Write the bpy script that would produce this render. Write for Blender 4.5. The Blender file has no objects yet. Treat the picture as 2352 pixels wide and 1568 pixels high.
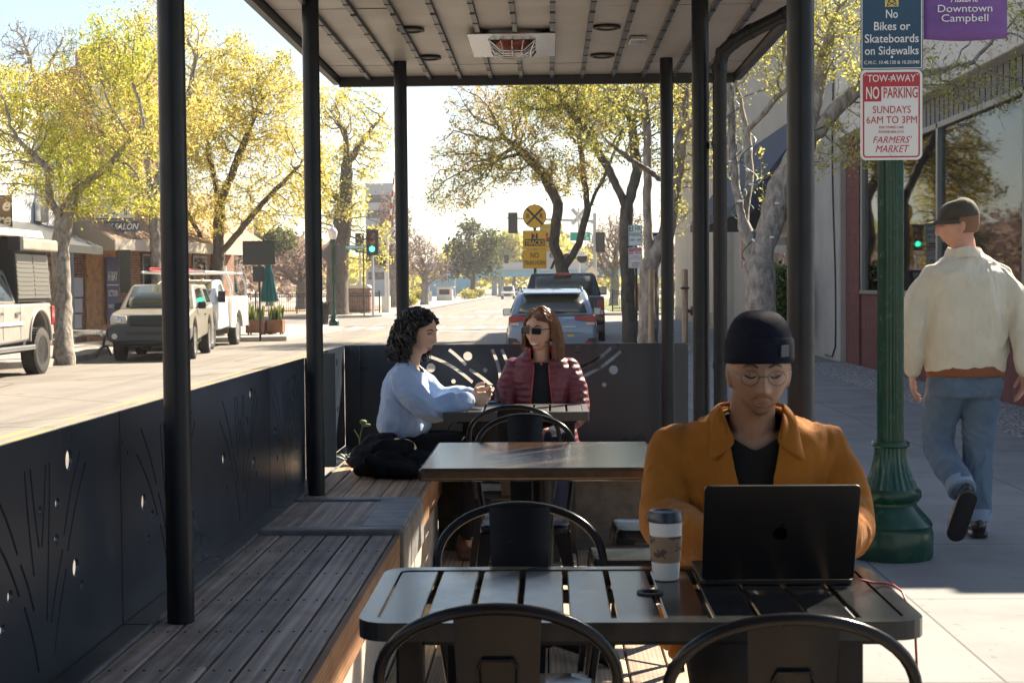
import bpy, bmesh, math, random
import numpy as np
from mathutils import Matrix, Vector, Euler, Quaternion
R = math.radians
scn = bpy.context.scene
# ------------------------------------------------------------------ camera
FPX = 3400.0                       # focal length in pixels of the 2352 px wide photo
cam_d = bpy.data.cameras.new("camera"); cam = bpy.data.objects.new("camera", cam_d)
scn.collection.objects.link(cam); scn.camera = cam
cam_d.sensor_width = 36.0; cam_d.lens = FPX / 2352.0 * 36.0
cam_d.clip_start = 0.05; cam_d.clip_end = 2000
CAM_M = (Matrix.Translation((0, 0, 1.36)) @ Matrix.Rotation(R(1.45), 4, 'Z')
         @ Matrix.Rotation(R(90 - 2.09), 4, 'X') @ Matrix.Rotation(R(-0.5), 4, 'Z'))
cam.matrix_world = CAM_M
cam_d.dof.use_dof = True; cam_d.dof.focus_distance = 8.5; cam_d.dof.aperture_fstop = 15.0
# ------------------------------------------------------------------ sky, sun, exposure
SUN_AZ, SUN_EL = 40.0, 40.0        # azimuth to the right of straight ahead, elevation
w = bpy.data.worlds.new("World"); scn.world = w; w.use_nodes = True
nt = w.node_tree; bg = nt.nodes["Background"]
sky = nt.nodes.new("ShaderNodeTexSky"); sky.sky_type = 'NISHITA'; sky.sun_disc = False
sky.sun_elevation = R(SUN_EL); sky.sun_rotation = R(SUN_AZ)
sky.air_density = 1.1; sky.dust_density = 0.6; sky.ozone_density = 1.6
nt.links.new(sky.outputs[0], bg.inputs[0]); bg.inputs[1].default_value = 0.05
sd = bpy.data.lights.new("sun", 'SUN'); sun = bpy.data.objects.new("sun", sd)
scn.collection.objects.link(sun)
sd.energy = 5.0; sd.angle = R(0.5); sd.color = (1.0, 0.86, 0.66)
sdir = Vector((math.sin(R(SUN_AZ)) * math.cos(R(SUN_EL)), math.cos(R(SUN_AZ)) * math.cos(R(SUN_EL)), math.sin(R(SUN_EL))))
sun.rotation_euler = sdir.to_track_quat('Z', 'Y').to_euler(); sun.location = sdir * 60
scn.view_settings.view_transform = 'Standard'; scn.view_settings.look = 'None'
scn.view_settings.exposure = 1.92; scn.view_settings.gamma = 1.0
scn.render.engine = 'CYCLES'; scn.cycles.use_denoising = True
scn.cycles.max_bounces = 7; scn.cycles.transparent_max_bounces = 16
scn.cycles.sample_clamp_indirect = 6.0; scn.cycles.caustics_reflective = False; scn.cycles.caustics_refractive = False
# ------------------------------------------------------------------ helpers
def P(px, py, d):
    "point of the place seen at photo pixel (2352 wide) at camera depth d"
    return CAM_M @ Vector(((px - 1176) / FPX * d, -(py - 784) / FPX * d, -d))
def G(px, py, z):
    "where the sight line of a photo pixel meets the height z"
    o = CAM_M.translation; v = P(px, py, 1.0) - o
    return o + v * ((z - o.z) / v.z)
def RX(a): return Matrix.Rotation(R(a), 4, 'X')
def RY(a): return Matrix.Rotation(R(a), 4, 'Y')
def RZ(a): return Matrix.Rotation(R(a), 4, 'Z')
def TR(x, y, z): return Matrix.Translation((x, y, z))
ID = Matrix.Identity(4)

def link(o):
    scn.collection.objects.link(o); return o
def tag(o, label=None, cat=None, group=None, kind=None):
    if label: o["label"] = label
    if cat: o["category"] = cat
    if group: o["group"] = group
    if kind: o["kind"] = kind
    return o
def T(name, label, cat, loc=(0, 0, 0), rz=0.0, group=None):
    o = bpy.data.objects.new(name, None); link(o); o.empty_display_size = 0.2
    o.location = loc; o.rotation_euler = (0, 0, R(rz))
    return tag(o, label, cat, group)
def kids(o): return [c for c in bpy.data.objects if c.parent == o]
def dup(o, parent=None, loc=None, rz=None, label=None):
    c = o.copy(); scn.collection.objects.link(c)
    if parent: c.parent = parent
    if loc is not None: c.location = loc
    if rz is not None: c.rotation_euler = (0, 0, R(rz))
    if label: c["label"] = label
    for k in kids(o): dup(k, c)
    return c

class B:
    "collects shapes and links them as ONE mesh object"
    def __init__(s, m=None): s.v = []; s.f = []; s.mi = []; s.m = m or ID; s.cur = 0
    def add(s, vs, fs):
        n = len(s.v); s.v += [tuple(s.m @ Vector(v)) for v in vs]
        s.f += [tuple(n + i for i in f) for f in fs]; s.mi += [s.cur] * len(fs); return s
    def box(s, x0, x1, y0, y1, z0, z1):
        vs = [(x, y, z) for z in (z0, z1) for y in (y0, y1) for x in (x0, x1)]
        return s.add(vs, [(0, 2, 3, 1), (4, 5, 7, 6), (0, 1, 5, 4), (2, 6, 7, 3), (0, 4, 6, 2), (1, 3, 7, 5)])
    def cb(s, c, sz, rot=None):
        m = s.m; s.m = m @ TR(*c) @ (rot or ID); x, y, z = (k / 2 for k in sz)
        s.box(-x, x, -y, y, -z, z); s.m = m; return s
    def tube(s, pts, r, n=8, cap=True, closed=False, flat=1.0):
        pts = [Vector(p) for p in pts]; k = len(pts)
        rs = r if isinstance(r, (list, tuple)) else [r] * k
        t0 = (pts[1] - pts[0]).normalized()
        u = t0.orthogonal().normalized(); rings = []
        for i, p in enumerate(pts):
            if closed: t = (pts[(i + 1) % k] - pts[i - 1]).normalized()
            else: t = (pts[min(i + 1, k - 1)] - pts[max(i - 1, 0)]).normalized()
            u = (u - t * u.dot(t)); u = u.normalized() if u.length > 1e-6 else t.orthogonal().normalized()
            b = t.cross(u)
            rings.append([p + (u * math.cos(a) + b * math.sin(a) * flat) * rs[i] for a in (2 * math.pi * j / n for j in range(n))])
        return s.rings(rings, cap, closed)
    def rings(s, rings, cap=True, closed=False):
        n = len(rings[0]); k = len(rings); vs = [v for r in rings for v in r]; fs = []
        for i in range(k if closed else k - 1):
            a, b = i * n, ((i + 1) % k) * n
            fs += [(a + j, a + (j + 1) % n, b + (j + 1) % n, b + j) for j in range(n)]
        if cap and not closed:
            fs.append(tuple(range(n - 1, -1, -1))); fs.append(tuple((k - 1) * n + j for j in range(n)))
        return s.add(vs, fs)
    def cyl(s, p0, p1, r0, r1=None, n=12, cap=True): return s.tube([p0, p1], [r0, r0 if r1 is None else r1], n, cap)
    def lathe(s, prof, n=24, c=(0, 0, 0), flute=0, fl=0.0):
        rings = []
        for r, z in prof:
            rings.append([(c[0] + (r * (1 - (fl if (flute and j % 2) else 0))) * math.cos(2 * math.pi * j / n),
                           c[1] + (r * (1 - (fl if (flute and j % 2) else 0))) * math.sin(2 * math.pi * j / n), c[2] + z) for j in range(n)])
        return s.rings(rings)
    def ell(s, c, r, rot=None, nu=16, nv=10, pw=1.0):
        m = s.m; s.m = m @ TR(*c) @ (rot or ID); rings = []
        for i in range(1, nv):
            ph = math.pi * i / nv - math.pi / 2
            rings.append([(r[0] * math.cos(ph) * math.cos(a), r[1] * math.cos(ph) * math.sin(a), r[2] * math.sin(ph)) for a in (2 * math.pi * j / nu for j in range(nu))])
        n = nu; vs = [v for q in rings for v in q] + [(0, 0, -r[2]), (0, 0, r[2])]; k = len(rings); fs = []
        for i in range(k - 1): fs += [(i * n + j, i * n + (j + 1) % n, (i + 1) * n + (j + 1) % n, (i + 1) * n + j) for j in range(n)]
        fs += [(k * n, (j + 1) % n, j) for j in range(n)] + [(k * n + 1, (k - 1) * n + j, (k - 1) * n + (j + 1) % n) for j in range(n)]
        s.add(vs, fs); s.m = m; return s
    def prism(s, poly, a0, a1, axis='x', scale=None):
        "extrude a 2D outline along an axis; poly in (y,z), (x,z) or (x,y)"
        def mk(p, a):
            k = scale(p) if scale else 1.0
            return (a * k, p[0], p[1]) if axis == 'x' else (p[0], a, p[1]) if axis == 'y' else (p[0], p[1], a)
        n = len(poly); vs = [mk(p, a0) for p in poly] + [mk(p, a1) for p in poly]
        ar = sum(poly[i][0] * poly[(i + 1) % n][1] - poly[(i + 1) % n][0] * poly[i][1] for i in range(n))
        fl = (ar > 0) != (axis == 'y')
        f0 = tuple(range(n)); f1 = tuple(range(2 * n - 1, n - 1, -1)); fs = [(j, n + j, n + (j + 1) % n, (j + 1) % n) for j in range(n)]
        if fl: fs = [f[::-1] for f in fs]; f0, f1 = f0[::-1], f1[::-1]
        return s.add(vs, [f0, f1] + fs)
    def quad(s, a, b, c, d): return s.add([a, b, c, d], [(0, 1, 2, 3)])
    def mesh(s, name):
        me = bpy.data.meshes.new(name); me.from_pydata(s.v, [], s.f); me.update(); return me
    def build(s, name, mats, parent=None, world=None, smooth=None, bevel=0, seg=2, recalc=True):
        me = s.mesh(name); mats = mats if isinstance(mats, (list, tuple)) else [mats]
        for m in mats: me.materials.append(m)
        if len(mats) > 1: me.polygons.foreach_set("material_index", s.mi)
        return finish(me, name, parent, world, smooth, bevel, seg, recalc)
def finish(me, name, parent=None, world=None, smooth=None, bevel=0, seg=2, recalc=True):
    if recalc:
        bm = bmesh.new(); bm.from_mesh(me); bmesh.ops.recalc_face_normals(bm, faces=bm.faces); bm.to_mesh(me); bm.free()
    if smooth:
        me.polygons.foreach_set("use_smooth", [True] * len(me.polygons)); me.set_sharp_from_angle(angle=R(smooth))
    o = bpy.data.objects.new(name, me); link(o)
    if bevel:
        md = o.modifiers.new("bevel", 'BEVEL'); md.width = bevel; md.segments = seg; md.limit_method = 'ANGLE'; md.angle_limit = R(35); md.harden_normals = False
    if parent is not None:
        o.parent = parent
        if world: o.matrix_parent_inverse = world_of(parent).inverted()
    return o
def world_of(o):
    m = o.matrix_basis.copy()
    return (world_of(o.parent) @ o.matrix_parent_inverse @ m) if o.parent else m
def struct(o, label=None): o["kind"] = "structure"; return o
_dg = bpy.context.evaluated_depsgraph_get
def baked(o):
    "evaluated mesh of a temporary object"
    dg = _dg(); dg.update(); me = bpy.data.meshes.new_from_object(o.evaluated_get(dg)); return me
def text(body, h, m, mt, parent=None, world=None, name="lettering", align='CENTER', width=None, bold=0.0, shear=0.0, depth=0.002, sp=1.0, line=1.0):
    c = bpy.data.curves.new("t", 'FONT'); c.body = body; c.size = h / 0.69; c.align_x = align; c.align_y = 'CENTER'
    c.offset = bold * h; c.shear = shear; c.extrude = depth / 2; c.space_character = sp; c.space_line = line; c.resolution_u = 3
    o = bpy.data.objects.new("t", c); link(o); me = baked(o); bpy.data.objects.remove(o); bpy.data.curves.remove(c)
    k = 1.0
    if width and len(me.vertices):
        xs = [v.co.x for v in me.vertices]; k = width / max(1e-6, max(xs) - min(xs))
    me.transform(m @ Matrix.Diagonal((k, 1, 1, 1))); me.materials.clear(); me.materials.append(mt); me.name = name
    return finish(me, name, parent, world, recalc=False)
def curve_sheet(loops, depth, m, name, mt, parent=None, world=None):
    "flat sheet with holes: first loop is the outline, the others are cut out"
    c = bpy.data.curves.new("c", 'CURVE'); c.dimensions = '2D'; c.fill_mode = 'BOTH'; c.extrude = depth / 2
    for lp in loops:
        sp = c.splines.new('POLY'); sp.points.add(len(lp) - 1)
        for q, p in zip(sp.points, lp): q.co = (p[0], p[1], 0, 1)
        sp.use_cyclic_u = True
    o = bpy.data.objects.new("c", c); link(o); me = baked(o); bpy.data.objects.remove(o); bpy.data.curves.remove(c)
    me.transform(m); me.materials.clear(); me.materials.append(mt); me.name = name
    me.polygons.foreach_set("use_smooth", [False] * len(me.polygons))
    return finish(me, name, parent, world, recalc=False)
def circ(cx, cy, r, n=20, ry=None): return [(cx + r * math.cos(2 * math.pi * i / n), cy + (ry or r) * math.sin(2 * math.pi * i / n)) for i in range(n)]
def rrect(x0, x1, y0, y1, r, n=5):
    o = []
    for cx, cy, a in ((x1 - r, y1 - r, 0), (x0 + r, y1 - r, 90), (x0 + r, y0 + r, 180), (x1 - r, y0 + r, 270)):
        o += [(cx + r * math.cos(R(a + 90 * i / n)), cy + r * math.sin(R(a + 90 * i / n))) for i in range(n + 1)]
    return o
# ------------------------------------------------------------------ materials
def nodes(name):
    m = bpy.data.materials.new(name); m.use_nodes = True; t = m.node_tree; return m, t, t.nodes["Principled BSDF"]
def nn(t, k, **kw):
    n = t.nodes.new(k)
    for a, b in kw.items(): setattr(n, a, b)
    return n
def coords(t, stretch=(1, 1, 1), island=False, kind='Object'):
    tc = nn(t, "ShaderNodeTexCoord"); mp = nn(t, "ShaderNodeMapping"); mp.inputs[3].default_value = stretch
    t.links.new(tc.outputs[kind], mp.inputs[0])
    if island:
        ge = nn(t, "ShaderNodeNewGeometry"); mul = nn(t, "ShaderNodeMath", operation='MULTIPLY'); mul.inputs[1].default_value = 37.0
        cx = nn(t, "ShaderNodeCombineXYZ")
        t.links.new(ge.outputs["Random Per Island"], mul.inputs[0])
        for i in range(3): t.links.new(mul.outputs[0], cx.inputs[i])
        t.links.new(cx.outputs[0], mp.inputs[1])
    return mp.outputs[0]
def ramp(t, src, stops):
    r = nn(t, "ShaderNodeValToRGB"); e = r.color_ramp.elements
    while len(e) < len(stops): e.new(0.5)
    for q, (p, c) in zip(e, stops): q.position = p; q.color = (*c, 1) if len(c) == 3 else c
    t.links.new(src, r.inputs[0]); return r.outputs[0]
def noise(t, co, scale, detail=4, rough=0.55, dist=0.0):
    n = nn(t, "ShaderNodeTexNoise"); n.inputs["Scale"].default_value = scale; n.inputs["Detail"].default_value = detail
    n.inputs["Roughness"].default_value = rough; n.inputs["Distortion"].default_value = dist
    t.links.new(co, n.inputs["Vector"]); return n.outputs["Fac"]
def mixc(t, fac, a, b, blend='MIX'):
    m = nn(t, "ShaderNodeMix", data_type='RGBA', blend_type=blend)
    for i, q in ((6, a), (7, b)):
        if isinstance(q, tuple): m.inputs[i].default_value = (*q, 1) if len(q) == 3 else q
        else: t.links.new(q, m.inputs[i])
    if isinstance(fac, (int, float)): m.inputs[0].default_value = fac
    else: t.links.new(fac, m.inputs[0])
    return m.outputs[2]
def bumpn(t, b, h, strength, dist=0.01):
    n = nn(t, "ShaderNodeBump"); n.inputs["Strength"].default_value = strength; n.inputs["Distance"].default_value = dist
    t.links.new(h, n.inputs["Height"]); t.links.new(n.outputs[0], b.inputs["Normal"])
def mat(name, c, rough=0.6, metal=0.0, c2=None, ns=4.0, lo=0.35, hi=0.65, bump=0.0, bs=60.0, bd=0.01, stretch=(1, 1, 1), spec=0.5, coat=0.0, rv=0.0, emit=0.0, sheen=0.0, kind='Object'):
    m, t, b = nodes(name); b.inputs["Base Color"].default_value = (*c, 1); b.inputs["Roughness"].default_value = rough
    b.inputs["Metallic"].default_value = metal; b.inputs["Specular IOR Level"].default_value = spec
    b.inputs["Coat Weight"].default_value = coat; b.inputs["Coat Roughness"].default_value = 0.08
    if sheen: b.inputs["Sheen Weight"].default_value = sheen; b.inputs["Sheen Roughness"].default_value = 0.5
    if emit: b.inputs["Emission Color"].default_value = (*c, 1); b.inputs["Emission Strength"].default_value = emit
    co = None
    if c2 or bump or rv: co = coords(t, stretch, kind=kind)
    if c2: t.links.new(ramp(t, noise(t, co, ns, 5), [(lo, c), (hi, c2)]), b.inputs["Base Color"])
    if rv:
        r = nn(t, "ShaderNodeMapRange"); t.links.new(noise(t, co, ns * 1.7, 5), r.inputs[0])
        r.inputs[1].default_value = 0.3; r.inputs[2].default_value = 0.7; r.inputs[3].default_value = max(0.02, rough - rv); r.inputs[4].default_value = rough + rv
        t.links.new(r.outputs[0], b.inputs["Roughness"])
    if bump: bumpn(t, b, noise(t, co, bs, 4), bump, bd)
    return m
def wood(name, c1, c2, c3, axis='y', rough=0.65):
    "weathered boards, grain along the given axis; each board (island) gets its own tone"
    m, t, b = nodes(name); st = {'y': (14, 0.8, 14), 'x': (0.8, 14, 14), 'z': (14, 14, 0.8)}[axis]
    co = coords(t, st, island=True); g = noise(t, co, 1.2, 6, 0.6, 0.8)
    col = ramp(t, g, [(0.28, c1), (0.5, c2), (0.72, c3)])
    wv = nn(t, "ShaderNodeTexWave", wave_type='RINGS', rings_direction='Y' if axis == 'y' else 'X'); wv.inputs["Scale"].default_value = 1.5; wv.inputs["Distortion"].default_value = 9.0
    wv.inputs["Detail"].default_value = 2.0; wv.inputs["Detail Scale"].default_value = 0.5; t.links.new(co, wv.inputs["Vector"])
    line = ramp(t, wv.outputs["Fac"], [(0.0, (0.55, 0.53, 0.52)), (0.3, (1, 1, 1)), (0.75, (1.05, 1.05, 1.05)), (1.0, (1.65, 1.65, 1.7))])
    col = mixc(t, 0.42, col, line, 'MULTIPLY')
    ge = nn(t, "ShaderNodeNewGeometry"); tone = ramp(t, ge.outputs["Random Per Island"], [(0, (0.66, 0.65, 0.65)), (0.5, (1.0, 0.97, 0.94)), (1, (1.25, 1.19, 1.12))])
    col = mixc(t, 1.0, col, tone, 'MULTIPLY')
    co2 = coords(t, (1, 1, 1)); st2 = ramp(t, noise(t, co2, 5.0, 5), [(0.36, (0.55, 0.53, 0.52)), (0.52, (1, 1, 1))])
    col = mixc(t, 0.6, col, st2, 'MULTIPLY')
    t.links.new(col, b.inputs["Base Color"]); b.inputs["Roughness"].default_value = rough; bumpn(t, b, g, 0.5, 0.004); return m
def brick(name, c1, c2, mortar, bw=0.21, bh=0.072, axis='x', ms=0.012, extra=None):
    m, t, b = nodes(name); tc = nn(t, "ShaderNodeTexCoord"); sx = nn(t, "ShaderNodeSeparateXYZ"); cx = nn(t, "ShaderNodeCombineXYZ")
    t.links.new(tc.outputs["Object"], sx.inputs[0]); ad = nn(t, "ShaderNodeMath", operation='ADD')
    t.links.new(sx.outputs[0], ad.inputs[0]); t.links.new(sx.outputs[1], ad.inputs[1])
    t.links.new(ad.outputs[0], cx.inputs[0]); t.links.new(sx.outputs[2], cx.inputs[1])
    br = nn(t, "ShaderNodeTexBrick"); br.inputs["Scale"].default_value = 1.0; br.inputs["Brick Width"].default_value = bw; br.inputs["Row Height"].default_value = bh
    br.inputs["Mortar Size"].default_value = ms; br.inputs["Color1"].default_value = (*c1, 1); br.inputs["Color2"].default_value = (*c2, 1); br.inputs["Mortar"].default_value = (*mortar, 1)
    t.links.new(cx.outputs[0], br.inputs["Vector"]); col = br.outputs["Color"]
    col = mixc(t, 0.7, col, ramp(t, noise(t, tc.outputs["Object"], 6.0, 5), [(0.3, (0.6, 0.58, 0.56)), (0.65, (1.25, 1.2, 1.15))]), 'MULTIPLY')
    t.links.new(col, b.inputs["Base Color"]); b.inputs["Roughness"].default_value = 0.85; bumpn(t, b, br.outputs["Fac"], -0.4, 0.006); return m
def leafm(name, c1, c2, c3):
    m, t, b = nodes(name); t.nodes.remove(b); out = t.nodes["Material Output"]
    ge = nn(t, "ShaderNodeNewGeometry"); col = ramp(t, ge.outputs["Random Per Island"], [(0.05, c1), (0.5, c2), (0.95, c3)])
    d = nn(t, "ShaderNodeBsdfDiffuse"); tr = nn(t, "ShaderNodeBsdfTranslucent"); mx = nn(t, "ShaderNodeMixShader"); mx.inputs[0].default_value = 0.55
    t.links.new(col, d.inputs[0]); t.links.new(col, tr.inputs[0]); t.links.new(d.outputs[0], mx.inputs[1]); t.links.new(tr.outputs[0], mx.inputs[2])
    t.links.new(mx.outputs[0], out.inputs[0]); return m
def glassm(name, tint=(0.55, 0.6, 0.62), refl=0.12, rough=0.02):
    "a pane: see-through with a mirror-like coat"
    m, t, b = nodes(name); t.nodes.remove(b); out = t.nodes["Material Output"]
    tr = nn(t, "ShaderNodeBsdfTransparent"); tr.inputs[0].default_value = (*tint, 1); gl = nn(t, "ShaderNodeBsdfGlossy"); gl.inputs["Roughness"].default_value = rough
    fr = nn(t, "ShaderNodeFresnel"); fr.inputs[0].default_value = 1.36; ad = nn(t, "ShaderNodeMath", operation='ADD'); ad.inputs[1].default_value = refl; ad.use_clamp = True
    mx = nn(t, "ShaderNodeMixShader"); t.links.new(fr.outputs[0], ad.inputs[0]); t.links.new(ad.outputs[0], mx.inputs[0])
    t.links.new(tr.outputs[0], mx.inputs[1]); t.links.new(gl.outputs[0], mx.inputs[2]); t.links.new(mx.outputs[0], out.inputs[0]); return m
M = {}
M['post'] = mat('post_paint', (0.010, 0.013, 0.018), 0.40, c2=(0.015, 0.018, 0.023), ns=9, rv=0.08, bump=0.06, bs=180, spec=.28)
M['fence'] = mat('fence_paint', (0.020, 0.029, 0.044), 0.31, c2=(0.024, 0.034, 0.050), ns=1.6, rv=0.05, bump=0.02, bs=200, spec=.5)
M['soffit'] = mat('soffit_panel', (0.36, 0.345, 0.325), 0.45, c2=(0.41, 0.39, 0.365), ns=2.0, metal=0.25, rv=0.08, bump=0.05, bs=3)
M['rib'] = mat('rib_metal', (0.06, 0.065, 0.072), 0.4, metal=0.3)
M['fascia'] = mat('fascia_paint', (0.030, 0.034, 0.040), 0.45, c2=(0.04, 0.043, 0.048), ns=4)
M['black'] = mat('black_enamel', (0.006, 0.007, 0.010), 0.24, c2=(0.009, 0.010, 0.013), ns=12, rv=0.04, bump=0.03, bs=200, spec=.2)
M['tabletop'] = mat('table_enamel', (0.012, 0.014, 0.016), 0.2, c2=(0.02, 0.022, 0.024), ns=30, rv=0.02, bump=0.02, bs=400, spec=.38)
M['browntop'] = mat('bronze_table', (0.034, 0.021, 0.014), 0.17, c2=(0.052, 0.033, 0.023), ns=24, rv=0.03, bump=0.03, bs=400)
M['bench'] = wood('bench_boards', (0.17, 0.152, 0.138), (0.31, 0.278, 0.25), (0.50, 0.46, 0.42))
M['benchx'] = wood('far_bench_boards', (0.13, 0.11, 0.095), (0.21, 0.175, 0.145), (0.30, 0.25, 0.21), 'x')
M['benchfar'] = wood('sunlit_tan_boards', (0.30, 0.20, 0.12), (0.40, 0.28, 0.175), (0.50, 0.37, 0.24))  # sunlight on the bench boards put into a lighter, warmer copy of their colour
M['trim'] = wood('red_trim_board', (0.18, 0.095, 0.050), (0.27, 0.15, 0.08), (0.36, 0.215, 0.125))
M['deck'] = wood('deck_boards', (0.26, 0.20, 0.15), (0.38, 0.30, 0.22), (0.48, 0.39, 0.29))
M['concrete'] = mat('bench_concrete', (0.36, 0.33, 0.29), 0.85, c2=(0.48, 0.45, 0.40), ns=6, bump=0.25, bs=70)
M['slate'] = mat('worn_capstone', (0.13, 0.135, 0.145), 0.5, c2=(0.24, 0.245, 0.255), ns=7, bump=0.3, bs=40, rv=0.12)
M['white'] = mat('white_paint', (0.72, 0.71, 0.68), 0.5)
M['chrome'] = mat('bright_metal', (0.55, 0.56, 0.58), 0.22, metal=1.0)
M['galv'] = mat('galvanized_steel', (0.48, 0.49, 0.50), 0.3, metal=0.9, c2=(0.58, 0.59, 0.60), ns=8, rv=0.08)
M['rubber'] = mat('tyre_rubber', (0.022, 0.021, 0.020), 0.85, c2=(0.05, 0.046, 0.04), ns=5, bump=0.4, bs=30)
M['darkplastic'] = mat('dark_plastic', (0.020, 0.021, 0.023), 0.55, bump=0.1, bs=200)
M['signback'] = mat('sign_back', (0.035, 0.04, 0.04), 0.5)
M['green'] = mat('green_enamel', (0.0015, 0.036, 0.022), 0.24, c2=(0.003, 0.050, 0.031), ns=9, rv=0.07, spec=.3, coat=0.12, bump=.04, bs=90)
M['red'] = mat('sign_red', (0.42, 0.02, 0.025), 0.45)
M['black_ink'] = mat('black_lettering', (0.02, 0.02, 0.02), 0.5)
M['glass'] = glassm('window_glass', (.8, .83, .85), .03)
M['carglass'] = glassm('car_glass', (0.10, 0.11, 0.11), 0.10, 0.01)
M['dim'] = mat('dark_interior', (0.03, 0.03, 0.032), 0.8)
# ================================================================== the setting
ROADZ = -0.25
m, t, b = nodes('asphalt'); co = coords(t)
c0 = ramp(t, noise(t, co, 220, 2), [(0.35, (0.138, 0.126, 0.112)), (0.65, (0.250, 0.229, 0.204))])
c1 = ramp(t, noise(t, co, 0.6, 6, 0.65), [(0.3, (0.78, 0.77, 0.76)), (0.7, (1.12, 1.1, 1.08))])
c2 = ramp(t, noise(t, coords(t, (3.0, 0.05, 1)), 1.0, 4), [(0.35, (0.80, 0.79, 0.78)), (0.55, (1.05, 1.05, 1.05))])
col = mixc(t, 1.0, mixc(t, 0.9, c0, c1, 'MULTIPLY'), c2, 'MULTIPLY'); vc = nn(t, "ShaderNodeTexVoronoi", feature='DISTANCE_TO_EDGE'); vc.inputs["Scale"].default_value = .23; wob = mixc(t, .05, co, nn(t, "ShaderNodeTexNoise").outputs["Color"]); t.links.new(wob, vc.inputs["Vector"])
col = mixc(t, 1.0, col, ramp(t, vc.outputs["Distance"], [(0.0, (.5, .49, .48)), (.006, (.62, .61, .60)), (.010, (1, 1, 1))]), 'MULTIPLY')
col = mixc(t, 1.0, col, ramp(t, noise(t, co, 1.9, 3, .5, .6), [(.66, (1, 1, 1)), (.72, (.74, .73, .72))]), 'MULTIPLY')
t.links.new(col, b.inputs["Base Color"]); b.inputs["Roughness"].default_value = 0.8
bumpn(t, b, noise(t, co, 150, 3), 0.5, 0.006); M['asphalt'] = m
def slabs(name, c1, c2, sx, sy, gap=0.006, off=0.0):
    m, t, b = nodes(name); co = coords(t); br = nn(t, "ShaderNodeTexBrick", offset=0.0); br.inputs["Scale"].default_value = 1.0
    br.inputs["Brick Width"].default_value = sx; br.inputs["Row Height"].default_value = sy; br.inputs["Mortar Size"].default_value = gap
    br.inputs["Color1"].default_value = (*c1, 1); br.inputs["Color2"].default_value = (*c2, 1); br.inputs["Mortar"].default_value = (c1[0] * .35, c1[1] * .35, c1[2] * .35, 1)
    mp = nn(t, "ShaderNodeMapping"); mp.inputs[1].default_value = (off, 0.35, 0); t.links.new(co, mp.inputs[0]); t.links.new(mp.outputs[0], br.inputs["Vector"])
    st = ramp(t, noise(t, co, 1.6, 6, 0.6), [(0.28, (0.66, 0.655, 0.65)), (0.5, (.98, .98, .98)), (0.72, (1.12, 1.11, 1.09))]); st = mixc(t, 1, st, ramp(t, noise(t, co, 17, 2, .4), [(.66, (1, 1, 1)), (.72, (.72, .71, .70))]), 'MULTIPLY'); gr = ramp(t, noise(t, co, 260, 2), [(0.3, (0.86, 0.86, 0.86)), (0.7, (1.08, 1.08, 1.08))])
    col = mixc(t, 1, mixc(t, 0.9, br.outputs["Color"], st, 'MULTIPLY'), gr, 'MULTIPLY'); t.links.new(col, b.inputs["Base Color"]); b.inputs["Roughness"].default_value = 0.82
    bumpn(t, b, noise(t, co, 120, 3), 0.2, 0.004); return m
M['walk'] = slabs('pavement_concrete', (0.175, 0.18, 0.185), (0.20, 0.203, 0.207), 1.55, 1.35)
M['walkl'] = slabs('far_pavement_concrete', (0.36, 0.33, 0.29), (0.40, 0.37, 0.33), 1.5, 1.5)
m, t, b = nodes('gravel'); co = coords(t); vo = nn(t, "ShaderNodeTexVoronoi"); vo.inputs["Scale"].default_value = 42; t.links.new(co, vo.inputs["Vector"])
t.links.new(ramp(t, vo.outputs["Color"], [(0.15, (0.07, 0.072, 0.075)), (0.5, (0.25, 0.25, 0.25)), (0.85, (0.55, 0.54, 0.52))]), b.inputs["Base Color"]); b.inputs["Roughness"].default_value = 0.8; bumpn(t, b, vo.outputs["Distance"], 1.0, 0.03); M['gravel'] = m
M['dirt'] = mat('dry_ground', (0.20, 0.17, 0.13), 0.95, c2=(0.30, 0.26, 0.20), ns=0.5, bump=0.3, bs=8)
M['mulch'] = mat('bark_mulch', (0.20, 0.13, 0.08), 0.95, c2=(0.42, 0.31, 0.21), ns=9, bump=1.0, bs=14, bd=0.05)
M['grass'] = mat('grass', (0.07, 0.10, 0.02), 0.95, c2=(0.20, 0.20, 0.06), ns=3, bump=0.8, bs=20, bd=0.05)
M['yellow_line'] = mat('yellow_road_paint', (0.42, 0.28, 0.07), 0.7, c2=(0.22, 0.19, 0.15), ns=2.2, lo=.38, hi=.56)
M['white_line'] = mat('white_road_paint', (0.60, 0.58, 0.53), 0.7, c2=(0.34, 0.32, 0.29), ns=3, lo=.4, hi=.65)
struct(B().box(-600, 600, -80, 900, -0.9, -0.262).build('ground', M['dirt']))
struct(B().box(-13.0, 2.0, -25, 700, -0.40, ROADZ).build('road', M['asphalt']))
struct(B().box(-160, 160, 63, 79, -0.40, ROADZ + .004).build('cross_street', M['asphalt']))
bb = B().box(-6.12, -6.02, -10, 55, -0.2499, ROADZ + .005); bb.box(-5.86, -5.76, -10, 55, -0.2499, ROADZ + .005)
for y0 in (84,): bb.box(-6.12, -6.02, y0, 420, -0.2499, ROADZ + .005); bb.box(-5.86, -5.76, y0, 420, -0.2499, ROADZ + .005)
struct(bb.build('centre_line', M['yellow_line']))
bb = B()
for i in range(13): bb.box(-9.8 + i * .85, -9.4 + i * .85, 58.2, 61.6, -0.249, ROADZ + .006); bb.box(-9.8 + i * .85, -9.35 + i * .85, 80.5, 83.5, -0.249, ROADZ + .006)
bb.box(-5.6, 0.9, 54.6, 55.2, -0.249, ROADZ + .006); bb.box(-9.9, -6.3, 86.5, 87.1, -0.249, ROADZ + .006)
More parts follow.
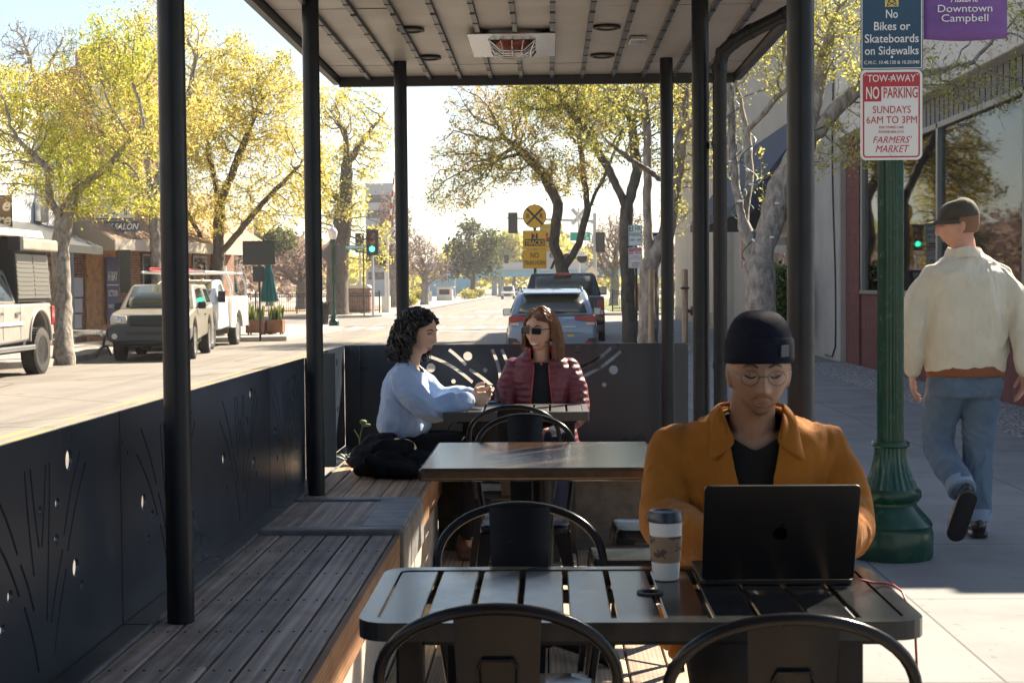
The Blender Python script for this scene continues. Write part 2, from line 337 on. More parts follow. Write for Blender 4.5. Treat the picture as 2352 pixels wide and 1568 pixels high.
for k, (x0, x1) in enumerate(((-4.9, -3.3), (-3.0, -1.4))):
    for j in range(3): bb.box(x0, x1, 97 + j * 2.2, 98 + j * 2.2, -0.249, ROADZ + .006)
struct(bb.build('road_marking', M['white_line']))
bb = B(); bb.prism([(1.0, -12), (30, -12), (30, 60), (2.5, 60.5), (0.2, 59.5), (-1.1, 56), (-1.1, 46), (1.0, 43.5)], -0.5, 0.0, 'z')
struct(bb.build('sidewalk', M['walk'], bevel=0.02))
bb = B(); bb.prism([(4.15, 7), (5.18, 7), (5.18, 25.9), (4.15, 25.9)], 0.0005, 0.006, 'z'); struct(bb.build('gravel_strip', M['gravel']))
bb = B(); bb.prism([(-60, -12), (-12.1, -12), (-12.1, 29.7), (-10.75, 31.3), (-10.75, 34.5), (-11.3, 37), (-11.3, 44.9), (-8.2, 46), (-8.0, 57), (-9.5, 61.5), (-60, 61.5)], -0.5, -0.1, 'z')
struct(bb.build('far_sidewalk', M['walkl'], bevel=0.02))
bb = B(); bb.prism([(-150, 80.5), (-12.5, 80.5), (-9.4, 83), (-9.0, 86), (-9.0, 400), (-150, 400)], -0.5, -0.1, 'z'); struct(bb.build('corner_kerb', M['walkl'], bevel=0.02))
bb = B(); bb.prism([(-149, 82.5), (-13.5, 82.5), (-11.2, 84), (-11.0, 120), (-149, 120)], -0.3, -0.06, 'z'); struct(bb.build('mulch_bed', M['mulch']))
bb = B(); bb.prism([(1.6, 83), (150, 83), (150, 400), (1.2, 400)], -0.5, -0.1, 'z'); struct(bb.build('far_corner_sidewalk', M['walkl'], bevel=0.02))
bb = B(); bb.prism([(3.6, 86), (149, 86), (149, 180), (3.4, 180)], -0.3, -0.07, 'z'); struct(bb.build('grass_verge', M['grass']))
# deck of the parklet: boards running away from the camera
bb = B()
rnd = random.Random(3)
y0 = 0.5
for i in range(11):
    xa = -0.58 + i * 0.142; ys = [0.2, 2.2 + rnd.random() * 1.2, 5.4 + rnd.random(), 8.62]
    for j in range(3): bb.box(xa + .003, xa + .138, ys[j] + .002, ys[j + 1] - .002, -0.04, 0.0 - rnd.random() * .002)
struct(bb.build('deck_floor', M['deck'], bevel=0.003, seg=1))
struct(B().box(-1.25, 0.98, 0.2, 8.6, -0.26, -0.045).build('deck_frame', M['dim']))

# ================================================================== shelter over the parklet
SOF = 2.62; RL, RR, RN, RF = -1.28, 1.15, -0.6, 8.9  # near end of roof lengthened past the camera to keep sky light off the foreground
sh = T('shelter', 'dark steel shelter with a ribbed metal ceiling on six round posts over the seating', 'shelter', (0, 6, 0))
for (x, y, z0) in ((-1.02, 4.02, 0.45), (-1.035, 6.5, 0.45), (-0.82, 8.28, 0.0), (0.66, 8.28, 0.0), (0.665, 6.5, 0.0), (0.69, 4.08, 0.0)):
    bb = B().cyl((x, y, z0), (x, y, SOF + .02), 0.037 if y < 8 else 0.036, n=28); bb.box(x - .06, x + .06, y - .06, y + .06, z0 - .004, z0 + .006) if z0 == 0 else None
    bb.build('post', M['post'], sh, True, smooth=40)
# soffit sheets between the ribs, in three bays
bb = B(); nrib = 13; pitch = (RR - RL - .08) / nrib
seams = [RN + .03, 3.2, 4.95, 6.72, 8.42, RF - .03]
for i in range(nrib):
    for j in range(5):
        xa = RL + .04 + i * pitch; bb.box(xa + .004, xa + pitch - .004, seams[j] + .004, seams[j + 1] - .004, SOF + rnd.random() * .004, SOF + .03)
bb.build('ceiling_panel', M['soffit'], sh, True)
bb = B()
for i in range(1, nrib):
    xa = RL + .04 + i * pitch
    for j in range(5): bb.box(xa - .011, xa + .011, seams[j] + .012, seams[j + 1] - .012, SOF - .022, SOF + .005)
    bb.cur = 1
    for k in range(24): bb.cb((xa, 3.0 + k * .25, SOF - .0225), (.026, .014, .004))
    bb.cur = 0
bb.build('ceiling_rib', [M['rib'], M['darkplastic']], sh, True)
B().box(RL + .02, RR - .02, RN + .02, RF - .02, SOF + .031, SOF + .12).build('roof_deck', M['rib'], sh, True)
bb = B(); bb.box(RL, RL + .035, RN, RF, SOF - .04, SOF + .17); bb.box(RR - .035, RR, RN, RF, SOF - .04, SOF + .17)
bb.box(RL + .035, RR - .035, RF - .035, RF, SOF - .055, SOF + .17); bb.box(RL + .035, RR - .035, RN, RN + .035, SOF - .04, SOF + .17)
bb.build('fascia', M['fascia'], sh, True)
for (x, y) in ((-0.663, 7.24), (-0.645, 8.12), (0.29, 7.24), (0.30, 8.12)):
    bb = B(); bb.lathe([(.044, .0), (.066, 0), (.068, -.008), (.052, -.012), (.046, .004)], 28, (x, y, SOF - .002)); o = bb.build('downlight', M['darkplastic'], sh, True, smooth=40)
    B().lathe([(.0, -.001), (.045, -.001), (.045, .001), (0, .001)], 24, (x, y, SOF - .003)).build('lens', mat('lamp_lens', (.35, .33, .30), .3) if 'lens' not in M else M['lens'], o, True)
# heater: square bright plate with a caged recess
hx, hy = -0.175, 7.62
bb = B(); s_, q = 0.215, 0.115
for (x0, x1, ya, yb) in ((hx - s_, hx - q, hy - .36, hy + .36), (hx + q, hx + s_, hy - .36, hy + .36), (hx - q, hx + q, hy - .36, hy - .2), (hx - q, hx + q, hy + .2, hy + .36)): bb.box(x0, x1, ya, yb, SOF - .027, SOF - .022)
ht = bb.build('heater', mat('heater_plate', (.36, .39, .43), .22, metal=1.0, bump=.15, bs=6), sh, True)
bb = B().box(hx - q, hx + q, hy - .2, hy + .2, SOF - .006, SOF - .003); bb.build('recess', M['dim'], ht, True)
bb = B().lathe([(0.0, -.05), (.05, -.045), (.085, -.02), (.09, 0), (0, 0)], 24, (hx, hy, SOF - .007)); bb.build('burner', mat('burner_red', (.25, .06, .05), .4, metal=.5), ht, True, smooth=50)
bb = B()
for k in (-1, -.5, 0, .5, 1):
    bb.tube([(hx + k * q, hy - .2, SOF - .03), (hx + k * q * .8, hy - .1, SOF - .07), (hx + k * q * .8, hy + .1, SOF - .07), (hx + k * q, hy + .2, SOF - .03)], .004, 6)
    bb.tube([(hx - q, hy + k * .2, SOF - .03), (hx - q * .5, hy + k * .14, SOF - .072), (hx + q * .5, hy + k * .14, SOF - .072), (hx + q, hy + k * .2, SOF - .03)], .004, 6)
bb.build('cage', M['chrome'], ht, True, smooth=60)
B().cb((0.46, 7.6, SOF - .012), (.085, .16, .02)).build('vent', M['galv'], sh, True, bevel=.004)
# rainwater pipe
dp = [(1.06, 6.10, 2.62), (1.06, 6.11, 2.55), (1.04, 6.14, 2.51), (0.98, 6.2, 2.475), (0.86, 6.32, 2.43), (0.80, 6.38, 2.40), (0.755, 6.42, 2.36), (0.742, 6.44, 2.30), (0.742, 6.44, 0.0)]
bb = B().tube(dp, .030, 20)
for z in (2.28, 1.97, 1.0): bb.cyl((.742, 6.44, z), (.742, 6.44, z + .03), .0335, n=20)
for i in (3, 4, 5, 6):
    a, c = Vector(dp[i]), Vector(dp[i + 1]); dd = (c - a).normalized() * .012; bb.cyl(a - dd, a + dd, .033, n=20)
bb.build('downpipe', M['post'], sh, True, smooth=50)
B().box(.70, .745, 6.46, 6.50, 1.955, 1.985).build('pipe_clip', M['galv'], sh, True)

# ================================================================== fence panels with cut-out reeds and dots
def clear_loops(L, gap=.007):
    "keep only cut-outs that stay clear of the ones before them"
    def dense(lp):
        o = []
        for a, b in zip(lp, lp[1:] + lp[:1]):
            k = max(1, int(math.dist(a, b) / .006)); o += [(a[0] + (b[0] - a[0]) * i / k, a[1] + (b[1] - a[1]) * i / k) for i in range(k)]
        return np.array(o)
    ok, D = [], []
    for lp in L:
        d = dense(lp)
        if all(np.sqrt(((d[:, None] - e[None]) ** 2).sum(2)).min() > gap for e in D): ok.append(lp); D.append(d)
    return ok
def motif(cx, seed, sc=1.0, zb=0.05, zt=0.55):
    "reeds (curved slits) fanning up from a base, with drops between"
    r = random.Random(seed); L = []; placed = []
    def slit(pts, wd):
        pts = [Vector((p[0], p[1])) for p in pts]; a, c = [], []
        for i, p in enumerate(pts):
            d = (pts[min(i + 1, len(pts) - 1)] - pts[max(i - 1, 0)]).normalized(); n = Vector((-d.y, d.x)) * wd / 2
            a.append(p + n); c.append(p - n)
        L.append([(q.x, q.y) for q in a] + [(q.x, q.y) for q in reversed(c)])
    def bow(x0, z0, x1, z1, k, wd=.009):
        pts = []
        for i in range(9):
            u = i / 8; pts.append((x0 + (x1 - x0) * u + k * math.sin(math.pi * u), z0 + (z1 - z0) * u))
        slit(pts, wd)
    H = zt - zb
    bow(cx - .26 * sc, zb + H * .93, cx - .13 * sc, zb + H * .58, .012); bow(cx - .115 * sc, zb + H * .53, cx - .05 * sc, zb + H * .30, .006)
    bow(cx - .30 * sc, zb + H * .80, cx - .125 * sc, zb + H * .40, .02); bow(cx - .10 * sc, zb + H * .34, cx - .03 * sc, zb + H * .02, .008)
    bow(cx - .085 * sc, zb + H * .92, cx - .045 * sc, zb + H * .45, -.004); bow(cx - .055 * sc, zb + H * .92, cx - .015 * sc, zb + H * .56, -.003)
    bow(cx + .03 * sc, zb + H * .92, cx + .0 * sc, zb + H * .56, .003); bow(cx + .052 * sc, zb + H * .92, cx + .02 * sc, zb + H * .22, .004)
    bow(cx + .24 * sc, zb + H * .93, cx + .13 * sc, zb + H * .56, -.012); bow(cx + .275 * sc, zb + H * .86, cx + .15 * sc, zb + H * .48, -.012)
    bow(cx + .12 * sc, zb + H * .50, cx + .045 * sc, zb + H * .20, -.005); bow(cx + .14 * sc, zb + H * .40, cx + .06 * sc, zb + H * .04, -.008)
    for (dx, f, rr) in ((-.185, .78, .020), (-.17, .42, .013), (-.245, .52, .021), (-.21, .30, .012), (.17, .90, .022), (.095, .72, .013), (.16, .62, .016), (.23, .66, .022), (.20, .38, .020), (.235, .28, .011), (-.005, .72, .011), (.085, .56, .012), (-.06, .62, .013)):
        L.append(circ(cx + dx * sc, zb + f * H, rr * sc, 18))
    return L
def fence(name, label, x_or_y, a, c, z0, z1, axis, centres, th=.009, sc=1.0, flange=None):
    f = T(name, label, 'fence', ((x_or_y, (a + c) / 2, z0) if axis == 'y' else ((a + c) / 2, x_or_y, z0)), 0, 'dark metal fence panels round the seating')
    loops = [[(a, z0), (c, z0), (c, z1), (a, z1)]]
    cut = []
    for i, cx in enumerate(centres): cut += motif(cx, i, sc, z0 + .04, z1 - .03)
    loops += clear_loops([c_ for c_ in cut if all(a + .02 < p_[0] < c - .02 and z0 + .015 < p_[1] < z1 - .015 for p_ in c_)])
    mm = TR(x_or_y - .003, 0, 0) @ Matrix(((0, 0, 1, 0), (1, 0, 0, 0), (0, 1, 0, 0), (0, 0, 0, 1))) if axis == 'y' else TR(0, x_or_y, 0) @ RX(90)
    curve_sheet(loops, th, mm, 'panel', M['fence'], f, True)
    if flange: flange(f)
    return f
def fl_left(y0, y1):
    def g(f):
        B().box(-1.166, -1.092, y0, y1, .444, .452).build('flange', M['fence'], f, True)
    return g
FX = -1.17
fence('fence_panel', 'dark fence panel nearest the camera with cut reeds and dots, left of the first post', FX, 1.70, 3.975, .445, 1.033, 'y', (2.35, 3.35), sc=1.2, flange=fl_left(1.70, 3.975))
fence('fence_panel', 'dark fence panel with cut reeds behind the bench, between the two left posts', FX, 3.985, 6.115, .445, 1.033, 'y', (4.50, 5.55), sc=1.2, flange=fl_left(3.985, 6.115))
def fl_end(f):
    fl_left(6.125, 7.02)(f); B().box(-1.166, -1.13, 7.012, 7.02, .452, 1.033).build('end_flange', M['fence'], f, True)
fence('fence_panel', 'short dark fence panel with cut reeds just behind the second left post', FX, 6.125, 7.02, .445, 1.033, 'y', (6.52,), sc=1.1, flange=fl_end)
def fl_c(f):
    bb = B(); bb.box(-1.186, -1.10, 7.56, 7.568, .452, 1.033); bb.box(-1.186, -1.10, 8.53, 8.538, .452, 1.033); bb.box(-1.186, -1.10, 7.568, 8.53, .444, .452); bb.build('flange', M['fence'], f, True)
fence('fence_panel', 'narrow dark fence panel in the far left corner behind the dark-haired woman', FX - .02, 7.57, 8.53, .455, 1.033, 'y', (8.05,), sc=1.0, flange=fl_c)
def far_holes():
    L = [[(-1.19, .0), (.795, .0), (.805, .01), (.805, 1.015), (.79, 1.03), (-1.19, 1.03)]]
    def px(x, y): p = P(x, y, 8.62); return (p.x, p.z)
    def slit(a, c, k, wd=.018):
        a, c = Vector(px(*a)), Vector(px(*c)); d = (c - a); n = Vector((-d.y, d.x)).normalized(); A, C = [], []
        for i in range(9):
            u = i / 8; p = a + d * u + n * k * math.sin(math.pi * u); A.append(p + n * wd / 2); C.append(p - n * wd / 2)
        L.append([(q.x, q.y) for q in A] + [(q.x, q.y) for q in reversed(C)])
    def dot(x, y, r): p = px(x, y); L.append(circ(p[0], p[1], r, 18))
    slit((975, 815), (1085, 878), .02); slit((1031, 803), (1070, 838), .003); slit((1078, 848), (1137, 892), .004)
    slit((1130, 802), (1150, 885), .012); slit((1152, 802), (1172, 870), .008); slit((1404, 798), (1330, 845), .012); slit((1426, 806), (1330, 868), .014)
    for x, y, r in ((1074, 818, .026), (1072, 839, .015), (989, 845, .026), (1041, 876, .013), (1114, 850, .013), (1099, 899, .027), (1054, 906, .014), (1327, 804, .024), (1409, 849, .026), (1388, 883, .013), (1338, 877, .025), (1000, 900, .02), (1290, 830, .02), (1225, 850, .02), (1200, 905, .02)): dot(x, y, r)
    return L[:1] + clear_loops(L[1:], .008)
f = T('fence_panel', 'wide dark fence panel closing the far end, cut with bright dots and curved slits', 'fence', (-.2, 8.62, 0), 0, 'dark metal fence panels round the seating')
curve_sheet(far_holes(), .006, TR(0, 8.62, 0) @ RX(90), 'panel', M['fence'], f, True)
bb = B(); bb.box(.74, .785, 8.626, 8.66, 0, 1.0); bb.box(-1.15, -1.105, 8.626, 8.66, 0, 1.0); bb.build('stiffener', M['fence'], f, True)

f = T('added_dark_screen', 'tall dark metal screen added unseen behind the camera to darken reflections', 'screen', (-.2, -.62, 0))  # unseen wall added behind the camera so the near furniture mirrors something dark
B().box(-1.24, 1.1, -.630, -.622, -.2, 2.56).build('panel', M['fence'], f, True)
# ================================================================== bench
be = T('bench', 'long built-in bench of weathered boards along the left fence turning at the far end', 'bench', (-.83, 5, 0))
bb = B()
for i in range(6):
    xa = -1.085 + i * .0842; cuts = [1.0, 2.9 + .8 * ((i * 7) % 5) / 5, 5.44]
    for j in range(2): bb.box(xa + .003, xa + .0795, cuts[j] + .001, cuts[j + 1] - .001, .413, .45 - .0015 * ((i * 3 + j) % 3))
bb.build('seat_board', M['bench'], be, True, bevel=.004, seg=2)
bb = B()
for i in range(6):
    xa = -1.085 + i * .0842; bb.box(xa + .002, xa + .0815, 6.32, 8.5, .413, .45 - .0015 * ((i * 5) % 3))
bb.build('sunlit_seat_board', M['benchfar'], be, True, bevel=.004, seg=2)
bb = B()
for j in range(9):
    ya = 7.62 + j * .098; bb.box(-.575, .78, ya + .003, ya + .094, .413, .45 - .001 * (j % 3))
bb.build('far_seat_board', M['benchx'], be, True, bevel=.004, seg=2)
bb = B(); bb.box(-.579, -.558, 1.0, 5.44, .385, .449); bb.box(-.578, -.560, 1.0, 5.44, .305, .383); bb.box(-.579, -.558, 6.32, 7.6, .385, .449); bb.box(-.578, -.56, 6.32, 7.6, .305, .383)
bb.box(-.555, .78, 7.598, 7.616, .36, .449); bb.build('front_trim', M['trim'], be, True, bevel=.003)
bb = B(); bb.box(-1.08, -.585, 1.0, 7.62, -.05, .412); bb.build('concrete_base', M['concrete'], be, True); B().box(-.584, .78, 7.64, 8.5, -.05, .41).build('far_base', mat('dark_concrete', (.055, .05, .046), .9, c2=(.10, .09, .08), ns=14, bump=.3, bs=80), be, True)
bb = B(); bb.box(-1.09, -.555, 5.45, 5.53, .38, .468); bb.box(-1.09, -.555, 6.24, 6.31, .38, .468); bb.box(-.72, -.552, 5.53, 6.24, .38, .469); bb.box(-.575, -.545, 5.45, 6.31, .27, .455)
bb.build('capstone', M['slate'], be, True, bevel=.008, seg=2)
bb = B()
for i in range(3): bb.box(-1.085 + i * .121, -.967 + i * .121, 5.532, 6.238, .41, .458)
bb.build('hatch_board', M['bench'], be, True, bevel=.003)
bb = B()
for y in [1.9 + .4 * k for k in range(9)]:
    for i in range(6):
        for dx in (.022, .06): bb.cyl((-1.085 + i * .0842 + dx, y, .449), (-1.085 + i * .0842 + dx, y, .4508), .0032, n=8)
bb.build('screw_head', M['dim'], be, True)
B().box(-1.094, -1.086, 1.2, 7.5, .40, .456).build('edge_strip', M['slate'], be, True)

# ================================================================== tables
def slat_table(label, x0, x1, y0, y1, z, nsl, legs, mt, thick=.035, rad=.06, hole=None, rim=.035):
    tb = T('table', label, 'table', ((x0 + x1) / 2, (y0 + y1) / 2, 0))
    ri = max(.012, rad - rim)
    curve_sheet([rrect(x0, x1, y0, y1, rad), rrect(x0 + rim, x1 - rim, y0 + rim, y1 - rim, ri)], thick, TR(0, 0, z - thick / 2), 'top_rim', mt, tb, True)
    o = kids(tb)[-1]; md = o.modifiers.new('bevel', 'BEVEL'); md.width = .012; md.segments = 3; md.limit_method = 'ANGLE'; md.angle_limit = R(40)
    loops = []; xs0, xs1 = x0 + rim - .003, x1 - rim + .003; gap = .011; pw = (xs1 - xs0) / nsl
    bb = B()
    for i in range(nsl):
        xa, xb = xs0 + i * pw + gap / 2, xs0 + (i + 1) * pw - gap / 2
        if hole and xa < hole[0] < xb:
            sl = curve_sheet([[(xa, y0 + rim - .004), (xb, y0 + rim - .004), (xb, y1 - rim + .004), (xa, y1 - rim + .004)], circ(hole[0], hole[1], hole[2], 24)], .012, TR(0, 0, z - .008), 'holed_slat', mt, tb, True)
            bq = B(); bq.rings([[(hole[0] + r_ * math.cos(2 * math.pi * j / 24), hole[1] + r_ * math.sin(2 * math.pi * j / 24), z + z_) for j in range(24)] for r_, z_ in ((hole[2] - .004, .002), (hole[2] + .005, .002), (hole[2] + .005, -.001), (hole[2] - .002, -.02))], closed=True); bq.build('hole_ring', M['darkplastic'], sl, True, smooth=50)
        else: bb.box(xa, xb, y0 + rim - .004, y1 - rim + .004, z - .014, z - .002)
    bb.build('slat', mt, tb, True, bevel=.0025, seg=2)
    bb = B()
    for y in (y0 + .09, y1 - .09): bb.box(x0 + .06, x1 - .06, y - .015, y + .015, z - .06, z - .0355)
    bb.build('under_rail', M['black'], tb, True)
    for lx, ly in legs: B().box(lx - .026, lx + .026, ly - .026, ly + .026, 0.0, z - .036).build('leg', M['black'], tb, True, bevel=.006)
    return tb
slat_table('near slatted black table with rounded corners holding the laptop and paper cup', -.365, .695, 2.72, 3.27, .74, 11, [(-.27, 2.80), (-.20, 3.17), (.56, 2.80), (.60, 3.17)], M['tabletop'], hole=(0.20, 2.99, .022))
slat_table('far slatted table between the two women', -.52, .19, 7.17, 7.66, .755, 8, [(-.42, 7.55), (.10, 7.55)], mat('far_table_enamel', (0.05, 0.048, 0.045), 0.42, bump=.1, bs=120), thick=.045, rad=.008, rim=.03)
tb = T('table', 'solid bronze-topped table on a pedestal in the middle of the parklet', 'table', (-.03, 5.5, 0))
bb = B().box(-.455, .39, 5.06, 5.93, .695, .74); bb.build('tabletop', M['browntop'], tb, True, bevel=.012, seg=3)
bb = B().cyl((-.03, 5.5, .02), (-.03, 5.5, .694), .04, n=24); bb.lathe([(.0, .694), (.13, .694), (.13, .68), (.05, .66)], 24, (-.03, 5.5, 0)); bb.build('pedestal', M['black'], tb, True, smooth=40)
bb = B()
for a in (45, 135, 225, 315):
    d = Vector((math.cos(R(a)), math.sin(R(a)), 0)); c = Vector((-.03, 5.5, 0)); bb.tube([c + d * .03 + Vector((0, 0, .06)), c + d * .2 + Vector((0, 0, .045)), c + d * .36 + Vector((0, 0, .015))], [.03, .026, .02], 10)
bb.build('foot', M['black'], tb, True, smooth=50)

# ================================================================== chairs and stools (pressed sheet-steel)
def seat_mesh(bb, w, zt):
    rings = []
    for (k, z) in ((.60, zt - .006), (.86, zt - .004), (.96, zt), (1.0, zt - .006), (1.01, zt - .03), (.985, zt - .045)):
        rings.append([(x, y, z) for x, y in rrect(-w * k, w * k, -w * k, w * k, .05 * k, 5)])
    bb.rings(rings); return bb
def sheet_leg(bb, sx, sy, w, zt, spl):
    "tapered angle-section leg splayed outward"
    top = Vector((sx * w, sy * w, zt)); bot = Vector((sx * (w + spl), sy * (w + spl), 0)); th = .004
    for ax in (0, 1):
        wt, wb = .075, .022
        d = Vector((-sx, 0, 0)) if ax == 0 else Vector((0, -sy, 0)); n = Vector((0, -sy, 0)) if ax == 0 else Vector((-sx, 0, 0))
        ring = []
        for p, wd in ((bot, wb), (bot.lerp(top, .55), .034), (bot.lerp(top, .85), .052), (top, wt)):
            ring.append([p, p + d * wd, p + d * wd + n * th, p + n * th])
        bb.rings(ring)
def chair(label, loc, rz, grp='black metal cafe chairs'):
    c = T('chair', label, 'chair', loc, rz, grp); w, zt = .172, .45
    seat_mesh(B(), w, zt).build('seat', M['black'], c, smooth=50)
    for sx in (-1, 1):
        for sy in (-1, 1): bb = B(); sheet_leg(bb, sx, sy, w, zt - .03, .045); bb.build('leg', M['black'], c, bevel=.0015, seg=1)
    bb = B(); bb.tube([(-w - .018, w + .02, .24), (0, w * .2, .262), (w + .02, -w - .02, .24)], .008, 8); bb.tube([(w + .018, w + .02, .24), (0, w * .2, .262), (-w - .02, -w - .02, .24)], .008, 8); bb.build('brace', M['black'], c, smooth=50)
    pts = [(-w + .005, -w - .012, zt - .03), (-.186, -w - .030, zt + .09), (-.199, -w - .055, zt + .20)]
    for i in range(1, 24):
        a = math.pi * i / 24; pts.append((-.200 * math.cos(a) * (1 + .04 * math.sin(a)), -w - .055 - .04 * math.sin(a), zt + .235 + .148 * math.sin(a) ** .85))
    pts += [(.199, -w - .055, zt + .20), (.186, -w - .030, zt + .09), (w - .005, -w - .012, zt - .03)]
    bb = B().tube(pts, .0105, 12); bb.build('back_hoop', M['black'], c, smooth=60)
    rr = []
    for i in range(8):
        u = i / 7; z = zt - .02 + .40 * u; y = -w - .012 - .070 * u ** .7; hw = .058 + .016 * u
        rr.append([(-hw, y, z), (-hw * .5, y - .006, z), (hw * .5, y - .006, z), (hw, y, z), (hw, y + .003, z), (hw * .5, y - .003, z), (-hw * .5, y - .003, z), (-hw, y + .003, z)])
    sp = B().rings(rr).build('splat', M['black'], c, smooth=30)
    q = [(x, -w - .078 + (z - .72) * -.10 - .002, z) for x, z in [(-.028, .62), (-.033, .73), (-.026, .745), (.026, .745), (.033, .73), (.028, .62)]]
    B().tube(q, .0035, 6).build('pressed_rib', M['black'], sp, smooth=60)
    return c
ch0 = chair('black metal chair nearest the camera on the left, its back to the camera', (-.09, 2.68, 0), 0)
dup(ch0, None, (.385, 2.60, 0), 0, 'black metal chair at lower right in front of the laptop, its back to the camera')
dup(ch0, None, (-.075, 3.30, 0), 180, 'black metal chair behind the slatted near table, facing the camera')
dup(ch0, None, (-.10, 5.80, 0), 180.5, 'black metal chair beyond the bronze table facing the camera, its hoop in front of another')
dup(ch0, None, (-.165, 6.78, 0), 1, 'black metal chair pulled up to the two women\'s table with its back to the camera')
def stool(label, loc, rz):
    c = T('stool', label, 'stool', loc, rz, 'backless black metal stools'); w = .15
    seat_mesh(B(), w, .455).build('seat', M['black'], c, smooth=50)
    for sx in (-1, 1):
        for sy in (-1, 1): bb = B(); sheet_leg(bb, sx, sy, w, .43, .04); bb.build('leg', M['black'], c, bevel=.0015, seg=1)
    bb = B(); bb.tube([(-w - .01, w + .01, .2), (0, 0, .22), (w + .01, -w - .01, .2)], .007, 8); bb.tube([(w + .01, w + .01, .2), (0, 0, .22), (-w - .01, -w - .01, .2)], .007, 8); bb.build('brace', M['black'], c, smooth=50)
    return c
st0 = stool('backless black stool just behind the man in the orange jacket, beside the bronze table', (.285, 5.02, 0), 2)
dup(st0, None, (.39, 5.62, 0), 2, 'backless black stool tucked under the far right of the bronze table')
dup(st0, None, (.53, 3.72, 0), 0, 'black stool under the seated man in the orange jacket')
# ------------------------------------------------------------------ things on the near table
cup = T('coffee_cup', 'white paper coffee cup with a black lid and brown sleeve on the near table', 'cup', (.243, 3.13, .74))
B().lathe([(.0, .0), (.0265, .0), (.028, .003), (.0355, .128), (.034, .128), (.027, .006), (0, .006)], 36).build('paper_cup', mat('cup_paper', (.78, .77, .74), .55), cup, smooth=40)
B().lathe([(.0300, .038), (.0350, .094), (.0360, .094), (.0310, .038)], 36).build('sleeve', mat('cup_sleeve', (.30, .20, .125), .8, c2=(.10, .07, .05), ns=34, lo=.56, hi=.58, bump=.2, bs=300), cup, smooth=40)
B().lathe([(.0, .141), (.026, .141), (.029, .138), (.031, .145), (.0345, .145), (.036, .136), (.0385, .13), (.0385, .124), (.036, .122), (.0, .122)], 36).build('lid', mat('cup_lid', (.012, .022, .045), .35), cup, smooth=40)
lp = T('laptop', 'open black laptop on the near table, its lid turned to the camera', 'laptop', (.468, 3.06, .74))
lid_m = mat('laptop_lid', (.012, .013, .016), .38, metal=.6)
B().prism(rrect(-.157, .157, 0, .222, .012), .0, .011, 'z').build('base', lid_m, lp, bevel=.002)
tilt = RX(90 + 20)
bb = B(TR(0, -.002, .012) @ tilt); bb.prism(rrect(-.157, .157, 0, .218, .010), -.004, .0025, 'z'); ld = bb.build('screen_lid', lid_m, lp, bevel=.0015)
bb = B(TR(0, -.002, .012) @ tilt); bb.box(-.152, .152, .006, .212, -.0047, -.0041); bb.build('screen', mat('screen_off', (.01, .01, .012), .1), ld)
ap = []
for i in range(40):
    a = 2 * math.pi * i / 40; r = .0155 * (1 - .10 * math.exp(-((a - math.pi / 2) / .35) ** 2) - .07 * math.exp(-((a - 3 * math.pi / 2) / .35) ** 2)); ap.append((r * math.cos(a) * .95, r * math.sin(a)))
ap = [p for p in ap if (p[0] - .017) ** 2 + (p[1] - .003) ** 2 > .0065 ** 2]
bb = B(TR(0, -.002, .012) @ tilt @ TR(0, .109, 0)); bb.prism(ap, .0026, .0031, 'z'); bb.prism([(.0005, .0165), (.005, .0185), (.0065, .024), (.001, .0215)], .0026, .0031, 'z'); bb.build('emblem', mat('dark_mirror_emblem', (.03, .03, .035), .12, metal=1.0), ld)
kb = B()
for r_ in range(5):
    for k in range(13): kb.box(-.137 + k * .0212, -.119 + k * .0212, .105 + r_ * .019, .121 + r_ * .019, .0111, .0125)
kb.build('keyboard', M['darkplastic'], lp)
cb = B().tube([(.318 + .32, 3.05, .752), (.66, 3.04, .748), (.685, 3.055, .744), (.70, 3.03, .745), (.706, 2.98, .742), (.712, 2.90, .70), (.714, 2.87, .5), (.712, 2.86, .2), (.70, 2.85, .02)], .0024, 8)
tag(cb.build('charging_cable', mat('red_cable', (.35, .02, .03), .5), smooth=60), 'thin red cable running from the laptop over the table edge to the floor', 'cable')
# ================================================================== signs
SG = {k: mat('sign_' + k, c, 0.42) for k, c in dict(white=(.78, .77, .74), red=(.45, .022, .03), navy=(.012, .055, .10), purple=(.13, .055, .24), amber=(.92, .47, .02), black=(.02, .02, .022), green=(.0, .20, .12), teal=(.02, .33, .25), orange=(.7, .35, .02), yellow=(.62, .47, .12), grey=(.10, .11, .12), cream=(.72, .64, .48), blue=(.02, .03, .16), brown=(.16, .085, .03), lime=(.45, .7, .02)).items()}
def sign(name, label, cat, c, w, h, bg, texts=(), border=None, rad=.02, rz=0, shape=None, back='grey', grp=None, th=.004):
    "flat plate facing the camera side (-Y); texts are (words, x, z, height, colour, width, bold, shear)"
    s = T(name, label, cat, c, rz, grp)
    out = shape or rrect(-w / 2, w / 2, -h / 2, h / 2, rad)
    B().prism(out, -th, 0, 'y').build('plate', SG[bg], s); B().prism([(x * .998, z * .998) for x, z in out], .0002, .003, 'y').build('plate_back', SG[back], s)
    if border:
        col, inset, bw = border; i, j = inset, inset + bw
        curve_sheet([rrect(-w / 2 + i, w / 2 - i, -h / 2 + i, h / 2 - i, max(.004, rad - i)), rrect(-w / 2 + j, w / 2 - j, -h / 2 + j, h / 2 - j, max(.003, rad - j))], .0012, TR(0, -th - .0008, 0) @ RX(90), 'border', SG[col], s)
    for tx in texts:
        words, x, z, hh, col, width, bold, shear = (list(tx) + [None] * 8)[:8]
        text(words, hh, TR(x, -th - .0011, z) @ RX(90), SG[col], s, width=width, bold=bold or 0, shear=shear or 0, depth=.0012)
    return s
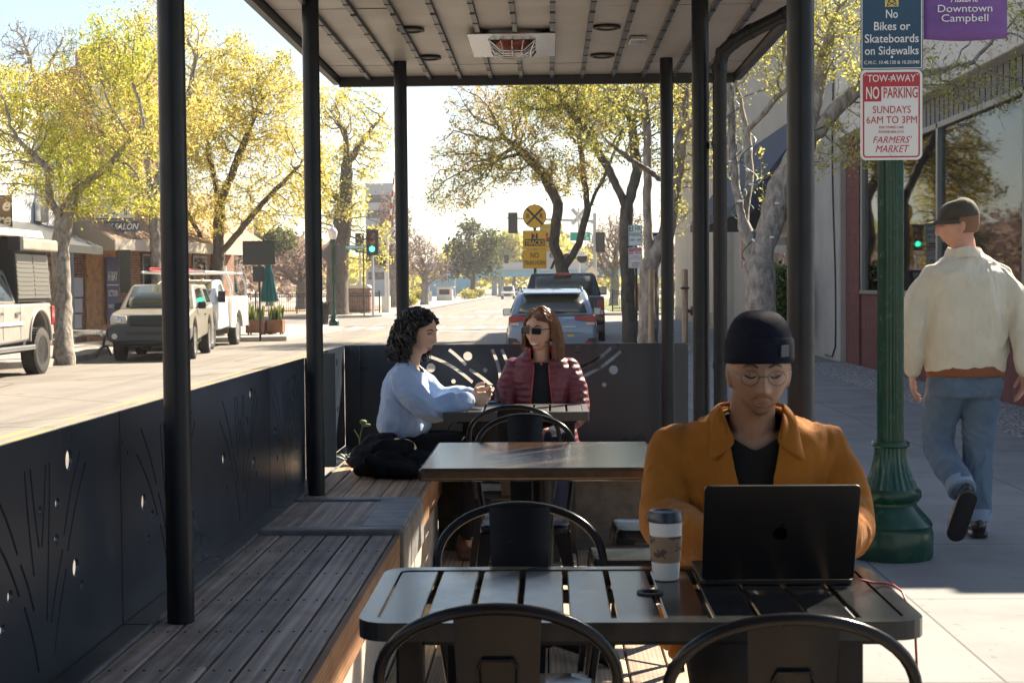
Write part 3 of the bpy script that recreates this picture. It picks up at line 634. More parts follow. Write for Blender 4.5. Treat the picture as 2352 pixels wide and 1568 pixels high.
# near lamp post with its fluted column
def lamp_post(label, loc, sc=1.0, full=True, top=4.6, grp='green lamp posts along the street'):
    p = T('lamp_post', label, 'lamp post', loc, 0, grp); n = 48 if full else 12
    bb = B().lathe([(.0, .0), (.205, .0), (.208, .01), (.208, .125), (.200, .150), (.205, .165), (.195, .185), (.150, .235), (.128, .262), (.128, .275), (.142, .285), (.152, .305), (.150, .330), (.136, .345), (0, .345)], n); bb.build('base', M['green'], p, smooth=38)
    bb = B().lathe([(.0, .344), (.134, .344), (.125, .37), (.105, .41), (.088, .47), (.080, .52), (.080, .55), (0, .55)], n, flute=1, fl=.05); bb.build('skirt', M['green'], p, smooth=25)
    B().lathe([(.0, .549), (.088, .549), (.094, .556), (.094, .570), (.086, .578), (0, .578)], n).build('collar', M['green'], p, smooth=40)
    B().lathe([(.0, .577), (.066, .577), (.058, top - .5), (.0, top - .5)], n, flute=1, fl=.07).build('shaft', M['green'], p, smooth=25)
    B().lathe([(0, top - .52), (.06, top - .52), (.09, top - .45), (.13, top - .38), (.13, top - .34), (0, top - .34)], 20).build('capital', M['green'], p, smooth=40)
    B().lathe([(0, top - .34), (.11, top - .34), (.17, top - .2), (.19, top - .05), (.17, top + .02), (.09, top + .12), (.05, top + .14), (.06, top + .18), (.02, top + .26), (0, top + .28)], 20).build('globe', mat('lamp_globe', (.75, .74, .70), .3) if 'globe' not in M else M['globe'], p, smooth=50)
    return p
M['globe'] = mat('lamp_globe', (.75, .74, .70), .3)
lamp_post('fluted green lamp post on a flared base beside the walking man, carrying two signs', (1.70, 7.42, 0), top=4.6)
yS = 7.345
def at(px, py, d): return tuple(P(px, py, d))
x_, _, z_ = at(2038, 269, yS)
s = sign('parking_sign', 'white and red tow-away no parking sign with farmers market lettering on the lamp post', 'sign', (x_, yS - .003, z_), .302, .44, 'white', [
    ('TOW-AWAY', 0, .177, .034, 'white', .235, .01), ('NO', -.092, .105, .058, 'white', .064, .02), ('PARKING', .045, .105, .05, 'red', .166, .012),
    ('SUNDAYS', .002, .024, .035, 'red', .185, .0), ('6AM TO 3PM', .002, -.026, .035, 'red', .245, .0), ('FOR TOWED CARS', 0, -.061, .012, 'red', .12, .0), ('PHONE 866-2121', 0, -.083, .012, 'red', .12, .0),
    ('FARMERS\'', .0, -.123, .032, 'red', .19, .0, .3), ('MARKET', .0, -.167, .034, 'red', .165, .0, .3)], border=('red', .012, .007), rad=.03)
B().prism([(-.136, .138), (.136, .138), (.136, .185), (.115, .205), (-.115, .205), (-.136, .185)], -.0049, -.0041, 'y').build('red_band', SG['red'], s)
B().prism(rrect(-.136, -.049, .066, .139, .002), -.0050, -.0042, 'y').build('red_box', SG['red'], s)
bb = B()
for z in (.182, -.190): bb.lathe([(0, .004), (.004, .004), (.0075, 0), (0, 0)], 12, (0, 0, 0)) if 0 else bb.cyl((0, -.010, z), (0, -.004, z), .006, .008, n=14)
bb.build('bolt', M['galv'], s)
x_, _, z_ = at(2037, 60, yS)
s = sign('sidewalk_sign', 'dark blue sign reading no bikes or skateboards on sidewalks above the parking sign', 'sign', (x_, yS - .003, z_), .302, .46, 'navy', [
    ('No', 0, .038, .040, 'white', .058, .012), ('Bikes or', 0, -.021, .040, 'white', .176, .012), ('Skateboards', 0, -.081, .040, 'white', .262, .012), ('on Sidewalks', 0, -.140, .040, 'white', .262, .012),
    ('C.M.C. 10.48.120 & 10.20.040', 0, -.196, .016, 'white', .268, .01)], border=('white', .004, .004), rad=.006)
B().box(-.033, .033, -.0052, -.0042, .075, .165).build('emblem_field', SG['yellow'], s)
bb = B()
for a, c in (((-.022, .078), (-.008, .14)), ((.022, .078), (.008, .14)), ((-.022, .078), (.016, .10)), ((.022, .078), (-.016, .10)), ((-.016, .10), (.011, .122)), ((.016, .10), (-.011, .122)), ((-.02, .142), (.02, .142)), ((-.008, .14), (.008, .16)), ((.008, .14), (-.008, .16))):
    bb.tube([(a[0], -.0062, a[1]), (c[0], -.0062, c[1])], .0016, 6)
bb.build('tower_emblem', SG['black'], s); B().cyl((0, -.010, -.170), (0, -.004, -.170), .006, .008, n=14).build('bolt', M['galv'], s)
# banner on arms
x_, _, z_ = at(2201, 100, 7.42)
s = T('street_banner', 'purple cloth banner reading historic downtown hung from the lamp post', 'banner', (x_, 7.42, z_))
rings = []
M['banner'] = mat('banner_cloth', (.17, .075, .27), .75, c2=(.21, .10, .32), ns=4, bump=.15, bs=300)
vs, fs = [], []
NX, NZ = 14, 24
for j in range(NZ + 1):
    for i in range(NX + 1):
        u = i / NX; vs.append((-.2 + .41 * u, .012 * math.sin(u * 5 + j * .15) * (1 - abs(2 * u - 1)) , .005 + 1.1 * j / NZ - .01 * math.sin(math.pi * u)))
for j in range(NZ):
    for i in range(NX): a = j * (NX + 1) + i; fs.append((a, a + 1, a + NX + 2, a + NX + 1))
o = B().add(vs, fs).build('cloth', M['banner'], s, smooth=60); sol = o.modifiers.new('solid', 'SOLIDIFY'); sol.thickness = .002
text('Historic', .034, TR(-.005, -.016, .198) @ RX(90), SG['white'], s, width=.135, bold=.02, shear=.25)
text('Downtown', .036, TR(.0, -.016, .150) @ RX(90), SG['white'], s, width=.266); text('Campbell', .036, TR(.0, -.016, .103) @ RX(90), SG['white'], s, width=.229)
B().tube([(-.205, .016, .03), (.21, .016, .03)], .005, 8).build('banner_arm', M['darkplastic'], s); B().tube([(-.46, 0, 1.08), (.21, 0, 1.08)], .012, 8).build('banner_arm', M['darkplastic'], s)
bb = B()
for z in (.03, .25, .6): bb.cb((-.21, 0, z), (.02, .012, .012))
bb.build('tie', M['galv'], s)

# ================================================================== right-hand storefronts
M['stuccog'] = mat('grey_stucco', (.30, .295, .275), .9, c2=(.36, .35, .33), ns=1.2, bump=.2, bs=60)
M['fasciab'] = mat('beige_fascia', (.52, .50, .46), .85, c2=(.58, .56, .52), ns=.8, bump=.1, bs=60)
M['maroon'] = brick('maroon_block', (.115, .035, .035), (.13, .04, .038), (.085, .03, .03), .40, .2, ms=.008)
M['alu'] = mat('window_frame', (.20, .215, .22), .4, metal=.6)
M['siding'] = mat('grey_siding', (.15, .155, .15), .7, c2=(.18, .18, .175), ns=2)
st = T('storefront', 'shop with big windows, maroon block base and beige fascia beside the right sidewalk', 'building', (5.2, 16, 0))
B().box(5.2, 5.45, 10.8, 24.8, 0, 1.2).build('base_wall', M['maroon'], st, True); B().box(5.16, 5.45, 24.8, 25.9, 0, 4.6).build('pilaster', M['maroon'], st, True)
bb = B().box(5.2, 5.5, 10.8, 24.79, 3.50, 3.86); bb.cur = 1
for k in range(60): y = 10.9 + k * .23; bb.box(5.192, 5.201, y, y + .012, 3.501, 3.859)
bb.build('siding_band', [M['siding'], M['dim']], st, True)
B().box(4.98, 5.6, 13, 25.9, 3.86, 5.7).box(4.98, 5.6, 10.8, 12.99, 3.86, 4.6).build('fascia', M['fasciab'], st, True, bevel=.02)
bb = B()
for y in (10.85, 12.6, 16.3, 19.92, 24.7): bb.box(5.17, 5.29, y - .045, y + .045, 1.22, 3.5)
bb.box(5.16, 5.30, 10.8, 24.79, 1.2, 1.26); bb.box(5.17, 5.29, 10.8, 24.79, 3.42, 3.499); bb.build('window_frame', M['alu'], st, True, bevel=.006)
for a, c in ((10.9, 12.55), (12.65, 16.25), (16.35, 19.87), (19.97, 24.65)): B().box(5.226, 5.232, a, c, 1.26, 3.42).build('window_pane', M['glass'], st, True)
M['purple'] = mat('purple_interior', (.26, .20, .58), .8); M['roomdark'] = mat('room_dark', (.06, .055, .07), .9)
bb = B().box(9, 9.1, 10.8, 25.8, 0, 3.9); bb.box(5.5, 9, 25.7, 25.8, 0, 3.9); bb.box(5.3, 9.1, 10.7, 10.8, 0, 4.6); bb.build('room_wall', M['roomdark'], st, True)
B().box(5.45, 9, 10.8, 25.8, .0, .05).build('room_floor', M['roomdark'], st, True); B().box(5.5, 9.1, 10.8, 25.8, 3.9, 4.55).build('ceiling', M['roomdark'], st, True)
bb = B().box(5.50, 5.53, 22.3, 24.6, 1.0, 2.55); bb.box(5.50, 5.53, 18.6, 19.8, 1.0, 2.6); bb.box(5.45, 5.47, 17.2, 18.5, 2.2, 2.9); bb.build('purple_panel', M['purple'], st, True)
# tufted seat backs behind the glass
M['tuft'] = mat('tufted_vinyl', (.17, .05, .09), .3, rv=.05)
def tufted(label, y0, y1, z0, z1, x):
    t_ = T('tufted_booth', label, 'booth seat', (x, (y0 + y1) / 2, 0)); NX, NZ = 56, 84; vs, fs = [], []
    for j in range(NZ + 1):
        for i in range(NX + 1):
            y = y0 + (y1 - y0) * i / NX; z = z0 + (z1 - z0) * j / NZ; u = (y - y0) / .17; v = (z - z0) / .2
            h = abs(math.sin(math.pi * (u + v) / 1)) * abs(math.sin(math.pi * (u - v)))
            vs.append((x - .07 * h ** .5, y, z))
    for j in range(NZ):
        for i in range(NX): a = j * (NX + 1) + i; fs.append((a, a + 1, a + NX + 2, a + NX + 1))
    B().add(vs, fs).build('tufted_back', M['tuft'], t_, True, smooth=80); B().box(x + .005, x + .12, y0, y1, 0.05, z1).build('frame', M['dim'], t_, True)
tufted('tall tufted maroon seat back behind the shop window beside the lamp post', 20.2, 22.1, .7, 2.45, 5.62)
tufted('tufted maroon seat back behind the shop window right of the walking man', 16.5, 18.2, .7, 2.3, 5.9)
# grey stucco wall, awning shop, ribbed cream building
g2 = T('stucco_building', 'grey stucco shop with a dark blue awning beyond the maroon pilaster', 'building', (5.2, 35, 0))
B().box(5.05, 5.6, 25.92, 29.2, 0, 5.4).build('end_wall', M['stuccog'], g2, True, bevel=.03)
B().box(5.7, 6.2, 29.2, 46, 0, 7.6).build('wall', mat('beige_wall', (.42, .39, .34), .9, c2=(.47, .44, .39), ns=1), g2, True)
bb = B(); bb.prism([(4.1, 2.9), (4.1, 3.15), (5.69, 5.2), (5.69, 2.9)], 30.5, 43, 'y'); bb.build('awning', mat('navy_awning', (.022, .032, .065), .8, c2=(.03, .042, .08), ns=3), g2, True)
for a, c in ((30.4, 33.5), (34.3, 37.5), (38.2, 41.5)):
    o = B().box(5.66, 5.69, a, c, .5, 2.6).build('window', M['alu'], g2, True); B().box(5.64, 5.655, a + .08, c - .08, .58, 2.52).build('pane', M['carglass'], o, True)
o = B().box(5.62, 5.69, 33.55, 34.25, 0, 2.5).build('door', mat('brown_door', (.12, .07, .04), .5), g2, True); B().box(5.56, 5.61, 33.65, 33.69, .9, 1.3).build('handle', M['chrome'], o, True)
bb = B(); pts = []
for i in range(30):
    u = i / 29; pts.append((5.03, 26.3 + .15 * math.sin(u * 6) - (.9 * max(0, u - .9) * 10 if u > .9 else 0) * -1, 5.2 - 5.12 * min(1, u / .93)))
tag(bb.tube(pts, .014, 6).build('wall_cable', M['darkplastic'], smooth=60), 'black cable running down the grey stucco wall to the ground', 'cable')
M['creamrib'] = mat('cream_metal', (.62, .56, .45), .75, c2=(.68, .62, .51), ns=1.5)
g3 = T('ribbed_building', 'tall cream building with vertical ribs far along the right sidewalk', 'building', (5.2, 54, 0))
B().box(5.3, 14, 46.1, 61, 0, 9.5).build('wall', M['creamrib'], g3, True)
bb = B()
for k in range(29): y = 46.2 + k * .52; bb.box(5.18, 5.3, y, y + .22, 0.5, 9.4)
bb.build('rib', M['creamrib'], g3, True); B().box(5.15, 5.3, 46.1, 61, 0, .5).build('plinth', brick('tan_brick', (.40, .33, .24), (.45, .38, .28), (.3, .27, .22)), g3, True)
for a in (48, 52, 56): B().box(5.26, 5.29, a + .23, a + .51, 4.1, 5.1).build('window', M['roomdark'], g3, True)
# ================================================================== left-hand buildings
M['brickd'] = brick('red_brick', (.20, .075, .05), (.29, .12, .08), (.30, .26, .22), .22, .075)
M['brickm'] = brick('mixed_brick', (.22, .08, .055), (.42, .33, .27), (.30, .26, .22), .24, .085)
M['bricko'] = brick('old_brick', (.24, .085, .06), (.32, .13, .09), (.36, .31, .27), .25, .085)
M['pwhite'] = mat('whitewashed_wall', (.60, .61, .62), .85, c2=(.68, .68, .67), ns=1.5)
wb = T('white_building', 'whitewashed shop with a brick base at the far left behind the camper truck', 'building', (-14, 34, 0))
B().box(-24, -13.6, -14, 41.4, 2.5, 6.4).build('upper_wall', M['pwhite'], wb, True); B().box(-24, -13.55, -14, 41.4, -.1, 2.49).build('brick_base', M['brickm'], wb, True)
bb = B(); bb.prism([(-13.54, 2.45), (-13.54, 3.15), (-12.2, 2.55), (-12.2, 2.35)], -10, 40.3, 'y'); bb.build('canopy', M['signback'], wb, True)
B().box(-13.59, -13.4, 38.9, 39.5, 3.2, 3.75).build('utility_box', M['galv'], wb, True, bevel=.02)
B().tube([(-13.4, 41.2, 6), (-13.4, 41.2, 2.9), (-13.3, 41.0, 2.6), (-13.3, 41.0, -.1)], .06, 10).build('drain_pipe', mat('blue_grey_pipe', (.27, .34, .38), .5), wb, True, smooth=50)
x_, y_, z_ = at(-8, 490, 36)
s = sign('shop_sign', 'brown cross-hatched shop sign with cream script letters at the far left edge', 'sign', (x_, y_, z_), .78, .88, 'brown', [('e', .22, .20, .30, 'cream', .2, .04, .3), ('re', .16, -.17, .30, 'cream', .36, .04, .3)], border=('black', .0, .035), rad=.08)
bk = T('brick_building', 'tall old brick building with a stepped gable rising behind the left trees', 'building', (-18, 50, 0))
bb = B(); bb.prism([(-34, -.1), (-14.3, -.1), (-14.3, 9.3), (-14.8, 9.6), (-15.4, 10.3), (-16.6, 9.8), (-16.6, 9.3), (-18.3, 8.7), (-18.3, 8.2), (-34, 8.2)], 52, 54.5, 'y'); bb.build('wall', M['bricko'], bk, True)
bb = B(); bb.box(-34, -18.3, 51.9, 52.3, 8.2, 8.35); bb.build('coping', M['dim'], bk, True)
B().box(-16.0, -14.8, 51.93, 51.99, 7.3, 8.6).build('window', M['pwhite'], bk, True)
sl = T('salon_building', 'brick salon with a shingled awning roof and a boarded doorway across the street', 'building', (-13.6, 41.5, 0), -15)
B().box(-9, 0, 0.1, 10.2, -.1, 2.75).build('wall', M['brickd'], sl); B().box(-9, -.3, .1, 10.2, 2.75, 4.6).build('upper_wall', mat('tan_wall', (.50, .42, .33), .9, c2=(.56, .48, .38), ns=3), sl)
M['shingle'] = brick('shingle', (.30, .19, .12), (.42, .29, .19), (.16, .10, .07), .18, .22, ms=.008)
bb = B(); bb.prism([(1.5, 2.72), (1.5, 2.80), (-.02, 3.75), (-.02, 2.72)], .1, 10.2, 'y'); bb.build('awning_roof', M['shingle'], sl); B().box(1.5, 1.54, .05, 10.2, 2.5, 2.82).build('fascia', mat('cream_fascia', (.58, .52, .42), .8), sl); bb = B(); bb.prism([(1.5, 2.5), (1.5, 2.78), (.0, 3.7), (.0, 2.5)], .03, .09, 'y'); bb.build('gable_board', mat('tan_board', (.33, .28, .21), .85), sl)
B().box(.005, .04, .9, 2.5, -.1, 2.7).build('plywood', wood('plywood', (.42, .22, .09), (.52, .29, .13), (.58, .34, .16), 'z'), sl); pw_ = wood('plank_wood', (.42, .22, .09), (.52, .29, .13), (.58, .34, .16), 'y')
for z in (.35, 1.05, 1.75): B().box(.041, .07, .95, 2.0, z, z + .09).build('plank', pw_, sl)
for a in (4.0, 7.2):
    o = B().box(.005, .06, a, a + .9, .8, 2.5).build('window', M['alu'], sl); B().box(.061, .07, a + .08, a + .82, 1.25, 2.42).build('pane', M['carglass'], o); B().box(.061, .07, a + .08, a + .82, .84, 1.18).build('lower_panel', mat('rust_panel', (.25, .06, .035), .6) if a == 4 else M['dim'], o)
for z0, z1, w_ in ((1.2, 1.75, .5), (.75, 1.15, .45), (.3, .7, .4)): B().box(.005, .03, .25, .25 + w_, z0, z1).build('notice', M['pwhite'], sl)
bx, by = -13.6 + .12 * math.cos(R(-15)) + 2.15 * math.sin(R(15)), 41.5 + 2.15 * math.cos(R(15))
s = T('shop_banner', 'dark blue hanging banner with white letters beside the boarded salon doorway', 'banner', (bx, by, 1.5), 75)
B().box(-.34, .34, -.012, -.006, -1.1, .85).build('cloth', SG['blue'], s)
for w_, z_, h_ in (('H BAY', .28, .26), ('UCTION', -.22, .18), ('BUILD TRUST', -.6, .1)): text(w_, h_, TR(0, -.0135, z_) @ RX(90), SG['white'], s, width=.5, bold=.03)
B().box(-.3, .3, -.0145, -.0125, .02, .05).build('rule', SG['white'], s)
# salon hanging sign
x_, y_, z_ = at(247, 475, 42.5)
s = sign('shop_sign', 'white salon sign with black script and a high-heel outline among leaves', 'sign', (x_, y_, z_), 1.62, .72, 'white', [('S', -.55, .12, .26, 'black', None, .02, .35), ('re', .25, .12, .2, 'black', None, .03, .35)], border=('grey', 0, .035), rad=.02)
bb = B().tube([(.38, -.012, -.1), (.52, -.012, .08), (.66, -.012, .22)], .012, 6); bb.tube([(.38, -.012, -.1), (.10, -.012, -.24), (-.2, -.012, -.25)], .012, 6); bb.tube([(.66, -.012, .22), (.56, -.012, -.02), (.54, -.012, -.24), (.50, -.012, -.24), (.48, -.012, .0)], .012, 6); bb.build('heel_outline', SG['black'], s)
bb = B().tube([(.7 * math.cos(a) * .95, -.010, -.06 + .12 * math.sin(a)) for a in [2 * math.pi * i / 30 for i in range(30)]], .016, 6, closed=True); bb.build('pink_ring', mat('sign_pink', (.65, .25, .25), .5), s)
s = sign('salon_sign', 'grey board with white letters reading beauty salon under the white sign', 'sign', (x_ + .05, y_, z_ - .56), 1.72, .30, 'grey', [('BEAUTY SALON', .05, -.02, .17, 'white', 1.55, .03, .3)], rad=.02)
B().prism([(-.45, -.15), (.45, -.15), (.25, -.30), (-.3, -.32)], -.004, 0, 'y').build('lower_plate', SG['grey'], s)
# ================================================================== street furniture across the road
def pole_of(root, x, y, z0, z1, r=.025, mt=None, name='pole', n=10): return B().cyl((x, y, z0), (x, y, z1), r, n=n).build(name, mt or M['darkplastic'], root, True, smooth=60)
q = G(598, 783, -.1)
s = T('sign_post', 'dark post with the back of a large road sign beside the rusty planters', 'road sign', (q.x, q.y, -.1)); k = q.y / FPX
pole_of(s, q.x, q.y, -.1, 2.75, .03); B().prism(rrect(q.x - .46, q.x + .46, 2.06, 2.74, .04), q.y - .045, q.y - .04, 'y').build('sign_back', M['signback'], s, True); B().prism(rrect(q.x - .18, q.x + .16, 1.58, 2.02, .02), q.y - .045, q.y - .04, 'y').build('small_plate', M['signback'], s, True)
x_, y_, _ = at(290, 700, 39.5)
s = T('sign_post', 'tall narrow dark sign back on a post in front of the brick salon', 'road sign', (x_, y_, -.1))
pole_of(s, x_ + .06, y_, -.1, 2.4, .03); B().prism(rrect(x_ - .15, x_ + .15, 1.3, 2.45, .02), y_ - .045, y_ - .04, 'y').build('sign_back', M['signback'], s, True)
q = G(603, 768, -.1); px0 = q.x; py0 = q.y
M['teal'] = mat('teal_canvas', (.005, .11, .14), .8, c2=(.008, .15, .18), ns=5); M['corten'] = mat('rust_planter', (.17, .075, .04), .8, c2=(.23, .11, .065), ns=4)
def umbrella(label, x, y, h):
    u = T('closed_umbrella', label, 'umbrella', (x, y, -.1), 0, 'closed teal umbrellas'); rings = []
    for (r, z) in ((.03, h), (.07, h - .08), (.13, h - .45), (.19, h - .95), (.24, h - 1.25), (.20, h - 1.30)):
        rings.append([((r * (1 + .28 * (j % 2))) * math.cos(2 * math.pi * j / 24), (r * (1 + .28 * (j % 2))) * math.sin(2 * math.pi * j / 24), z) for j in range(24)])
    B().rings(rings).build('canopy', M['teal'], u, smooth=70); B().cyl((0, 0, 0), (0, 0, h + .06), .022).build('pole', M['galv'], u); B().lathe([(0, 0), (.25, 0), (.25, .05), (.05, .09), (0, .09)], 20).build('base', M['darkplastic'], u, smooth=40)
umbrella('closed teal umbrella standing beside the rusty planters', px0 + .05, py0 + .9, 2.35); x_, y_, _ = at(528, 700, 53); umbrella('closed teal umbrella partly hidden by the white work truck rack', x_, y_, 2.65)
M['snake'] = leafm('snake_leaf', (.06, .11, .03), (.12, .17, .05), (.26, .27, .10))
def planter(label, x, y, sx, seed):
    p = T('planter', label, 'planter', (x, y, -.1), 0, 'rusty planters with upright plants'); r = random.Random(seed)
    B().box(-sx, sx, -.27, .27, .06, .48).build('box', M['corten'], p, bevel=.012); B().box(-sx + .03, sx - .03, -.24, .24, .44, .47).build('soil', M['mulch'], p)
    bb = B()
    for a in (-1, 1):
        for c in (-1, 1): B().cyl((a * (sx - .08), c * .2, 0), (a * (sx - .08), c * .2, .06), .03).build('caster', M['darkplastic'], p)
    bb = B()
    for _ in range(60):
        x0, y0 = r.uniform(-sx + .05, sx - .05), r.uniform(-.2, .2); h = r.uniform(.3, .62); dx, dy = r.uniform(-.1, .1), r.uniform(-.1, .1); a = r.uniform(0, 3.14); wx, wy = .028 * math.cos(a), .028 * math.sin(a)
        bb.add([(x0 - wx * .7, y0 - wy * .7, .45), (x0 + wx * .7, y0 + wy * .7, .45), (x0 + dx * .5 + wx, y0 + dy * .5 + wy, .45 + h * .6), (x0 + dx * .5 - wx, y0 + dy * .5 - wy, .45 + h * .6), (x0 + dx, y0 + dy, .45 + h)], [(0, 1, 2, 3), (3, 2, 4)])
    bb.build('plant', M['snake'], p, recalc=False)
planter('rusty planter box with upright leaves, left of the pair by the umbrella', px0 - .18, py0 - .1, .30, 1); planter('rusty planter box with upright leaves, right of the pair by the umbrella', px0 + .42, py0 + .15, .26, 2)
# iron fence round the corner lot
def iron_fence(label, x0, x1, y, h, z0, grp=None):
    f = T('iron_fence', label, 'fence', ((x0 + x1) / 2, y, z0), 0, grp); bb = B(); n = int((x1 - x0) / .13)
    for i in range(n): x = x0 + (x1 - x0) * i / n; bb.box(x - .011, x + .011, y - .011, y + .011, z0 + .05, z0 + h - .14)
    bb.build('picket', M['darkplastic'], f, True); bb = B()
    for z in (.14, h - .28, h - .12): bb.box(x0, x1, y - .02, y + .02, z0 + z, z0 + z + .045)
    bb.build('rail', M['darkplastic'], f, True); bb = B()
    for i in range(n): x = x0 + (x1 - x0) * (i + .5) / n; bb.tube([(x + .05 * math.cos(a), y, z0 + h - .19 + .055 * math.sin(a)) for a in [2 * math.pi * j / 8 for j in range(8)]], .009, 4, closed=True)
    bb.build('ring_row', M['darkplastic'], f, True)
    k = max(2, int((x1 - x0) / 2.4)); 
    for i in range(k + 1): x = x0 + (x1 - x0) * i / k; bb = B().box(x - .04, x + .04, y - .045, y + .045, z0, z0 + h); bb.ell((x, y, z0 + h + .03), (.05, .05, .05), None, 8, 6); bb.build('post', M['darkplastic'], f, True)
iron_fence('long black iron fence round the corner lot beyond the side street', -22.0, -9.9, 86.2, 1.25, -.06)
iron_fence('black iron fence on the right behind the parked cars', 3.7, 9.0, 86.5, 1.25, -.07)
bp = T('brick_pillar', 'red brick pillar with a pale cap inside the corner lot fence', 'pillar', (-11.4, 88.4, -.06)); B().box(-.75, .75, -.6, .6, 0, 1.45).build('shaft', M['brickd'], bp); B().prism([(-.85, 1.45), (.85, 1.45), (.6, 1.65), (-.6, 1.65)], -.7, .7, 'y').build('cap', M['creamrib'], bp)
bx = T('timber_enclosure', 'brown timber enclosure behind the iron fence on the right', 'enclosure', (5.8, 89, -.07)); B().box(-.65, .65, -.4, .4, 0, 1.6).build('wall', wood('fence_timber', (.16, .09, .05), (.24, .14, .08), (.30, .19, .11), 'z'), bx); B().box(-.7, .7, -.45, .45, 1.6, 1.68).build('cap', M['creamrib'], bx)
q = G(739, 745, -.1); tc = T('trash_can', 'black slatted litter bin beside the far lamp post', 'litter bin', (q.x, q.y, -.1)); bb = B()
for j in range(20): a = 2 * math.pi * j / 20; bb.tube([(.25 * math.cos(a), .25 * math.sin(a), .02), (.3 * math.cos(a), .3 * math.sin(a), .85), (.36 * math.cos(a), .36 * math.sin(a), .95)], .018, 5)
bb.build('slat', M['darkplastic'], tc); B().lathe([(0, .03), (.23, .03), (.27, .9), (0, .9)], 20).build('liner', M['dim'], tc, smooth=40); B().lathe([(.25, .0), (.27, .0), (.27, .06), (.25, .06)], 20).build('ring', M['darkplastic'], tc)
q = G(767, 748, -.1); lamp_post('green lamp post with a white globe on the far kerb beside the litter bin', (q.x, q.y, -.1), full=False, top=3.75)
for z, sz, c in ((2.72, .52, 0), (1.72, .0, 1)):
    if c == 0: s = sign('diamond_sign', 'dark diamond sign back on the far green lamp post', 'road sign', (q.x, q.y + .1, z), 1, 1, 'grey', shape=[(0, -.56), (.56, 0), (0, .56), (-.56, 0)])
    else: s = sign('plate_sign', 'small dark plate below the diamond on the far green lamp post', 'road sign', (q.x + .04, q.y + .1, z + .02), .62, .34, 'grey')
q = P(1229, 600, 59.5); lamp_post('green lamp post with a white cap just behind the yellow railroad signs', (q.x, q.y, 0), full=False, top=4.45)
s = sign('street_banner', 'yellow street banner with a small red figure behind the railroad signs', 'banner', at(1255, 546, 59.6), .52, 1.12, 'yellow', [('DOWNTOWN', 0, .42, .05, 'red', .34), ('CAMPBELL', 0, -.35, .05, 'red', .3)])
bb = B().ell((.03, -.01, .12), (.05, .01, .09)); bb.cb((.04, -.01, -.06), (.16, .01, .16)); bb.build('red_figure', SG['red'], s); B().cb((.06, -.012, -.12), (.14, .01, .08)).build('blue_patch', SG['navy'], s)
q = P(901, 690, 128); lamp_post('small far green lamp post left of the third shelter post', (q.x, q.y, -.1), full=False, top=3.6)
# street name sign
x_, y_, z_ = at(815, 568, 78); s = T('sign_post', 'thin black post carrying the green harrison avenue street sign', 'road sign', (x_ + .45, y_, -.1)); pole_of(s, x_ + .45, y_, -.1, z_ - .1, .035)
s = sign('street_sign', 'green street name sign reading harrison ave', 'sign', (x_, y_, z_), 1.0, .21, 'teal', [('HARRISON AVE', 0, 0, .13, 'white', .9, .02)]); 
# traffic lights
M['lit'] = mat('green_signal', (.05, 1.0, .55), .4, emit=1.6); M['lensr'] = mat('red_lens', (.35, .04, .03), .25); M['lensa'] = mat('amber_lens', (.40, .14, .03), .25); M['lensoff'] = mat('dark_lens', (.05, .06, .06), .3); M['sigpole'] = mat('signal_pole', (.46, .47, .47), .5, metal=.4)
def traffic_light(label, x, y, z, sc=1.0, face=True, zb=None, lit=True, green_only=False, pole=True):
    t_ = T('traffic_light', label, 'traffic light', (x, y, zb if zb is not None else z))
    B().prism(rrect(x - .33 * sc, x + .33 * sc, z - .72 * sc, z + .72 * sc, .03), y + .04, y + .07, 'y').build('back_plate', M['darkplastic'], t_, True)
    B().box(x - .18 * sc, x + .18 * sc, y - .12, y + .16, z - .55 * sc, z + .55 * sc).build('housing', M['darkplastic'], t_, True, bevel=.03)
    if face:
        for dz, mt_ in ((.36, M['lensr']), (0, M['lensa']), (-.36, M['lit'] if lit else M['lensoff'])):
            bb = B(TR(x, y - .121, z + dz * sc) @ RX(90)); bb.lathe([(0, .02), (.08 * sc, .015), (.15 * sc, 0), (0, 0)], 20); bb.build('lens', mt_, t_, True, smooth=60)
            bb = B(TR(x, y - .12, z + dz * sc) @ RX(90)); rg = []
            for (r_, zz) in ((.165, 0), (.165, .2)): rg.append([(r_ * sc * math.cos(R(a)), r_ * sc * math.sin(R(a)), zz * (1 if a > 10 or 1 else 0)) for a in range(-30, 211, 12)])
            vs = rg[0] + rg[1]; n_ = len(rg[0]); bb.add(vs, [(i, i + 1, n_ + i + 1, n_ + i) for i in range(n_ - 1)]); o = bb.build('visor', M['darkplastic'], t_, True, smooth=60); sd_ = o.modifiers.new('s', 'SOLIDIFY'); sd_.thickness = .006
    if pole and zb is not None: pole_of(t_, x, y + .12, zb, z - .5 * sc, .07, M['sigpole'])
    return t_
x_, y_, z_ = at(855, 557, 82); traffic_light('traffic light showing green on a pale pole at the far left corner', x_, y_, z_, 1.0, zb=-.1)
x_, y_, z_ = at(826, 558, 93); traffic_light('dark traffic light behind the street name sign', x_, y_, z_, .85, face=False, zb=-.1)
x_, y_, z_ = at(1178, 512, 92); traffic_light('dark traffic light hanging from the mast arm left of the railroad sign', x_, y_, z_, .9, face=False)
xm, ym, zm = at(1366, 508, 92); ms = T('signal_mast', 'grey signal mast with a long arm over the road on the right', 'signal mast', (xm, ym, -.1)); pole_of(ms, xm, ym, -.1, zm + .5, .11, M['sigpole']); bb = B().tube([(xm, ym, zm), (x_ - .4, ym, zm + .25)], [.09, .05], 10); bb.build('arm', M['sigpole'], ms, True, smooth=60)
B().cb((x_, ym, zm + .0), (.06, .06, .5)).build('hanger', M['sigpole'], ms, True)
x_, y_, z_ = at(1379, 556, 91.6); traffic_light('dark traffic light on the right signal mast', x_, y_, z_, .85, face=False)
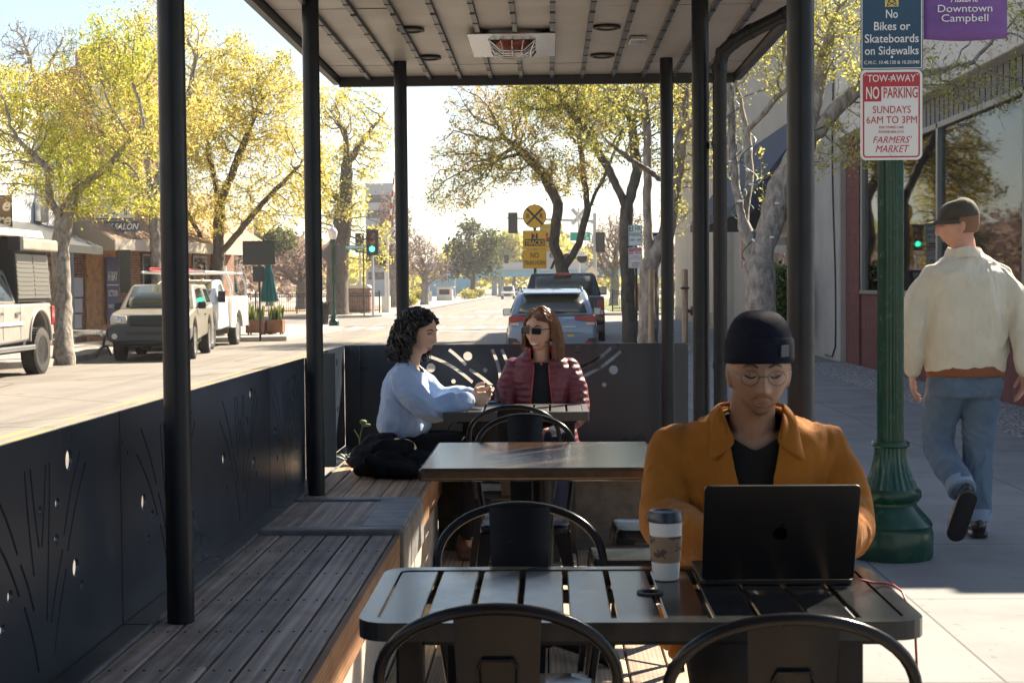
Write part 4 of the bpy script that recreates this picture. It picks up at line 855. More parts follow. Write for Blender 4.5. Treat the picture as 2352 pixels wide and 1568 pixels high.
# railroad crossing gear, both sides
def crossing(label, xs, y, z, mast_x, top, gate=None, cb=True, zb=-.1):
    c = T('railroad_signal', label, 'crossing signal', (mast_x, y, zb)); pole_of(c, mast_x, y + .1, zb, top, .07, mat('silver_mast', (.6, .6, .6), .5) if 'sm' not in M else M['sm'])
    for x in xs:
        B(TR(x, y, z) @ RX(90)).lathe([(0, 0), (.30, 0), (.30, .02), (0, .02)], 24).build('target', M['darkplastic'], c, True, smooth=40)
        B(TR(x, y - .03, z) @ RX(90)).lathe([(0, .03), (.08, .025), (.14, 0), (0, 0)], 20).build('lamp', M['lensr'], c, True, smooth=60)
        B(TR(x, y - .02, z) @ RX(90)).lathe([(.15, 0), (.155, 0), (.155, .12), (.15, .12)], 20).build('visor', M['darkplastic'], c, True, smooth=40)
    B().box(min(xs), max(xs), y + .02, y + .06, z - .03, z + .03).build('crossarm', M['darkplastic'], c, True)
    if cb:
        for a, wd in ((48, 'RAIL ROAD'), (-48, 'CROSSING')):
            mm = TR(mast_x, y - .03 - (.02 if a > 0 else 0), top - .5) @ RY(a); o = B(mm).box(-.62, .62, -.008, .008, -.115, .115).build('crossbuck_blade', M['white'], c, True); text(wd, .13, mm @ TR(0, -.011, 0) @ RX(90), SG['black'], o, True, width=1.05)
    return c
M['sm'] = mat('silver_mast_paint', (.6, .6, .58), .5)
p1, p2 = P(851, 598, 90), P(877, 598, 90); x_ = P(890, 600, 90).x
crossing('railroad crossing signal with two red lamps beside the far left corner', (p1.x, p2.x), p1.y, p1.z, x_, 1.36 + 140 * 90 / FPX)
g0, g1 = P(886, 622, 91), P(906, 395, 91); gt = T('crossing_gate', 'red and white striped crossing gate arm raised upright', 'crossing gate', (g0.x, g0.y, -.1)); n_ = 16
for col, k_ in (('red_stripe', 0), ('white_stripe', 1)):
    for i in range(k_, n_, 2): B().tube([g0.lerp(g1, i / n_), g0.lerp(g1, (i + 1) / n_)], [.085 - .045 * i / n_, .085 - .045 * (i + 1) / n_], 8).build(col, SG['red'] if k_ == 0 else M['white'], gt, True, smooth=60)
B().box(g0.x - .25, g0.x + .25, g0.y - .2, g0.y + .2, -.1, .9).tube([(g0.x, g0.y, .8), tuple(g0)], .09, 10).build('mechanism', M['sm'], gt, True)
p1, p2 = P(1303, 593, 88), P(1337, 593, 88); x_ = P(1330, 593, 88).x
crossing('railroad crossing signal with crossbuck behind the right kerb trees', (p1.x, p2.x), p1.y, p1.z, x_, 1.36 + 180 * 88 / FPX)
sign('tracks_plate', 'small white plate below the right crossbuck', 'sign', at(1326, 583, 87.6), 1.0, .26, 'white', [('2 TRACKS', 0, 0, .15, 'black', .8)])
sign('street_sign', 'green direction sign with a white arrow behind the right trees', 'sign', at(1333, 543, 89.5), 1.25, .52, 'teal', [('Dr', .32, .1, .2, 'white', .24, .02), ('>', .42, -.12, .2, 'white', .2, .05)], border=('white', .01, .015))
sign('diamond_sign', 'pale diamond sign on a grey post right of the dark pickup', 'road sign', at(1359, 628, 70), 1, 1, 'cream', shape=[(0, -.36), (.36, 0), (0, .36), (-.36, 0)]); x_, y_, z_ = at(1360, 640, 70.1); s = T('sign_post', 'thin grey post holding the pale diamond sign', 'road sign', (x_, y_, -.25)); pole_of(s, x_, y_, -.25, z_, .03, M['galv'])
# yellow railroad warning signs in front
x_, y_, z_ = at(1228, 497, 46); k = 46 / FPX
s = T('sign_post', 'green post behind the dark pickup holding three yellow railroad signs', 'road sign', (x_, y_ + .03, 0)); pole_of(s, x_, y_ + .04, 0, z_ + .3, .035, M['green'])
rr = 27 * k
s = sign('railroad_sign', 'round yellow railroad advance warning sign with a black X and two Rs', 'sign', (x_, y_, z_), 1, 1, 'amber', [('R', -.56 * rr, 0, .42 * rr, 'black', .32 * rr, .03), ('R', .56 * rr, 0, .42 * rr, 'black', .32 * rr, .03)], shape=circ(0, 0, rr, 36))
for a in (45, -45): B(RY(a)).box(-rr * .93, rr * .93, -.0056 - (.0006 if a > 0 else 0), -.0046, -.085 * rr, .085 * rr).build('cross_bar', SG['black'], s)
curve_sheet([circ(0, 0, rr * .985, 36), circ(0, 0, rr * .945, 36)], .0012, TR(0, -.0052, 0) @ RX(90), 'border', SG['black'], s)
x_, y_, z_ = at(1228, 551, 46); s = sign('tracks_sign', 'yellow 2 tracks sign below the round railroad sign', 'sign', (x_, y_, z_), 54 * k, 43 * k, 'amber', [('2', 0, 8 * k, 12 * k, 'amber', None, .03), ('TRACKS', 0, -7 * k, 11 * k, 'amber', 43 * k, .03)], rad=.03, border=('black', .008, .006))
B().prism([(-23 * k, -14 * k), (23 * k, -14 * k), (23 * k, 2 * k), (7 * k, 2 * k), (7 * k, 15 * k), (-7 * k, 15 * k), (-7 * k, 2 * k), (-23 * k, 2 * k)], -.0048, -.0042, 'y').build('black_field', SG['black'], s)
x_, y_, z_ = at(1228, 595, 46); sign('horn_sign', 'yellow no train horn sign, lowest of the three railroad signs', 'sign', (x_, y_, z_), 54 * k, 43 * k, 'amber', [('NO', 0, 8 * k, 11 * k, 'black', 19 * k, .02), ('TRAIN HORN', 0, -9 * k, 10 * k, 'black', 49 * k, .02)], rad=.03, border=('black', .008, .006))
sign('turn_sign', 'white sign with a black diagonal stroke behind the yellow horn sign', 'sign', at(1263, 600, 58), .72, .76, 'white', [('ED', .14, .22, .16, 'black', .3, .03), ('/', .12, -.15, .3, 'black', .25, .06)], rad=.03)
sign('lime_plate', 'small lime green plate under the white stroke sign', 'sign', at(1264, 645, 57.9), .24, .16, 'lime')
# parking signs beyond the shelter
x_, y_, z_ = at(1459, 541, 33); k = 33 / FPX
s = T('sign_post', 'dark post between two kerb trees carrying the green parking sign', 'road sign', (x_ + .02, y_, 0)); pole_of(s, x_ + .02, y_ + .03, 0, z_ + .2, .028)
s = sign('parking_sign', 'white and green two hour parking sign half hidden by a kerb tree', 'sign', (x_, y_, z_), .305, .46, 'white', [('2', -.09, .155, .09, 'white', .07, .03), ('HR', .06, .155, .09, 'green', .12, .02), ('PARKING', 0, .02, .075, 'green', .26, .02), ('8AM - 6PM', 0, -.10, .05, 'green', .24, .01)], border=('green', .008, .008)); B().box(-.135, -.045, -.0049, -.0042, .09, .21).build('green_box', SG['green'], s)
x_, y_, z_ = at(1459, 592, 33)
s = sign('parking_sign', 'red and white tow-away sign under the green two hour parking sign', 'sign', (x_, y_, z_), .305, .46, 'white', [('TOW-AWAY', 0, .18, .035, 'white', .24, .01), ('NO', -.085, .11, .06, 'white', .07, .03), ('PARKING', .065, .11, .05, 'red', .16, .02), ('SUNDAYS', 0, .03, .035, 'red', .18), ('6AM TO 3PM', 0, -.02, .035, 'red', .24), ('FARMERS', 0, -.12, .032, 'red', .18, .02, .3), ('MARKET', 0, -.17, .032, 'red', .16, .02, .3)], border=('red', .012, .007), rad=.03)
B().box(-.13, .13, -.0049, -.0042, .15, .21).build('red_band', SG['red'], s); B().box(-.13, -.045, -.0050, -.0043, .075, .15).build('red_box', SG['red'], s)
sign('arrow_sign', 'tall orange sign with a black arrow low behind the kerb tree', 'sign', at(1455, 660, 58), .3, 1.6, 'orange', [('>', 0, .4, .2, 'black', .2, .05)])
sign('wall_banner', 'navy and red hanging sign on the cream building behind the forked tree', 'sign', at(1497, 556, 48), .5, .62, 'blue', [('#', 0, .05, .3, 'white', .3, .03)]); sign('red_banner', 'red strip under the navy hanging sign', 'sign', at(1497, 588, 48), .5, .26, 'red')
# young-tree stakes with a cross rail
sk = T('tree_stake', 'pair of wooden stakes with a cross rail around the forked kerb tree', 'stake', (1.57, 20, 0)); wd = wood('stake_wood', (.24, .17, .11), (.33, .25, .17), (.42, .33, .24), 'z')
for x_ in (1.355, 1.80): B().cyl((x_, 19.7, 0), (x_, 19.7, 1.58), .042, n=10).build('stake', wd, sk, True, smooth=50)
B().box(1.30, 1.87, 19.63, 19.66, .50, .60).build('cross_rail', wood('rail_wood', (.26, .22, .19), (.36, .31, .27), (.46, .41, .36), 'x'), sk, True); B().tube([(1.8 + .05 * math.cos(a), 19.7 + .05 * math.sin(a), 1.33) for a in [j * .7 for j in range(9)]], .015, 6).build('tie', M['dim'], sk, True)
q = P(1592, 714, 50.5); fv = T('fire_valve', 'dark red fire valve fixed low on the cream ribbed building', 'valve', (q.x, q.y, q.z)); bb = B(RY(-90)); bb.lathe([(0, -.1), (.10, -.1), (.10, 0), (.16, .02), (.16, .08), (.06, .1), (.06, .22), (0, .22)], 16); bb.build('body', mat('valve_red', (.14, .02, .02), .5), fv, smooth=40); B().tube([(-.24, .17 * math.cos(a), .17 * math.sin(a)) for a in [2 * math.pi * i / 20 for i in range(20)]], .018, 6, closed=True).build('hand_wheel', mat('wheel_red', (.18, .02, .02), .5), fv, smooth=60)
# steel bench by the left tree
bn = T('steel_bench', 'tubular steel bench behind the tan pickup at the far kerb', 'bench', (-11.0, 33.4, -.1), -8); B().cyl((-.1, -.3, .52), (1.0, -.3, .52), .075).cyl((-.1, 0, .5), (1.0, 0, .5), .075).build('seat_tube', M['galv'], bn, smooth=50)
for x_ in (-.05, .95): B().tube([(x_, -.45, 0), (x_, -.3, .15), (x_, -.1, .2), (x_, 0, .5)], .03, 8).tube([(x_, .3, 0), (x_, .1, .2), (x_, -.1, .2)], .03, 8).build('leg', M['darkplastic'], bn, smooth=50)
# ------------------------------------------------------------------ far down the street
M['overpass'] = mat('overpass_concrete', (.45, .45, .44), .85); M['pier'] = mat('overpass_teal', (.20, .42, .52), .7)
ov = T('overpass', 'pale concrete road bridge with blue girders crossing the street far away', 'bridge', (0, 262, 0)); B().box(-22, 30, 262, 274, 4.45, 5.15).build('deck', M['overpass'], ov, True); B().box(-22, 30, 261.8, 262, 4.9, 5.75).build('parapet', M['overpass'], ov, True); B().box(-13, 30, 262.5, 273, 3.3, 4.44).build('girder', M['pier'], ov, True)
for x_ in (-9.8, -8.6, 4.5): B().cyl((x_, 265, -.3), (x_, 265, 3.35), .5).build('pier', M['overpass'], ov, True, smooth=50)
bb = B(); bb.prism([(-22, -.3), (-17.5, -.3), (-12.0, 3.3), (-22, 3.3)], 263, 273, 'y'); bb.build('abutment', M['pier'], ov, True)
for k_, (a, y_, z0, lb) in enumerate(((1045, 205, 6.6, 'far street light pole with a signal arm over the road'),)):
    q = P(a, 660, y_); s = T('signal_mast', lb, 'signal mast', (q.x, q.y, -.25)); pole_of(s, q.x, q.y, -.25, z0 + .6, .12, M['sigpole']); B().tube([(q.x, q.y, z0), (q.x + 1.0, q.y, z0 + .45), (q.x + 2.2, q.y, z0 + .5)], .06, 6).build('lamp_arm', M['sigpole'], s, True); B().cb((q.x + 2.3, q.y, z0 + .45), (.7, .3, .12)).build('lamp_head', M['galv'], s, True)
    B().tube([(q.x - 1, q.y, 3.4), (q.x + 2.5, q.y, 5.0), (q.x + 7.2, q.y, 5.3)], .08, 6).build('signal_arm', M['sigpole'], s, True)
x_, y_, z_ = at(1107, 596, 204); traffic_light('tiny far traffic light, left one on the distant signal arm', x_, y_, z_, .85, face=False); x_, y_, z_ = at(1163, 595, 204); traffic_light('tiny far traffic light, right one on the distant signal arm', x_, y_, z_, .85, face=False)
sign('street_sign', 'tiny far green street sign under the distant signal arm', 'sign', at(1072, 609, 203), 1.4, .5, 'teal', [('Gilman Ave', 0, 0, .26, 'white', 1.2, .01)])
q = P(1022, 690, 172); bh = T('booth', 'small pale kiosk with a flat roof beside the far left pavement', 'kiosk', (q.x, q.y, -.1)); B().box(-.9, .9, -.8, .8, 0, 1.5).build('wall', M['creamrib'], bh); B().box(-1.1, 1.1, -1, 1, 1.5, 1.65).build('roof', M['overpass'], bh); B().box(-.6, .6, -.83, -.81, .7, 1.3).build('window', M['dim'], bh)
q = P(984, 690, 165); cbn = T('utility_cabinet', 'grey utility cabinet beside the far walking person', 'cabinet', (q.x, q.y, -.1)); B().box(-.4, .4, -.3, .3, 0, 1.15).build('body', M['galv'], cbn, bevel=.03); B().box(-.36, .36, -.32, -.305, .1, 1.05).build('door', M['sigpole'], cbn)
sign('shop_sign', 'tiny blue hanging board beside the far pavement', 'sign', at(1024, 632, 170), 1.6, .8, 'navy', [('GYM', 0, 0, .4, 'white', 1.0)])
tw = T('tower', 'pale concrete tower block far behind the crossing signal', 'building', (-28, 270, 0)); q = P(872, 500, 270); B().box(q.x - 2.6, q.x + 2.6, 270, 280, -.3, 20.5).build('wall', mat('tower_concrete', (.30, .32, .34), .9), tw, True)
for j in range(6): B().box(q.x - 2.2, q.x + 2.2, 269.95, 270, 3 + j * 2.8, 4.4 + j * 2.8).build('window', M['dim'], tw, True)
# ================================================================== vehicles (front at local -Y, origin on the ground under the middle)
def wheel(root, x, y, r, wdt, rimm, side, spokes=6, dark=None):
    s = 1 if side > 0 else -1; m = TR(x, y, r) @ RY(90 * s); bb = B(m); rr = r * .64
    prof = [(rr, -wdt / 2 + .01), (r * .90, -wdt / 2), (r * .985, -wdt / 2 + .03), (r, -wdt * .2), (r, wdt * .2), (r * .985, wdt / 2 - .03), (r * .90, wdt / 2), (rr, wdt / 2 - .01), (rr - .01, 0)]
    bb.rings([[(p * math.cos(2 * math.pi * j / 36), p * math.sin(2 * math.pi * j / 36), z) for j in range(36)] for p, z in prof], closed=True)
    for j in range(36):
        a = 2 * math.pi * j / 36
        for q_ in (-1, 1): bb.cb((r * math.cos(a + q_ * .04), r * math.sin(a + q_ * .04), q_ * wdt * .25), (.02, r * .09, wdt * .36), RZ(math.degrees(a)))
    w_ = bb.build('wheel', M['rubber'], root, smooth=45); bb = B(m); h = wdt / 2 - .015
    bb.lathe([(rr - .012, h - .03), (rr + .004, h - .005), (rr - .002, h + .004), (rr - .03, h - .01)], 36); bb.lathe([(0, h), (.05, h), (.07, h - .01), (.07, h - .05), (0, h - .05)], 16)
    for k in range(spokes):
        a = 2 * math.pi * k / spokes; d = Vector((math.cos(a), math.sin(a), 0)); n_ = Vector((-math.sin(a), math.cos(a), 0))
        rg = []
        for t_, wd_, hz in ((.05, .032, h - .006), (rr * .6, .030, h - .012), (rr - .015, .04, h - .02)): c = d * t_; rg.append([c + n_ * wd_ + Vector((0, 0, hz)), c - n_ * wd_ + Vector((0, 0, hz)), c - n_ * wd_ + Vector((0, 0, hz - .03)), c + n_ * wd_ + Vector((0, 0, hz - .03))])
        bb.rings(rg)
    bb.build('rim', rimm, w_, smooth=40); B(m).lathe([(0, h - .06), (rr - .01, h - .06), (rr - .01, h - .08), (0, h - .08)], 24).build('brake_disc', M['dim'], w_)
def arch(y, r, z0, n=9, r2=None):
    "points of a wheel arch, from front to rear"
    return [(y - r * math.cos(math.pi * i / n), max(z0, .0) + (math.sin(math.pi * i / n) * (r2 or r)) if 0 < i < n else z0) for i in range(n + 1)]
def carbody(name, root, prof, hw, mt, tap, bevel=.045, smooth=35, cuts=(-1, -.9, 0, .9, 1)):
    "side outline (y,z) drawn across the width; tap(y,z)->factor narrows it with height and at the ends"
    n = len(prof); vs, fs = [], []
    for c in cuts: vs += [(c * hw * tap(p[0], p[1]), p[0], p[1]) for p in prof]
    k = len(cuts)
    for i in range(k - 1): fs += [(i * n + j, (i + 1) * n + j, (i + 1) * n + (j + 1) % n, i * n + (j + 1) % n) for j in range(n)]
    fs.append(tuple(range(n))); fs.append(tuple((k - 1) * n + j for j in range(n - 1, -1, -1)))
    return B().add(vs, fs).build(name, mt, root, smooth=smooth, bevel=bevel, seg=3)
def sideglass(name, root, poly, hw, tap, mt, off=.006, th=.006, both=True):
    for s in ((-1, 1) if both else (1,)):
        n = len(poly); vs = [(s * (hw * tap(y, z) + off), y, z) for y, z in poly] + [(s * (hw * tap(y, z) + off - th), y, z) for y, z in poly]
        B().add(vs, [tuple(range(n)), tuple(range(2 * n - 1, n - 1, -1))] + [(j, n + j, n + (j + 1) % n, (j + 1) % n) for j in range(n)]).build(name, mt, root)
def screen(name, root, y0, z0, w0, y1, z1, w1, mt, bow=.05, off=.008, nrm=None, n=8):
    "curved pane between a lower and an upper edge"
    d = Vector((0, y1 - y0, z1 - z0)).normalized(); nr = Vector((0, -d.z, d.y)) * (nrm or 1); rg = []
    for (y, z, w_) in ((y0, z0, w0), ((y0 + y1) / 2, (z0 + z1) / 2, (w0 + w1) / 2), (y1, z1, w1)):
        rg.append([Vector((w_ * (2 * i / n - 1), y, z)) + nr * (off + bow * (1 - (2 * i / n - 1) ** 2)) for i in range(n + 1)])
    vs = [v for r_ in rg for v in r_]; m_ = n + 1; fs = [(j * m_ + i, j * m_ + i + 1, (j + 1) * m_ + i + 1, (j + 1) * m_ + i) for j in range(2) for i in range(n)]
    o = B().add(vs, fs).build(name, mt, root, smooth=80); s_ = o.modifiers.new('solid', 'SOLIDIFY'); s_.thickness = .012; s_.offset = -1 * (nrm or 1); return o
def mirror(root, x, y, z, mt, sz=(.11, .09, .15)):
    s = 1 if x > 0 else -1; bb = B(); bb.cb((x + s * .12, y, z), sz); o = bb.build('mirror', mt, root, bevel=.025, seg=3); B().cb((x + s * .03, y + .01, z - .04), (.1, .05, .05)).build('mirror_arm', M['darkplastic'], o); B().cb((x + s * .12, y + sz[1] / 2 + .004, z), (sz[0] * .8, .004, sz[2] * .8)).build('mirror_glass', M['chrome'], o)
def paint(n, c, rough=.3, coat=.6, c2=None, metal=.0, ns=3): return mat(n, c, rough, metal, c2=c2, ns=ns, coat=coat)
CG = mat('vehicle_glass', (.018, .022, .022), .04, spec=.9); CGL = mat('reflecting_vehicle_glass', (.05, .055, .04), .05, spec=1.0); HL = mat('headlight_lens', (.55, .55, .52), .12, spec=.8); TL = mat('tail_lamp', (.32, .012, .02), .15, coat=.8); AMB = mat('amber_lamp', (.55, .16, .02), .2); RIM = mat('alloy_rim', (.45, .45, .46), .3, metal=.9); RIMD = mat('dark_rim', (.06, .06, .065), .35, metal=.7)
# ---- tan pickup, nose toward the camera
tp_m = paint('dusty_tan_paint', (.15, .132, .105), .45, .25, c2=(.19, .168, .135)); dk = mat('grey_bumper', (.045, .05, .06), .6, bump=.05, bs=200)
tp = T('pickup_truck', 'dusty tan pickup with a dark grey front bumper and grille parked facing the camera', 'pickup truck', (-9.42, 36.05, -.25), 7)
tapt = lambda y, z: (1 - .22 * max(0, z - 1.08) / .7) * (1 - .05 * max(0, -y - 1.9)) * (1 - .03 * max(0, .6 - z))
W = .92
pr = [(-2.55, .62), (-2.55, .92), (-2.45, 1.06), (-2.2, 1.11), (-1.25, 1.18), (-.6, 1.20), (2.62, 1.20), (2.66, .6), (2.3, .52)] + arch(1.55, .47, .50)[::-1] + [(-1.1, .42)] + arch(-1.62, .47, .50)[::-1] + [(-2.3, .5)]
carbody('body', tp, pr, W, tp_m, tapt, .05); gp = [(-1.28, 1.17), (-.38, 1.72), (-.1, 1.76), (.95, 1.76), (1.18, 1.2)]; carbody('cab', tp, gp, W, tp_m, tapt, .05)
carbody('camper_shell', tp, [(1.2, 1.2), (1.15, 1.74), (2.45, 1.76), (2.62, 1.22)], W, tp_m, tapt, .06)
screen('windshield', tp, -1.20, 1.20, .78, -.40, 1.70, .66, CGL, .05, .012)
sideglass('side_window', tp, [(-.72, 1.24), (-.28, 1.62), (.30, 1.66), (.30, 1.24)], W, tapt, CG); sideglass('rear_side_window', tp, [(.36, 1.24), (.36, 1.66), (.85, 1.66), (.98, 1.24)], W, tapt, CG); sideglass('shell_window', tp, [(1.45, 1.30), (1.45, 1.64), (2.30, 1.64), (2.42, 1.30)], W, tapt, CG)
B().prism(rrect(-.93, .93, .46, .80, .08), -2.72, -2.45, 'y').prism([(-.8, .40), (.8, .40), (.86, .47), (-.86, .47)], -2.64, -2.4, 'y').build('front_bumper', dk, tp, bevel=.05, seg=3)
bb = B(); bb.prism(rrect(-.46, .46, .80, 1.06, .07), -2.66, -2.50, 'y'); gr_ = bb.build('grille_surround', dk, tp, bevel=.025); bb = B(); bb.box(-.40, .40, -2.668, -2.655, .83, 1.02); bb.build('grille_gap', M['dim'], gr_); bb = B()
for z in (.88, .93, .98): bb.box(-.40, .40, -2.69, -2.66, z - .012, z + .012)
bb.build('grille_bar', dk, gr_); bb = B()
bb.tube([(.075 * math.cos(a), -2.70, .93 + .05 * math.sin(a)) for a in [2 * math.pi * i / 20 for i in range(20)]], .008, 6, closed=True); bb.tube([(.03 * math.cos(a), -2.70, .93 + .05 * math.sin(a)) for a in [2 * math.pi * i / 16 for i in range(16)]], .006, 6, closed=True); bb.tube([(.055 * math.cos(a), -2.70, .955 + .022 * math.sin(a)) for a in [2 * math.pi * i / 16 for i in range(16)]], .006, 6, closed=True); bb.build('emblem', M['darkplastic'], gr_)
B().box(-.5, .5, -2.735, -2.715, .60, .68).build('lower_grille', M['dim'], tp)
for s_ in (-1, 1):
    bb = B(); bb.prism([(s_ * .50, .86), (s_ * .86, .83), (s_ * .88, 1.00), (s_ * .80, 1.06), (s_ * .52, 1.04)], -2.585, -2.3, 'y'); o = bb.build('headlight', HL, tp, bevel=.02); B(TR(s_ * .70, -2.592, .94) @ RX(90)).lathe([(0, .02), (.06, .012), (.08, 0), (0, 0)], 20).build('bulb', M['chrome'], o, smooth=60)
    B(TR(s_ * .76, -2.722, .58) @ RX(90)).lathe([(0, .012), (.05, .008), (.065, 0), (0, 0)], 20).build('fog_light', HL, tp, smooth=60)
    mirror(tp, s_ * .87, -.75, 1.25, M['darkplastic'], (.18, .1, .17))
    for y in (-1.62, 1.55): wheel(tp, s_ * .80, y, .385, .25, RIM, s_)
B().box(-.75, .75, -2.2, 2.4, .32, .5).build('chassis', M['dim'], tp); sideglass('door_handle', tp, [(.42, 1.0), (.42, 1.035), (.6, 1.035), (.6, 1.0)], W, tapt, tp_m, .03, .03)
# ---- white work truck behind it
wt = T('work_truck', 'white utility truck with tool boxes and a ladder rack behind the tan pickup', 'work truck', (-10.15, 42.0, -.25), 0); wm = paint('work_white', (.72, .71, .68), .35, .4)
tapw = lambda y, z: (1 - .20 * max(0, z - 1.2) / .75) * (1 - .06 * max(0, -y - 2.2)); W = .98
pr = [(-2.75, .62), (-2.78, .98), (-2.6, 1.18), (-1.5, 1.26), (.15, 1.28), (.2, .55)] + [(-.9, .5)] + arch(-1.9, .5, .52)[::-1] + [(-2.6, .55)]
carbody('body', wt, pr, W, wm, tapw, .05); carbody('cab', wt, [(-1.5, 1.25), (-.75, 1.84), (-.4, 1.9), (.05, 1.9), (.15, 1.26)], W, wm, tapw, .05); screen('windshield', wt, -1.42, 1.28, .84, -.76, 1.83, .72, CGL, .05, .012)
sideglass('side_window', wt, [(-.95, 1.32), (-.55, 1.76), (-.08, 1.78), (-.08, 1.32)], W, tapw, CG)
bb = B(); P_ = [(.25, .55), (.25, 1.42), (2.7, 1.42), (2.7, .55), (2.2, .52)] + arch(1.4, .5, .52)[::-1] + [(.5, .52)]
carbody('utility_body', wt, P_, 1.02, wm, lambda y, z: 1, .012, cuts=(-1, 1))
for a, c, z0, z1 in ((.32, .95, .62, 1.36), (1.02, 1.9, 1.02, 1.36), (1.98, 2.62, .62, 1.36)):
    for s_ in (-1, 1): o = B().box(min(s_ * 1.022, s_ * 1.035), max(s_ * 1.022, s_ * 1.035), a, c, z0, z1).build('tool_door', wm, wt, bevel=.01); B().cb((s_ * 1.04, (a + c) / 2, z1 - .12), (.012, .06, .06)).build('latch', M['galv'], o)
rk = mat('rack_white', (.68, .68, .66), .4); bb = B()
for s_ in (-1, 1):
    bb.tube([(s_ * .85, -2.2, 2.1), (s_ * .85, .6, 2.1), (s_ * .85, 2.6, 2.1)], .035, 8)
    for y in (.45, 2.55): bb.tube([(s_ * .98, y, 1.42), (s_ * 1.0, y, 1.75), (s_ * .85, y, 2.1), (s_ * .82, y, 2.3)], .04, 8)
for y in (-2.1, .45, 2.55): bb.tube([(-.85, y, 2.1), (.85, y, 2.1)], .03, 8)
bb.build('ladder_rack', rk, wt, smooth=60); bb = B()
for s_ in (.25, .6): bb.box(-s_ - .04, -s_, -2.3, 2.4, 2.15, 2.23)
for k_ in range(14): bb.cyl((-.64, -2.2 + k_ * .34, 2.19), (-.25, -2.2 + k_ * .34, 2.19), .016)
bb.build('red_ladder', mat('ladder_red', (.45, .06, .05), .5), wt)
for x_ in (-.4, 0, .4): B().ell((x_, -.55, 1.915), (.05, .06, .025)).build('roof_marker', AMB, wt, smooth=60)
for s_ in (-1, 1):
    mirror(wt, s_ * .92, -1.0, 1.42, M['darkplastic'], (.2, .12, .32)); B().prism([(s_ * .62, .86), (s_ * .93, .86), (s_ * .93, 1.08), (s_ * .62, 1.06)], -2.80, -2.6, 'y').build('headlight', HL, wt, bevel=.02); B().cb((s_ * .975, -2.45, .98), (.03, .2, .16)).build('side_marker', AMB, wt, bevel=.01)
    for y in (-1.9, 1.4): wheel(wt, s_ * .86, y, .41, .25, RIM, s_, 8)
B().box(-.98, .98, -2.95, -2.72, .5, .78).build('front_bumper', dk, wt, bevel=.04); B().box(-.8, .8, -2.5, 2.6, .34, .55).build('chassis', M['dim'], wt); B().box(-1.0, 1.0, 2.7, 2.95, .5, .62).build('rear_step', M['darkplastic'], wt)
# ---- silver pickup with a pop-up camper at the left edge
sp_m = paint('dusty_silver_paint', (.30, .28, .25), .35, .4, c2=(.38, .36, .325), metal=.1); sv = T('pickup_truck', 'dusty silver pickup with a dark camper box and rolled awning at the left edge', 'pickup truck', (-10.98, 26.6, -.25), 0); W = 1.02
taps = lambda y, z: (1 - .22 * max(0, z - 1.25) / .7) * (1 - .05 * max(0, -y - 2.4))
pr = [(-2.9, .75), (-2.9, 1.15), (-2.7, 1.3), (-1.4, 1.38), (2.85, 1.40), (2.95, 1.3), (2.98, .78), (2.8, .66)] + arch(2.12, .56, .66)[::-1] + [(-1.3, .6)] + arch(-1.9, .56, .66)[::-1] + [(-2.7, .68)]
carbody('body', sv, pr, W, sp_m, taps, .06); carbody('cab', sv, [(-1.45, 1.37), (-.6, 2.0), (-.2, 2.06), (.9, 2.04), (1.02, 1.38)], W, sp_m, taps, .06); screen('windshield', sv, -1.36, 1.40, .86, -.62, 1.97, .74, CG, .05, .012)
sideglass('side_window', sv, [(-.8, 1.44), (-.35, 1.9), (.12, 1.93), (.12, 1.44)], W, taps, CG); sideglass('rear_side_window', sv, [(.2, 1.44), (.2, 1.93), (.75, 1.92), (.86, 1.44)], W, taps, CG)
cmp_ = M['darkplastic']; bb = B(); bb.prism([(1.0, 1.41), (.80, 2.62), (2.55, 2.62), (2.95, 1.41)], -.99, .99, 'x', ); bb.build('camper_box', cmp_, sv, bevel=.02); B().prism([(-1.6, 2.64), (-1.45, 2.78), (2.55, 2.80), (2.7, 2.64)], -.95, .95, 'x').build('camper_roof', M['creamrib'], sv, bevel=.03)
B().box(1.0, 1.2, .75, 2.75, 2.38, 2.62).build('awning_bag', mat('awning_bag', (.28, .25, .20), .85, c2=(.36, .33, .27), ns=3, bump=.3, bs=9), sv, bevel=.05, seg=3); B().box(.98, 1.22, .55, .75, 2.36, 2.64).build('awning_end', M['darkplastic'], sv, bevel=.02)
M['tread'] = mat('tread_plate', (.30, .29, .27), .35, metal=.6); 
for a, c in ((1.02, 1.82), (1.92, 2.70)):
    vs = [(1.0, a - .03, 1.48), (1.0, c + .09, 1.48), (1.0, c - .08, 2.32), (1.0, a - .15, 2.32)]; vs2 = [(1.015, y, z) for _, y, z in vs]; o = B().add(vs + vs2, [(0, 1, 2, 3), (7, 6, 5, 4), (0, 4, 5, 1), (1, 5, 6, 2), (2, 6, 7, 3), (3, 7, 4, 0)]).build('side_plate', M['tread'], sv); bb = B()
    for k_ in range(9): z = 1.55 + k_ * .085; bb.box(1.012, 1.024, a - .02 - (z - 1.48) * .14, c + .04 - (z - 1.48) * .2, z, z + .04)
    bb.build('corrugation', M['tread'], o)
